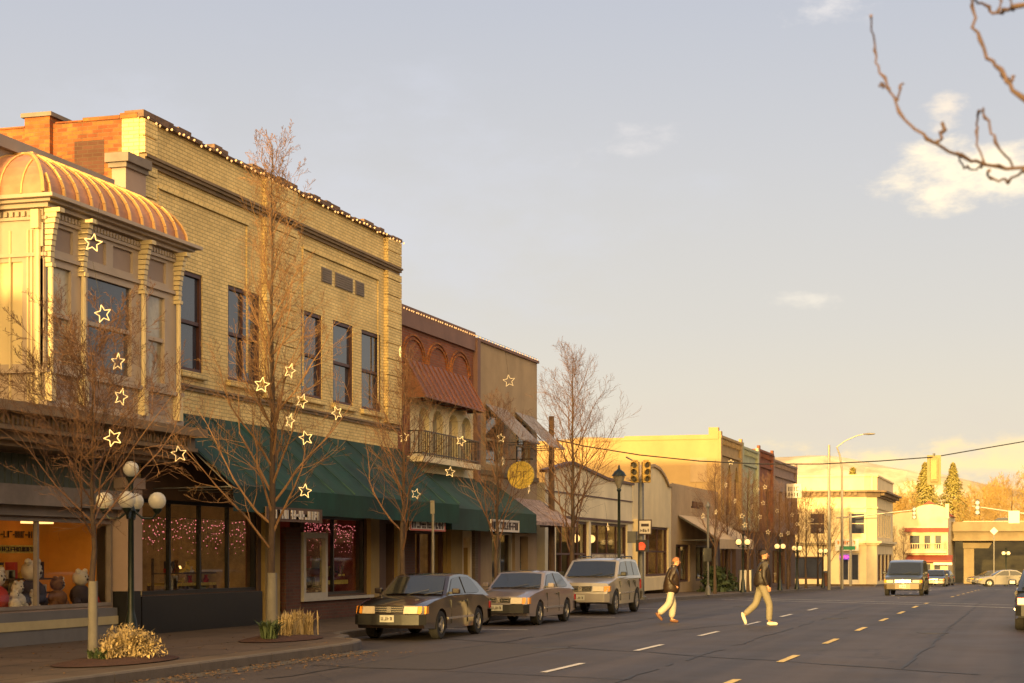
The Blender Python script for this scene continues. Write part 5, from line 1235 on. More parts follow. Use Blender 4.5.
# ------------------------------------------------------------------ traffic signals
def signal_head(par, c, facing, hm='signal_yellow', lit=None, name='signal_head', hh=1.0, hw=.32, plate=None):
    """facing: angle of the direction the lenses look to"""
    n = Vector((math.cos(facing), math.sin(facing), 0)); u = Vector((-n.y, n.x, 0)); ff = F(c, u, n)
    m = MB(); m.fb(ff, -hw / 2, hw / 2, -hh / 2, hh / 2, -.1, .1); m.fb(ff, -hw * .3, hw * .3, hh / 2, hh / 2 + .06, -.06, .06); o = m.build(name, hm, par, world=True, bevel=.015)
    for k in range(3):
        z = hh * (.33 - .33 * k); m = MB(); pts = []
        N = 12; rr = hh * .13
        m.add([ff.p(rr * math.cos(i * 6.283 / N), z + rr * math.sin(i * 6.283 / N), .108) for i in range(N)], [tuple(range(N))]); m.build('lens', 'red_lens' if lit == k else 'dim_lens', o, world=True)
        m = MB(); V = [[ff.p(rr * 1.1 * math.cos(R(-20 + 220 * i / 10)), z + rr * 1.1 * math.sin(R(-20 + 220 * i / 10)), w) for i in range(11)] for w in (.1, .1 + rr * 1.6)]
        for i in range(10): m.quad(V[0][i], V[0][i + 1], V[1][i + 1], V[1][i])
        m.build('visor', hm, o, world=True)
    if plate: m = MB(); m.fb(ff, -hw * .9, hw * .9, -hh * .62, hh * .62, -.02, .0); m.build('backplate', plate, o, world=True)
    return o
PX, PY = -13.15, Yat(641, -13.15)
o = thing('traffic_signal_pole', 'grey signal pole with two yellow signal heads and a red hand, by the mission shop', 'traffic signal', (PX, PY, .15))
m = MB(); m.lathe([(.2, 0), (.2, .1), (.12, .14), (.10, 4.1), (.06, 4.16)], (PX, PY, .15), 12); m.build('pole', 'grey_metal', o, world=True, smooth=True)
m = MB(); m.tube([(PX, PY, 4.25), (PX - .14, PY - .28, 4.2)], .03, 6); m.tube([(PX - .14, PY - .3, 4.88), (PX - .45, PY - .35, 5.05)], .03, 6); m.tube([(PX, PY, 4.25), (PX + .24, PY - .25, 4.2)], .025, 6); m.build('bracket', 'grey_metal', o, world=True)
signal_head(o, (PX - .14, PY - .3, 4.52), R(-90), 'signal_yellow', hh=.72, hw=.28); signal_head(o, (PX + .24, PY - .28, 4.52), R(-62), 'signal_yellow', hh=.72, hw=.28)
m = MB(); m.fb(front(PY - .28), PX - .1, PX + .32, 1.95 - .15, 2.2, -.1, .1); ph = m.build('pedestrian_signal', 'signal_dark', o, world=True)
hm = MB(); ff = front(PY - .39); hm.fb(ff, PX + .02, PX + .2, 1.86, 2.0, 0, .01)
for k in range(4): hm.fb(ff, PX + .02 + .05 * k, PX + .05 + .05 * k, 2.0, 2.10 + (.02 if k in (1, 2) else 0), 0, .01)
hm.fb(ff, PX + .205, PX + .235, 1.93, 2.04, 0, .01); hm.build('red_hand', 'red_lens', ph, world=True)
m = MB(); ff = front(PY - .2); m.fb(ff, PX - .05, PX + .42, 2.38, 2.9, -.02, 0); m.k = 1; m.fb(ff, PX - .01, PX + .38, 2.42, 2.86, .001, .006); m.k = 0; m.fb(ff, PX + .05, PX + .32, 2.66, 2.76, .007, .01); scribble(m, ff, PX + .03, PX + .34, 2.48, 2.58, .007, 4, .02)
m.build('sign_plate', ['sign_ink', 'sign_white'], o, world=True)
m = MB(); m.box(PX - .45, PX - .15, PY - .15, PY + .15, 2.1, 2.5); m.build('control_box', 'grey_metal', o, world=True)
# wooden pole and span wire
WPx, WPy = -15.9, Yat(551.5, -15.9)
o = thing('utility_pole', 'slim brown wooden pole between the taupe building and the gabled shop', 'pole', (WPx, WPy, .15)); m = MB(); m.tube([(0, 0, 0), (0, 0, 6.25)], [.13, .09], 9); m.build('pole', 'old_wood', o, smooth=True); m = MB(); m.box(-.05, .05, -.15, .15, 5.35, 5.45); m.build('bracket', 'grey_metal', o)
RPx, RPy = 9.3, 87
o = thing('utility_pole', 'wooden pole beyond the right picture edge carrying the span wire', 'pole', (RPx, RPy, gz(87))); m = MB(); m.tube([(0, 0, 0), (0, 0, 9.5)], [.17, .12], 9); m.build('pole', 'old_wood', o, smooth=True); m = MB(); m.box(-.06, .06, -.2, .2, 8.3, 8.45); m.build('bracket', 'grey_metal', o)
A0 = Vector((WPx, WPy, 0)); A1 = Vector((RPx, RPy, 0))
def onwire(px, py):
    a = (px - 512) / FPX; dv = A1 - A0                       # point of the vertical plane through both poles
    # r = a d : r = x CA + y SA ; d = y CA - x SA
    f0 = (A0.x * CA + A0.y * SA) - a * (A0.y * CA - A0.x * SA); f1 = (dv.x * CA + dv.y * SA) - a * (dv.y * CA - dv.x * SA)
    t = -f0 / f1; p = A0 + dv * t; d = p.y * CA - p.x * SA; p.z = EYE + (HOR - py) * d / FPX; return p
wp = [onwire(*q) for q in ((552, 439), (584, 446), (640, 455), (699, 461), (760, 464), (820, 464), (880, 461), (934, 457), (980, 449), (1024, 441.5))] + [Vector((RPx, RPy, 8.0))]
m = MB(); m.tube(wp, .022, 5); tag(m.build('span_wire', 'wire'), 'dark sagging overhead wire across the street carrying the hanging signal', 'wire')
hp = onwire(934, 470); o = thing('hanging_signal', 'yellowish traffic signal with pale backplate hanging from the span wire', 'traffic signal', hp)
signal_head(o, (hp.x, hp.y, hp.z), R(90 + 10), 'signal_back', plate='signal_back', hh=.95, hw=.3); m = MB(); m.tube([(hp.x, hp.y, hp.z + .55), (hp.x, hp.y, hp.z + .66)], .05, 6); m.build('hanger', 'grey_metal', o, world=True)
m = MB(); ff = front(hp.y - .12); m.fb(ff, hp.x - .11, hp.x + .11, hp.z - .38, hp.z + .38, 0, .04); m.build('back_cover', 'signal_yellow', o, world=True)
# mast arms at the far crossing
G1 = gz(150)
o = thing('mast_arm_signal', 'pale pole with mast arm and one signal in front of the white corner building', 'traffic signal', (-15.4, 150.6, G1)); m = MB(); m.tube([(-15.4, 150.6, G1), (-15.4, 150.6, 5.3)], [.14, .1], 8); m.build('pole', 'light_metal', o, world=True)
m = MB(); m.tube([(-16.6, 150.6, 4.9), (-15.4, 150.6, 4.95), (-9.9, 150.6, 5.55)], [.07, .08, .05], 7); m.build('arm', 'light_metal', o, world=True); signal_head(o, (-10.1, 150.4, 5.25), R(-90), 'signal_dark')
o = thing('mast_arm_signal', 'long pale mast arm with signal and blank white sign at the right edge', 'traffic signal', (5.8, 124, gz(124))); zz = gz(124)
def onY(px, py, Y):
    a = (px - 512) / FPX; x = (a * Y * CA - Y * SA) / (CA + a * SA); d = Y * CA - x * SA; return Vector((x, Y, EYE + (HOR - py) * d / FPX))
a0, a1 = onY(972, 506, 124), onY(1024, 513.5, 124); m = MB(); m.tube([(5.8, 124, zz), (5.8, 124, 6.2)], [.17, .12], 8); m.build('pole', 'light_metal', o, world=True)
m = MB(); m.tube([a0, a1, Vector((5.8, 124, a1.z + (a1.z - a0.z) * (5.8 - a1.x) / (a1.x - a0.x)))], [.05, .07, .1], 7); m.build('arm', 'light_metal', o, world=True)
q = onY(977.5, 507.5, 123.8); signal_head(o, tuple(q), R(-90), 'signal_dark'); q = onY(1014, 517, 123.8); m = MB(); m.fb(front(123.8), q.x - .36, q.x + .36, q.z - .42, q.z + .42, -.03, .03); m.build('sign_plate', 'sign_white', o, world=True)
# light poles
o = thing('light_pole', 'tall pale straight pole in front of the white corner building', 'pole', (-12.95, Yat(829, -12.95), gz(113))); m = MB(); m.tube([(0, 0, 0), (0, 0, 9.3)], [.11, .08], 9); m.build('pole', 'light_metal', o, smooth=True)
LY = Yat(842, -13.0); lp = thing('cobra_street_light', 'thin curved street light pole with long arm and cobra head', 'street lamp', (-13, LY, gz(LY))); d_ = LY * CA + 13 * SA
def zl(py): return EYE + (HOR - py) * d_ / FPX - gz(LY)
m = MB(); m.tube([(0, 0, 0), (0, 0, zl(470)), (-.15, 0, zl(455)), (-.35, 0, zl(447))], [.11, .08, .06, .05], 8); m.build('pole', 'light_metal', lp, smooth=True)
m = MB(); m.tube([(-.35, 0, zl(447)), (.2, 0, zl(441)), (1.0, 0, zl(436)), (1.5, 0, zl(434.5))], .045, 7); m.build('arm', 'light_metal', lp, smooth=True)
m = MB(); m.lathe([(.02, 0), (.1, .1), (.16, .4), (.12, .75), (.03, .85)], (0, 0, 0), 10, ax='x'); h = m.build('lamp_head', 'light_metal', lp, smooth=True); h.location = (1.4, 0, zl(434.5)); h.scale = (1, 1, .5)
# ------------------------------------------------------------------ signs
def vsign(name, label, px0, px1, py0, py1, X0, mats, seed, border=True):
    ff_ = street(X0); u0, u1 = Yat(px0, X0), Yat(px1, X0); z1 = Zat((px0 + px1) / 2, py0, X0); z0 = Zat((px0 + px1) / 2, py1, X0)
    o = thing(name, label, 'sign', (X0, u0, z0)); m = MB(); m.fb(ff_, u0, u1, z0, z1, 0, .03); m.build('board', mats[0], o, world=True)
    m = MB(); scribble(m, ff_, u0 + .12, u1 - .1, z0 + (z1 - z0) * .2, z0 + (z1 - z0) * .82, .031, seed, .05); m.build('lettering', mats[1], o, world=True)
    if border:
        m = MB(); b = .04
        for (a, c, e, g_) in ((u0, u1, z0, z0 + b), (u0, u1, z1 - b, z1), (u0, u0 + b, z0 + b, z1 - b), (u1 - b, u1, z0 + b, z1 - b)): m.fb(ff_, a, c, e, g_, .031, .045)
        m.build('border', mats[2], o, world=True)
def hang_sign(name, label, px0, px1, py0, py1, X0, mats, seed, border=True):
    Y = Yat(px0, X0); fz = front(Y); x1 = onY(px1, py0, Y).x; z1, z0 = onY(px0, py0, Y).z, onY(px0, py1, Y).z
    o = thing(name, label, 'sign', (X0, Y, z0)); m = MB(); m.fb(fz, X0, x1, z0, z1, -.03, .03); m.build('board', mats[0], o, world=True)
    m = MB(); scribble(m, fz, X0 + .08, x1 - .06, z0 + (z1 - z0) * .22, z0 + (z1 - z0) * .8, .031, seed, .035); m.build('lettering', mats[1], o, world=True)
    if border:
        m = MB(); b = .03
        for (a, c, e, g_) in ((X0, x1, z0, z0 + b), (X0, x1, z1 - b, z1), (X0, X0 + b, z0 + b, z1 - b), (x1 - b, x1, z0 + b, z1 - b)): m.fb(fz, a, c, e, g_, .031, .045)
        m.build('border', mats[2], o, world=True)
    m = MB(); m.tube([(X0 + .1, Y, z1), (X0 + .1, Y, z1 + .25)], .01, 4); m.tube([(x1 - .1, Y, z1), (x1 - .1, Y, z1 + .25)], .01, 4); m.build('hanger', 'wire', o, world=True)
vsign('sign_board', 'dark sign board with broken white lettering on the green awning edge', 265, 321, 508, 522, -14.63, ('umber_plaster', 'sign_white', 'umber_plaster'), 5, False)
vsign('sign_board', 'red-bordered white sign board on the olive awning edge', 409, 444, 518, 531, -14.88, ('sign_white', 'sign_ink', 'sign_red'), 6)
vsign('sign_board', 'white sign board with dark lettering right of the red-bordered one', 490, 518, 520, 532, -14.88, ('sign_white', 'sign_ink', 'sign_white'), 7)
Yr = 53.2; o = thing('round_sign', 'round mottled gold sign projecting from the taupe building', 'sign', (-15.2, Yr, 3.9)); q = onY(521, 475, Yr)
m = MB(); m.lathe([(.40, -.05), (.44, -.04), (.44, .04), (.40, .05)], (q.x, Yr, q.z), 24, ax='y'); m.build('disc', 'sign_gold', o, world=True); m = MB(); m.tube([(WF, Yr, q.z + .5), (q.x + .4, Yr, q.z + .5)], .02, 5); m.tube([(q.x, Yr, q.z + .5), (q.x, Yr, q.z + .42)], .015, 5); m.build('bracket', 'black_frame', o, world=True)
m = MB(); scribble(m, front(Yr - .05), q.x - .28, q.x + .3, q.z - .08, q.z + .12, .001, 9, .03); m.build('lettering', 'ochre_plaster', o, world=True)
# parking sign post in front of the red-bordered sign
q = G_ = Yat(433, -13.1); o = thing('parking_sign_post', 'slim pale sign post on the pavement behind the dark brown hatchback', 'sign', (-13.1, q, .15)); m = MB(); m.tube([(0, 0, 0), (0, 0, 2.75)], .03, 6); m.build('post', 'light_metal', o); m = MB(); m.box(-.05, .05, -.035, -.031, 2.45, 2.75); m.build('sign_plate', 'light_metal', o)
q = Yat(708, -13.3); o = thing('sign_post', 'grey post with small dark plates before the sloped tan awning', 'sign', (-13.3, q, gz(q) + .15)); m = MB(); m.lathe([(.14, 0), (.1, .3), (.05, .4), (.05, 3.6), (.1, 3.7), (.02, 3.9)], (0, 0, 0), 8); m.build('post', 'grey_metal', o); m = MB(); m.box(-.18, .16, -.07, -.055, 1.4, 1.95); m.build('sign_plate', 'signal_dark', o)
q = onY(846, 548, 126); o = thing('street_name_sign', 'green street name sign by the side street', 'sign', (q.x - .3, 126, gz(126))); m = MB(); m.tube([(0, 0, 0), (0, 0, q.z - gz(126) + .1)], .04, 6); m.build('post', 'grey_metal', o); m = MB(); m.box(-.15, .95, -.02, .02, q.z - gz(126) - .13, q.z - gz(126) + .13); m.build('sign_plate', 'sign_green', o)
q = onY(994, 531, 165); o = thing('diamond_sign', 'pale diamond road sign before the overpass girder', 'sign', (q.x, 165, gz(165))); h = q.z - gz(165); m = MB(); m.tube([(0, 0, 0), (0, 0, h)], .05, 6); m.build('post', 'light_metal', o); m = MB(); s = .36; m.prism([(-s, -.08, h), (0, -.08, h - s), (s, -.08, h), (0, -.08, h + s)], (0, .03, 0)); m.build('sign_plate', 'sign_white', o)
# bench / bin frames on the far pavement
o = thing('sandwich_board', 'white panel in a dark frame on the far pavement behind the walkers', 'sign board', (-14.2, Yat(746, -14.2), gz(86) + .15)); m = MB()
for s in (-1, 1): m.prism([(-.3, -.25 * s, 0), (.3, -.25 * s, 0), (.3, -.02 * s, 1.05), (-.3, -.02 * s, 1.05)], (0, .02 * s, 0))
m.build('panel', 'sign_white', o); m = MB()
for x in (-.33, .3): m.box(x, x + .03, -.28, .28, 0, 1.1)
m.build('frame', 'signal_dark', o)
# litter bin
o = thing('litter_bin', 'dark round litter bin on the far pavement by the last street trees', 'bin', (-13.7, Yat(821, -13.7) + 3, gz(112) + .15)); m = MB(); m.lathe([(.24, 0), (.28, .8), (.3, .82), (.3, .88)], (0, 0, 0), 14); m.build('body', 'dark_brick', o); m = MB(); m.lathe([(.3, .88), (.26, .98), (.1, 1.02)], (0, 0, 0), 14); m.build('lid', 'signal_dark', o)
# ------------------------------------------------------------------ vehicles (local: front = +X, wheels centred on the origin)
def wheel(par, x, y, r, w, rimm='rim', spokes=5):
    s = 1 if y > 0 else -1; o = MB(); o.lathe([(r * .62, -w / 2), (r * .93, -w / 2), (r, -w / 2 + .03), (r, w / 2 - .03), (r * .93, w / 2), (r * .62, w / 2)], (0, 0, 0), 22, ax='y', cap=False)
    t = o.build('wheel', 'tyre', par, smooth=True); t.location = (x, y, r)
    m = MB(); yy = s * (w / 2 - .012)
    m.lathe([(r * .63, yy - .08 * s), (r * .63, yy), (r * .56, yy + .004 * s), (r * .54, yy - .03 * s)], (0, 0, 0), 22, ax='y', cap=False); m.lathe([(.055, yy - .04 * s), (.05, yy + .006 * s)], (0, 0, 0), 10, ax='y')
    for k in range(spokes):
        a = 6.283 * k / spokes; c, sn = math.cos(a), math.sin(a); px, pz = -sn * .05, c * .05
        m.prism([(c * .04 + px, yy - .02 * s, sn * .04 + pz), (c * .04 - px, yy - .02 * s, sn * .04 - pz), (c * r * .57 - px * .8, yy - .01 * s, sn * r * .57 - pz * .8), (c * r * .57 + px * .8, yy - .01 * s, sn * r * .57 + pz * .8)], (0, .018 * s, 0))
    m.build('rim', rimm, t)
    d = MB(); d.lathe([(r * .6, yy - .07 * s), (.02, yy - .068 * s)], (0, 0, 0), 16, ax='y'); d.build('brake_disc', 'trim_black', t)
def vehicle(name, label, cat, paintm, S, loc, rz, group=None):
    o = thing(name, label, cat, loc, rz, group); hw = S['hw']; wb = S['wb'] / 2; wr = S['wr']; ar = wr + .055
    bot = S.get('bot', .22)
    def arc(cx):
        return [(cx + ar * math.cos(R(t)), wr + ar * math.sin(R(t))) for t in range(-12, 193, 17)] if True else []
    up = S['upper']                 # front bottom -> over the hood, belt -> rear bottom
    ring = list(up) + [(-wb - ar * .99, bot)] + [(x, z) for x, z in reversed(arc(-wb)) if z > bot + .01] + [(-wb + ar * .99, bot - .02)] + [(wb - ar * .99, bot - .02)] + [(x, z) for x, z in reversed(arc(wb)) if z > bot + .01] + [(wb + ar * .99, bot)]
    Lf, Lr = max(x for x, z in up), min(x for x, z in up); zb = S['belt']
    def wid(x, z):
        k = 1 - .03 * max(0, (zb - .35) - z) / .4 - .05 * max(0, z - (zb - .3)) / .3
        t = max(0, (x - (Lf - .9)) / .9) if x > 0 else max(0, ((Lr + .8) - x) / .8)
        return hw * k * (1 - .10 * t ** 2)
    b = MB(); n = len(ring)
    levels = [-1, -.93, -.5, 0, .5, .93, 1]; V = []
    for lv in levels:
        for (x, z) in ring:
            w = wid(x, z); crown = .02 * (1 - abs(lv) ** 2) if z > zb - .25 else 0
            ins = .018 if abs(lv) == 1 else 0
            zz = z - ins if z > zb - .2 else z
            fx = x - (.05 * lv * lv if x > Lf - .35 else (-.05 * lv * lv if x < Lr + .3 else 0))
            V.append((fx, w * lv, zz + crown))
    faces = []
    for l in range(len(levels) - 1):
        for i in range(n): faces.append((l * n + i, l * n + (i + 1) % n, (l + 1) * n + (i + 1) % n, (l + 1) * n + i))
    faces += [tuple(range(n))[::-1], tuple(range((len(levels) - 1) * n, len(levels) * n))]
    b.add(V, faces); b.build('body', paintm, o, smooth=True, angle=32)
    # dark wheel housings and underside
    u = MB(); u.box(-wb - ar + .02, wb + ar - .02, -hw + .2, hw - .2, bot + .02, zb - .12); u.build('underbody', 'trim_black', o)
    # cabin
    cab = S['cab']; zt = max(z for x, z in cab); hb, ht = hw * .935, hw * S.get('tum', .74)
    def cy(z): return hb + (ht - hb) * max(0, min(1, (z - zb) / (zt - zb)))
    c = MB(); n = len(cab); lv = [-1, -.9, 0, .9, 1]; V = []
    for l in lv:
        for (x, z) in cab: V.append((x, cy(z) * l, z + (.02 * (1 - l * l) if z > zb + .1 else 0) - (.012 if abs(l) == 1 and z > zb + .1 else 0)))
    fs = [(a * n + i, a * n + (i + 1) % n, (a + 1) * n + (i + 1) % n, (a + 1) * n + i) for a in range(4) for i in range(n)] + [tuple(range(n))[::-1], tuple(range(4 * n, 5 * n))]
    c.add(V, fs); c.build('roof', S.get('roofm', paintm), o, smooth=True, angle=25)
    for sd in (-1, 1):
        for w in S['side']:
            g = MB(); g.add([(x, sd * (cy(z) + .010), z) for x, z in w] + [(x, sd * (cy(z) - .01), z) for x, z in w], [tuple(range(len(w)))] + [(i, (i + 1) % len(w), len(w) + (i + 1) % len(w), len(w) + i) for i in range(len(w))]); g.build('side_window', 'car_glass', o)
    def slope_glass(nm, p0, p1, m0=.08, out=.012):
        (x0, z0), (x1, z1) = p0, p1; d = Vector((x1 - x0, 0, z1 - z0)); L = d.length; d.normalize(); nrm = Vector((-d.z, 0, d.x)) if False else Vector((d.z, 0, -d.x))
        if (nrm.x < 0) != (nm == 'rear_window'): nrm = -nrm
        a = Vector((x0, 0, z0)) + d * m0 * .6; e = Vector((x1, 0, z1)) - d * m0; g = MB(); q = []
        for l in (-.95, -.5, 0, .5, .95):
            for pnt in (a, e): w = cy(pnt.z) - .055; cr = .022 * (1 - l * l); q.append(Vector((pnt.x, w * l, pnt.z)) + nrm * (out + cr * .6) + Vector((0, 0, cr * .3)))
        g.add(q, [(2 * i, 2 * i + 1, 2 * i + 3, 2 * i + 2) for i in range(4)]); g.build(nm, 'car_glass', o, smooth=True)
    slope_glass('windshield', *S['ws']); slope_glass('rear_window', *S['rw'])
    def blk(nm, m, x0, x1, y0, y1, z0, z1, bev=.01, par=o): q = MB(); q.box(x0, x1, y0, y1, z0, z1); return q.build(nm, m, par, bevel=bev)
    # bumpers follow the rounded ends
    def bump(nm, xf, z0, z1, sgn, m):
        q = MB(); Y = [-1, -.85, -.4, 0, .4, .85, 1]; prof = []
        for t in Y: prof.append((xf - sgn * (.10 * t * t + (.10 if abs(t) == 1 else 0)), t * hw * .965))
        for (a, b_) in zip(prof, prof[1:]):
            q.add([(a[0] - sgn * .16, a[1], z0), (a[0], a[1], z0), (a[0], a[1], z1), (a[0] - sgn * .16, a[1], z1), (b_[0] - sgn * .16, b_[1], z0), (b_[0], b_[1], z0), (b_[0], b_[1], z1), (b_[0] - sgn * .16, b_[1], z1)], [(1, 5, 6, 2), (2, 6, 7, 3), (0, 4, 5, 1)])
        q.build(nm, m, o, smooth=True, angle=50)
    bump('bumper', S['fb'][0], S['fb'][1], S['fb'][2], 1, S.get('bm', 'trim_black')); bump('bumper', S['rb'][0], S['rb'][1], S['rb'][2], -1, S.get('bm', 'trim_black'))
    hx, hz0, hz1, hy0, hy1 = S['head']; sl = S.get('hslope', .05)
    for sd in (-1, 1):
        q = MB(); ya, yb = sd * hy0, sd * hy1
        q.add([(hx, ya, hz0), (hx - .05, yb, hz0), (hx - sl - .05, yb, hz1), (hx - sl, ya, hz1), (hx - .25, ya, hz0), (hx - .3, yb, hz0), (hx - .3, yb, hz1), (hx - .25, ya, hz1)], [(0, 1, 2, 3), (4, 7, 6, 5), (0, 4, 5, 1), (1, 5, 6, 2), (2, 6, 7, 3), (3, 7, 4, 0)]); q.build('headlight', 'lamp_lens', o, bevel=.008)
        yc, yd = sd * (hy1 + .008), sd * (hy1 + S.get('ind', .12)); q = MB()
        q.add([(hx - .052, yc, hz0), (hx - .14, yd, hz0), (hx - .14 - sl * .8, yd, hz1), (hx - .052 - sl, yc, hz1), (hx - .3, yc, hz0), (hx - .32, yd, hz0), (hx - .32, yd, hz1), (hx - .3, yc, hz1)], [(0, 1, 2, 3), (4, 7, 6, 5), (0, 4, 5, 1), (1, 5, 6, 2), (2, 6, 7, 3), (3, 7, 4, 0)]); q.build('indicator', 'amber_lens', o)
        tx, tz0, tz1, t0, t1 = S['tail']; blk('taillight', 'tail_lens', tx, tx + .12, min(sd * t0, sd * t1), max(sd * t0, sd * t1), tz0, tz1)
        mx, mz = S['mirror']; q = MB(); q.box(mx - .06, mx + .05, min(sd * (hb + .04), sd * (hb + .22)), max(sd * (hb + .04), sd * (hb + .22)), mz, mz + .13); mo = q.build('mirror', S.get('mm', paintm), o, bevel=.03)
        q = MB(); q.box(mx - .02, mx + .03, min(sd * (hb - .03), sd * (hb + .05)), max(sd * (hb - .03), sd * (hb + .05)), mz + .0, mz + .05); q.build('mirror_bracket', 'trim_black', mo)
        for dx in S['handles']: blk('door_handle', 'trim_black', dx, dx + .16, min(sd * (hw * .985), sd * (hw * .985 + .03)), max(sd * (hw * .985), sd * (hw * .985 + .03)), zb - .14, zb - .11, 0)
        if S.get('mould'): z = S['mould']; blk('side_moulding', S.get('mouldm', 'chrome'), -wb + ar + .02, wb - ar - .02, min(sd * (hw * .985), sd * (hw + .012)), max(sd * (hw * .985), sd * (hw + .012)), z, z + .045, 0)
        for dx in S['seams']:
            q = MB(); q.box(dx, dx + .01, min(sd * hw * .9, sd * (hw + .0015)), max(sd * hw * .9, sd * (hw + .0015)), bot + .08, zb - .08); q.build('door_seam', 'trim_black', o)
    q = MB(); gx, gz0, gz1, gy = S['grille']; q.box(gx - .12, gx, -gy, gy, gz0, gz1); gr = q.build('grille', 'trim_black', o); q = MB()
    for k in range(3): z = gz0 + (gz1 - gz0) * (k + .5) / 3; q.box(gx, gx + .012, -gy * .96, gy * .96, z - .008, z + .008)
    q.box(gx, gx + .02, -.05, .05, gz0, gz1); q.build('grille_bar', 'chrome', gr)
    px_, pz = S['plate']; npl = blk('number_plate', 'plate', px_, px_ + .012, -.16, .16, pz, pz + .15, 0); q = MB(); scribble(q, F((px_ + .012, 0, 0), (0, 1, 0), (1, 0, 0)), -.13, .14, pz + .04, pz + .11, .001, 77, .012); q.build('plate_characters', 'sign_ink', npl)
    q = MB(); q.tube([(S['ws'][0][0] + .03, -.1, S['ws'][0][1] + .03), (S['ws'][0][0] - .12, .35, S['ws'][0][1] + .14)], .008, 4); q.tube([(S['ws'][0][0] + .03, .3, S['ws'][0][1] + .03), (S['ws'][0][0] - .12, .7, S['ws'][0][1] + .12)], .008, 4); q.build('wiper', 'trim_black', o)
    for x in (wb, -wb):
        for s in (-1, 1): wheel(o, x, s * (hw - .11), wr, .2, S.get('rimm', 'rim'), S.get('spokes', 5))
    if S.get('rails'):
        for s in (-1, 1): q = MB(); q.tube([(S['rails'][0], s * ht * .9, zt - .02), (S['rails'][0] - .08, s * ht * .9, zt + .05), (S['rails'][1] + .08, s * ht * .9, zt + .05), (S['rails'][1], s * ht * .9, zt - .02)], .02, 6); q.build('roof_rail', 'trim_black', o)
    snapshot(o); return o
HATCH = dict(hw=.845, wb=2.52, wr=.31, belt=.92, bot=.24, tum=.74,
    upper=[(2.16, .26), (2.24, .36), (2.27, .52), (2.22, .60), (2.18, .74), (1.6, .86), (.78, .94), (.2, .95), (-.9, .95), (-1.7, .93), (-2.2, .84), (-2.34, .72), (-2.37, .5), (-2.33, .3)],
    cab=[(.86, .90), (.20, 1.36), (-.1, 1.40), (-.6, 1.41), (-1.05, 1.38), (-1.55, 1.22), (-2.14, .88)],
    side=[[(.62, .97), (.16, 1.29), (.02, 1.32), (-.35, 1.345), (-.42, .97)], [(-.5, .97), (-.44, 1.345), (-.95, 1.335), (-1.15, 1.28), (-1.5, 1.02), (-1.4, .97)]],
    ws=((.86, .93), (.20, 1.37)), rw=((-2.12, .93), (-1.12, 1.38)), fb=(2.36, .34, .56), rb=(-2.46, .34, .56), head=(2.275, .575, .735, .33, .63), ind=.17, tail=(-2.38, .58, .74, .42, .78), mirror=(.55, .97),
    handles=(-.35, ), mould=.42, seams=(.62, -.48, ), grille=(2.23, .60, .73, .34), plate=(2.365, .40), spokes=3)
lc = (-11.38 - .845 * .91)
c1 = vehicle('parked_car', 'dark brown hatchback with sunlit headlights, front car parked along the kerb', 'car', 'paint_brown', HATCH, (lc, 34.1, 0), R(-90), 'cars parked along the left kerb')
c2 = vehicle('parked_car', 'mauve-grey hatchback parked second along the left kerb', 'car', 'paint_mauve', HATCH, (lc - .05, 41.5, 0), R(-90.5), 'cars parked along the left kerb')
for q in (c1, c2): q.scale = (.95, .91, .91)
SUV = dict(hw=.90, wb=2.72, wr=.36, belt=1.06, bot=.32, tum=.80,
    upper=[(2.12, .36), (2.20, .48), (2.20, .66), (2.14, .78), (2.08, .92), (1.5, 1.02), (1.0, 1.08), (.2, 1.10), (-1.0, 1.10), (-2.1, 1.08), (-2.18, .8), (-2.22, .6), (-2.18, .38)],
    cab=[(1.06, 1.04), (.38, 1.58), (.1, 1.63), (-.7, 1.65), (-1.75, 1.61), (-1.9, 1.55), (-2.14, 1.04)],
    side=[[(.80, 1.13), (.36, 1.48), (.2, 1.54), (-.28, 1.56), (-.3, 1.13)], [(-.38, 1.13), (-.36, 1.56), (-1.05, 1.56), (-1.08, 1.13)], [(-1.16, 1.13), (-1.13, 1.56), (-1.72, 1.52), (-1.92, 1.13)]],
    ws=((1.06, 1.07), (.38, 1.59)), rw=((-2.13, 1.1), (-1.92, 1.55)), fb=(2.32, .38, .62), rb=(-2.34, .38, .62), bm='paint_pewter', head=(2.225, .69, .84, .38, .70), ind=.16, tail=(-2.22, .7, 1.0, .68, .84), mirror=(.78, 1.12), mm='trim_black',
    handles=(-.2, -.98), mould=.60, mouldm='chrome', seams=(.82, -.34, -1.12), grille=(2.19, .68, .84, .33), plate=(2.325, .43), rails=(-.2, -1.7), spokes=6)
c3 = vehicle('parked_suv', 'pewter sport utility vehicle parked third along the left kerb', 'suv', 'paint_pewter', SUV, (-11.4 - .9, 49.5, 0), R(-90), 'cars parked along the left kerb')
c3.scale = (.97, .95, .96)
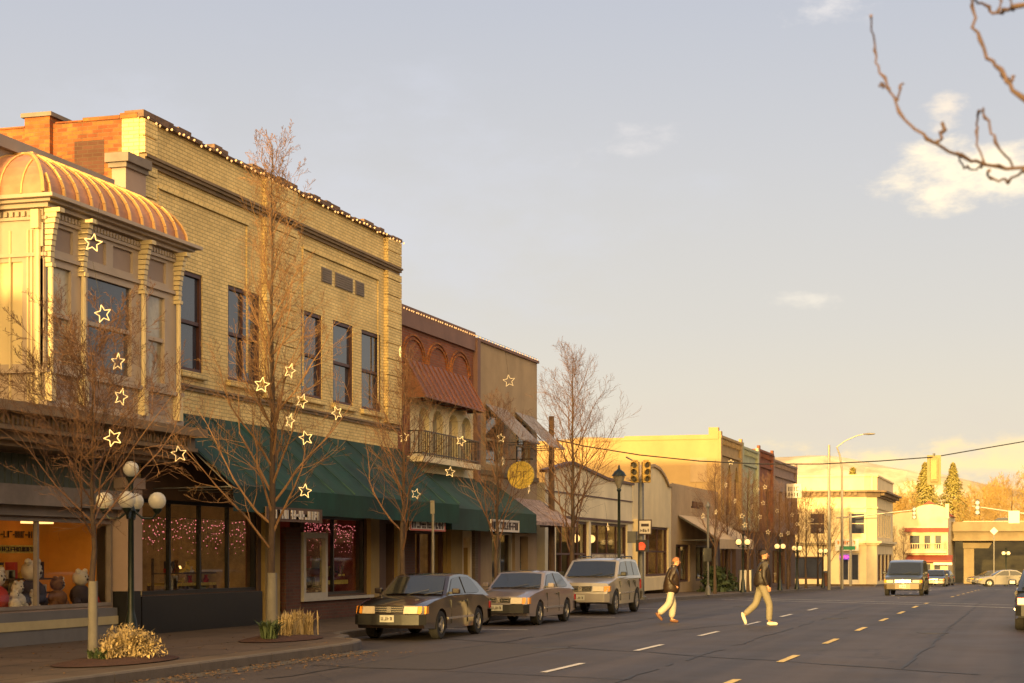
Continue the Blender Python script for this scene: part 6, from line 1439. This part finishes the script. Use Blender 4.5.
VAN = dict(hw=.93, wb=2.85, wr=.33, belt=1.0, bot=.27, tum=.84,
    upper=[(2.22, .30), (2.30, .42), (2.30, .6), (2.22, .76), (2.1, .90), (1.7, .98), (1.2, 1.03), (.2, 1.04), (-2.1, 1.04), (-2.2, .85), (-2.25, .55), (-2.2, .34)],
    cab=[(1.35, 1.0), (.55, 1.62), (.2, 1.70), (-.6, 1.73), (-1.8, 1.69), (-1.95, 1.6), (-2.18, 1.0)],
    side=[[(1.0, 1.08), (.5, 1.5), (.3, 1.58), (.05, 1.6), (.05, 1.08)], [(-.05, 1.08), (-.05, 1.6), (-1.0, 1.6), (-1.0, 1.08)], [(-1.1, 1.08), (-1.1, 1.6), (-1.75, 1.58), (-1.95, 1.08)]],
    ws=((1.35, 1.02), (.55, 1.63)), rw=((-2.17, 1.05), (-1.97, 1.6)), fb=(2.42, .34, .58), rb=(-2.4, .34, .58), bm='copper_seam', head=(2.32, .64, .78, .46, .78), ind=.12, tail=(-2.25, .7, 1.05, .74, .88), mirror=(1.0, 1.05), mm='trim_black', handles=(.15, ), seams=(1.05, 0, -1.05), grille=(2.28, .64, .80, .40), plate=(2.43, .40))
VAN['bm'] = 'van_bumper'
c4 = vehicle('minivan', 'blue-grey minivan driving towards the viewer in the oncoming lane', 'van', 'paint_bluegrey', VAN, (-6.3, 88.6, gz(88.6)), R(-91))
SEDAN = dict(hw=.88, wb=2.7, wr=.31, belt=.90, bot=.22, tum=.72,
    upper=[(2.12, .26), (2.26, .36), (2.27, .52), (2.18, .66), (2.0, .74), (1.5, .84), (1.0, .91), (.2, .93), (-.9, .94), (-1.5, .95), (-2.1, .92), (-2.3, .84), (-2.36, .6), (-2.32, .3)],
    cab=[(1.12, .88), (.35, 1.34), (.1, 1.39), (-.5, 1.41), (-.95, 1.37), (-1.75, .9)],
    side=[[(.86, .95), (.36, 1.25), (.15, 1.32), (-.25, 1.335), (-.27, .95)], [(-.35, .95), (-.33, 1.335), (-.85, 1.31), (-1.1, 1.2), (-1.4, .97)]],
    ws=((1.12, .90), (.35, 1.35)), rw=((-1.75, .93), (-.97, 1.37)), fb=(2.34, .3, .5), rb=(-2.42, .3, .52), bm='paint_silver', head=(2.28, .55, .67, .44, .74), ind=.1, tail=(-2.37, .62, .8, .5, .84), mirror=(.8, .95), handles=(-.18, -1.2), seams=(.85, -.3, -1.2), grille=(2.22, .56, .67, .36), plate=(2.35, .34), spokes=6)
c5 = vehicle('silver_sedan', 'pale silver sedan turning at the far crossing, seen from its side', 'car', 'paint_silver', SEDAN, (-2.9, 153.2, gz(153)), R(192))
SED2 = dict(SEDAN); SED2['bm'] = 'trim_black'
c6 = vehicle('dark_sedan', 'dark sedan with a sunlit cream bumper right behind the minivan', 'car', 'paint_dark', dict(SEDAN, bm='paint_cream'), (-8.3, 150, gz(150)), R(-92), 'distant dark sedans')
p = P(942, 556, 160); dup(c6, (p.x, p.y, gz(p.y)), R(-94), 'distant dark sedan, right one of the pair behind the minivan')
p = P(990, 556, 176); dup(c6, (p.x, p.y, gz(p.y)), R(200), 'dark sedan showing just above the silver sedan')
p = P(1003, 556, 204); dup(c6, (p.x, 199, 4.41), R(182), 'car driving over the overpass')
c7 = vehicle('dark_car', 'dark car cut by the right picture edge, only its corner showing', 'car', 'paint_dark', dict(HATCH, bm='trim_black'), (.30, 42.2, 0), R(90))
# ------------------------------------------------------------------ people
def skin(name, V, E, Rd, m, par, sub=2):
    me = bpy.data.meshes.new(name); me.from_pydata([tuple(v) for v in V], E, []); o = bpy.data.objects.new(name, me); C.objects.link(o)
    md = o.modifiers.new('s', 'SKIN'); md.use_smooth_shade = True
    sk = me.skin_vertices[0].data
    for i, r in enumerate(Rd): sk[i].radius = (r, r) if not hasattr(r, '__len__') else r; sk[i].use_root = (i == 0)
    sb = o.modifiers.new('u', 'SUBSURF'); sb.levels = sub; sb.render_levels = sub
    bpy.context.view_layer.update(); dg = bpy.context.evaluated_depsgraph_get(); nm = bpy.data.meshes.new_from_object(o.evaluated_get(dg)); nm.name = name
    bpy.data.objects.remove(o); nm.materials.clear(); nm.materials.append(M[m]); nm.polygons.foreach_set('use_smooth', [True] * len(nm.polygons))
    q = bpy.data.objects.new(name, nm); C.objects.link(q); q.parent = par; return q
def chain(V, E, Rd, start, pts):
    i = start
    for p, r in pts: V.append(p); Rd.append(r); E.append((i, len(V) - 1)); i = len(V) - 1
    return i
def person(label, loc, rz, J, mats, coat_hem, H=1.76, cap=False, wide=1.0, hand_free=(True, True)):
    o = thing('person', label, 'person', loc, rz, group='people crossing the street'); pel, ch, nk = J['pelvis'], J['chest'], J['neck']
    V, E, Rd = [pel], [], [.115]
    mid = [(a + b) / 2 for a, b in zip(pel, ch)]
    c = chain(V, E, Rd, 0, [(tuple(mid), .115), (ch, .13), ((nk[0] * .6 + ch[0] * .4, 0, nk[2] - .07), .075), (nk, .052)])
    hd = J['head']; chain(V, E, Rd, c, [((hd[0], hd[1], hd[2] - .07), .068), ((hd[0] + .004, hd[1], hd[2] + .0), .088), ((hd[0] - .012, hd[1], hd[2] + .075), .078)])
    for s in ('L', 'R'):
        sg = 1 if s == 'L' else -1; sh, el, wr = J['sh' + s], J['el' + s], J['wr' + s]
        e = chain(V, E, Rd, 2, [(sh, .055), (tuple((a + b) / 2 for a, b in zip(sh, el)), .047), (el, .038), (wr, .026)])
        d = (Vector(wr) - Vector(el)).normalized(); hp = Vector(wr) + d * .05; chain(V, E, Rd, e, [(tuple(hp), .032), (tuple(hp + d * .035), .03)])
        hip, kn, an, toe = J['hip' + s], J['kn' + s], J['an' + s], J['toe' + s]
        e = chain(V, E, Rd, 0, [(hip, .088), (tuple((a + b) / 2 for a, b in zip(hip, kn)), .072), (kn, .052), (tuple((a * .6 + b * .4) for a, b in zip(kn, an)), .05), (an, .034)])
        chain(V, E, Rd, e, [(toe, .03)])
    body = skin('body', V, E, Rd, mats['skin'], o, 2)
    # fingers (each one its own bent chain rooted in the palm) and the thumb
    for s in ('L', 'R'):
        el, wr = Vector(J['el' + s]), Vector(J['wr' + s]); d = (wr - el).normalized(); sd = Vector((0, 1, 0)) if s == 'R' else Vector((0, -1, 0)); ac = d.cross(sd).normalized(); base = wr + d * .085
        if hand_free[0 if s == 'L' else 1]:
            for k, L in enumerate((.062, .075, .07, .055)):
                b0_ = base + ac * (.027 - .018 * k); pts = [b0_ - d * .03, b0_, b0_ + d * L * .5 + sd * .008, b0_ + d * L * .8 + sd * .03]
                skin('finger', pts, [(0, 1), (1, 2), (2, 3)], [.010, .0095, .009, .007], mats['skin'], o, 1)
            pts = [wr + d * .03 + ac * .02, wr + d * .055 + ac * .045, wr + d * .085 + ac * .052 + sd * .012]; skin('thumb', pts, [(0, 1), (1, 2)], [.012, .011, .008], mats['skin'], o, 1)
    # face
    hx, hy, hz = hd; q = MB(); q.add([(hx + .085, -.012, hz - .005), (hx + .085, .012, hz - .005), (hx + .118, 0, hz - .03), (hx + .088, 0, hz + .03)], [(0, 1, 2), (0, 2, 3), (1, 3, 2)]); q.build('nose', mats['skin'], o)
    for s in (-1, 1):
        q = MB(); q.ball((hx + .083, s * .032, hz + .012), .011, 8); q.build('eye', 'hair_dark', o); q = MB(); q.ball((hx - .005, s * .085, hz - .002), .026, 8); e_ = q.build('ear', mats['skin'], o, smooth=True)
    q = MB(); q.box(hx + .080, hx + .090, -.024, .024, hz - .052, hz - .044); q.build('mouth', 'sign_red', o)
    q = MB(); vs = []; n1, n2 = 14, 7                       # hair: a cap that hugs the skull and leaves the face free
    for j in range(n2 + 1):
        ph = math.pi * .5 * j / n2 * (1.28)
        for i in range(n1):
            a = 6.283 * i / n1; front_ = max(0, math.cos(a)); pp = min(ph, 1.62 - .75 * front_); r = .104; vs.append((hx - .012 + r * 1.05 * math.sin(pp) * math.cos(a), hy + r * .93 * math.sin(pp) * math.sin(a), hz + .015 + r * 1.10 * math.cos(pp)))
    q.add(vs, [(j * n1 + i, j * n1 + (i + 1) % n1, (j + 1) * n1 + (i + 1) % n1, (j + 1) * n1 + i) for j in range(n2) for i in range(n1)]); q.build('cap' if cap else 'hair', mats['hair'], o, smooth=True, angle=80)
    # jacket, trousers, shoes
    V, E, Rd = [(pel[0], 0, coat_hem)], [], [.165 * wide]
    c = chain(V, E, Rd, 0, [((pel[0] * .7 + ch[0] * .3, 0, (coat_hem + ch[2]) / 2), .158 * wide), (ch, .165 * wide), ((nk[0] * .7 + ch[0] * .3, 0, nk[2] - .06), .10), ((nk[0], 0, nk[2] - .005), .07)])
    for s in ('L', 'R'):
        sh, el, wr = J['sh' + s], J['el' + s], J['wr' + s]; w2 = tuple(Vector(el).lerp(Vector(wr), .93))
        chain(V, E, Rd, 2, [(sh, .085), (tuple((a + b) / 2 for a, b in zip(sh, el)), .074), (el, .064), (tuple((a + b) / 2 for a, b in zip(el, w2)), .056), (w2, .047)])
    skin('jacket', V, E, Rd, mats['jacket'], o, 2)
    q = MB(); q.lathe([(.085, nk[2] - .05), (.092, nk[2] + .0), (.078, nk[2] + .03)], (nk[0] - .01, 0, 0), 12); q.build('collar', mats['jacket'], o, smooth=True)
    V, E, Rd = [(pel[0], 0, pel[2] + .02)], [], [.13]
    tf = mats.get('flare', 1)
    for s in ('L', 'R'):
        hip, kn, an = J['hip' + s], J['kn' + s], J['an' + s]; a2 = tuple(Vector(kn).lerp(Vector(an), .95))
        chain(V, E, Rd, 0, [(hip, .112), (tuple((a + b) / 2 for a, b in zip(hip, kn)), .098), (kn, .08 * tf), (tuple((a + b) / 2 for a, b in zip(kn, a2)), .076 * tf), (a2, .068 * tf)])
    skin('trousers', V, E, Rd, mats['trousers'], o, 2)
    for s in ('L', 'R'):
        an, toe = Vector(J['an' + s]), Vector(J['toe' + s]); d = (toe - an); heel = an - d.normalized() * .035 + J.get('heel' + s, Vector((0, 0, -.05)))
        skin('shoe', [an + Vector((0, 0, .0)), heel, (heel + toe) / 2 + Vector((0, 0, .0)), toe, toe + d.normalized() * .05], [(0, 1), (1, 2), (2, 3), (3, 4)], [.05, .048, .048, .043, .03], mats['shoe'], o, 2)
    return o
Vv = Vector
# back walker: leans forward, hands in the jacket, wide cream trousers
J1 = dict(pelvis=(0, 0, .93), chest=(.04, 0, 1.30), neck=(.09, 0, 1.49), head=(.15, 0, 1.60), shL=(.05, .19, 1.40), shR=(.05, -.19, 1.40), elL=(-.06, .26, 1.13), elR=(-.06, -.26, 1.13), wrL=(.10, .19, .97), wrR=(.10, -.19, .97),
    hipL=(.0, .09, .88), hipR=(.0, -.09, .88), knL=(.07, .09, .47), knR=(-.06, -.09, .49), anL=(.03, .09, .085), anR=(-.36, -.09, .23), toeL=(.17, .09, .04), toeR=(-.27, -.09, .10), heelR=Vv((-.03, 0, .0)))
pa = P(671, 622, 43.3); pb = P(763, 626, 41.6)
w1 = person('person in brown leather jacket and wide cream trousers walking right, hands in pockets', (pa.x, pa.y, 0), AL + R(4), J1, dict(skin='skin', hair='hair_red', jacket='leather_brown', trousers='trousers_cream', shoe='shoe_brown', flare=1.3), .72, wide=1.55, hand_free=(False, False))
w1.scale = (.94, .94, .94)
J2 = dict(pelvis=(-.02, 0, .98), chest=(.0, 0, 1.36), neck=(.01, 0, 1.55), head=(.04, 0, 1.67), shL=(.0, .20, 1.46), shR=(.0, -.20, 1.46), elL=(.02, .26, 1.17), elR=(-.03, -.27, 1.17), wrL=(.14, .23, .95), wrR=(.07, -.25, .93),
    hipL=(-.02, .095, .93), hipR=(-.02, -.095, .93), knL=(-.16, .095, .50), knR=(.14, -.095, .50), anL=(-.44, .095, .24), anR=(.13, -.095, .085), toeL=(-.40, .095, .07), toeR=(.29, -.095, .045), heelL=Vv((-.04, 0, .03)))
w2 = person('person in dark jacket and dark knit cap, khaki trousers and white shoes, striding right', (pb.x, pb.y, 0), AL + R(2), J2, dict(skin='skin', hair='hair_dark', jacket='jacket_dark', trousers='trousers_khaki', shoe='shoe_white', flare=1.1), .86, cap=True, wide=1.5)
# ------------------------------------------------------------------ light, sky, camera
SUN_EL, SUN_AZ = 3.9, 1.0
sd = bpy.data.lights.new('sun', 'SUN'); sd.energy = 5; sd.angle = R(.6); sd.color = (1, .64, .215)
so = bpy.data.objects.new('sun', sd); C.objects.link(so)
dv = Vector((math.sin(R(SUN_AZ)) * math.cos(R(SUN_EL)), math.cos(R(SUN_AZ)) * math.cos(R(SUN_EL)), -math.sin(R(SUN_EL)))); so.rotation_euler = dv.to_track_quat('-Z', 'Y').to_euler(); so.location = (-3, -20, 30)
w = bpy.data.worlds.new('World'); scene.world = w; w.use_nodes = True; nt = w.node_tree
for n in list(nt.nodes): nt.nodes.remove(n)
L = nt.links; out = nn(nt, 'ShaderNodeOutputWorld'); bg = nn(nt, 'ShaderNodeBackground'); bg.inputs[1].default_value = .10; L.new(bg.outputs[0], out.inputs[0])
sky = nn(nt, 'ShaderNodeTexSky', sky_type='NISHITA'); sky.sun_disc = False; sky.sun_elevation = R(SUN_EL); sky.sun_rotation = R(180 + SUN_AZ); sky.air_density = 1.2; sky.dust_density = 2.5; sky.ozone_density = 1.0
tc = nn(nt, 'ShaderNodeTexCoord'); sp = nn(nt, 'ShaderNodeSeparateXYZ'); L.new(tc.outputs['Generated'], sp.inputs[0])
veil = nn(nt, 'ShaderNodeValToRGB'); L.new(sp.outputs[2], veil.inputs[0]); e = veil.color_ramp.elements
K = VK = 1.0
cols = [(0.0, (.80, .64, .41)), (.06, (.72, .65, .53)), (.13, (.625, .595, .56)), (.22, (.55, .545, .57)), (.32, (.46, .48, .555)), (1.0, (.30, .33, .42))]
e[0].position = 0; e[0].color = (*cols[0][1], 1); e[1].position = 1; e[1].color = (*cols[-1][1], 1)
for p_, c_ in cols[1:-1]: q = e.new(p_); q.color = (*c_, 1)
sc = nn(nt, 'ShaderNodeMix', data_type='RGBA', blend_type='MULTIPLY'); sc.inputs['Factor'].default_value = 1; L.new(veil.outputs[0], sc.inputs['A']); sc.inputs['B'].default_value = (8.0, 8.0, 8.0, 1)
mx = nn(nt, 'ShaderNodeMix', data_type='RGBA'); mx.inputs['Factor'].default_value = .86; L.new(sky.outputs[0], mx.inputs['A']); L.new(sc.outputs['Result'], mx.inputs['B'])
cur = mx.outputs['Result']
# the bright western sky round the low sun
gd = nn(nt, 'ShaderNodeVectorMath', operation='DOT_PRODUCT'); L.new(tc.outputs['Generated'], gd.inputs[0]); gd.inputs[1].default_value = tuple(-dv)
gp = nn(nt, 'ShaderNodeMath', operation='POWER'); gc = nn(nt, 'ShaderNodeMath', operation='MAXIMUM'); L.new(gd.outputs['Value'], gc.inputs[0]); gc.inputs[1].default_value = 0; L.new(gc.outputs[0], gp.inputs[0]); gp.inputs[1].default_value = 2.5
gm_ = nn(nt, 'ShaderNodeMix', data_type='RGBA'); L.new(gp.outputs[0], gm_.inputs['Factor']); L.new(cur, gm_.inputs['A']); gm_.inputs['B'].default_value = (54, 34, 12, 1); cur = gm_.outputs['Result']
def cloud(px, py, size, stretch, col, amt, nscale, seed, lo=.45, hi=.7):
    """a cloud standing at one bearing of the sky, broken up by noise"""
    global cur
    c = (P(px, py, 1) - Vector((0, 0, EYE))).normalized(); u = Vector((-c.y, c.x, 0)).normalized(); v = c.cross(u).normalized()
    if v.z < 0: v = -v
    def dot(vec, k):
        d = nn(nt, 'ShaderNodeVectorMath', operation='DOT_PRODUCT'); L.new(tc.outputs['Generated'], d.inputs[0]); d.inputs[1].default_value = tuple(vec * k); return d.outputs['Value']
    def math_(op, a, b=None):
        m_ = nn(nt, 'ShaderNodeMath', operation=op)
        for i, x in enumerate((a, b)):
            if x is None: continue
            if hasattr(x, 'links'): L.new(x, m_.inputs[i])
            else: m_.inputs[i].default_value = x
        return m_.outputs[0]
    a = dot(u, 1 / (size * stretch)); b = dot(v, 1 / size); b = math_('SUBTRACT', b, 0.0)
    rr = math_('SQRT', math_('ADD', math_('MULTIPLY', a, a), math_('MULTIPLY', b, b)))
    mp = nn(nt, 'ShaderNodeMapping'); mp.inputs['Location'].default_value = (seed, seed * .7, 0); mp.inputs['Scale'].default_value = (nscale, nscale, nscale * 2.2); L.new(tc.outputs['Generated'], mp.inputs[0])
    no = nn(nt, 'ShaderNodeTexNoise'); no.inputs['Detail'].default_value = 9; no.inputs['Roughness'].default_value = .6; no.inputs['Scale'].default_value = 1; L.new(mp.outputs[0], no.inputs['Vector'])
    dens = math_('SUBTRACT', no.outputs['Fac'], math_('MULTIPLY', math_('SUBTRACT', rr, .55), .38))
    mr = nn(nt, 'ShaderNodeMapRange', interpolation_type='SMOOTHSTEP'); mr.inputs['From Min'].default_value = lo; mr.inputs['From Max'].default_value = hi; mr.inputs['To Max'].default_value = amt; L.new(dens, mr.inputs['Value'])
    x = nn(nt, 'ShaderNodeMix', data_type='RGBA'); L.new(mr.outputs[0], x.inputs['Factor']); L.new(cur, x.inputs['A']); x.inputs['B'].default_value = (*[k * 8.2 for k in col], 1); cur = x.outputs['Result']
cloud(980, 172, .029, 2.3, (1.12, .92, .62), .95, 22, 3.1, .36, .74)
cloud(945, 108, .018, 1.4, (1.0, .82, .6), .6, 30, 5.3, .45, .75)
cloud(1000, 462, .022, 6.0, (1.0, .74, .34), .8, 26, 7.7, .34, .66)
cloud(620, 150, .02, 3, (.80, .74, .70), .35, 24, 9.1, .5, .8)
cloud(790, 298, .012, 3, (.92, .82, .66), .45, 26, 4.1, .48, .8)
cloud(760, 430, .03, 7, (.60, .53, .46), .35, 18, 2.2, .42, .75)
cloud(840, 5, .02, 2.5, (.85, .78, .72), .5, 26, 6.4, .5, .8)
cloud(300, 200, .12, 3, (.56, .58, .66), .35, 9, 8.4, .45, .8)
L.new(cur, bg.inputs[0])
cd = bpy.data.cameras.new('camera'); co = bpy.data.objects.new('camera', cd); C.objects.link(co); scene.camera = co
cd.sensor_width = 36; cd.lens = FPX / 1024 * 36; cd.shift_y = (HOR - 341.5) / 1024; cd.clip_start = .1; cd.clip_end = 12000
co.location = (0, 0, EYE); co.rotation_euler = (R(90), 0, AL)
cd.dof.use_dof = True; cd.dof.focus_distance = 42; cd.dof.aperture_fstop = 4.8
vs_ = scene.view_settings; vs_.view_transform = 'Standard'; vs_.look = 'None'; vs_.exposure = 0.68; vs_.gamma = 1; vs_.use_curve_mapping = False
scene.render.resolution_x = 1024; scene.render.resolution_y = 683
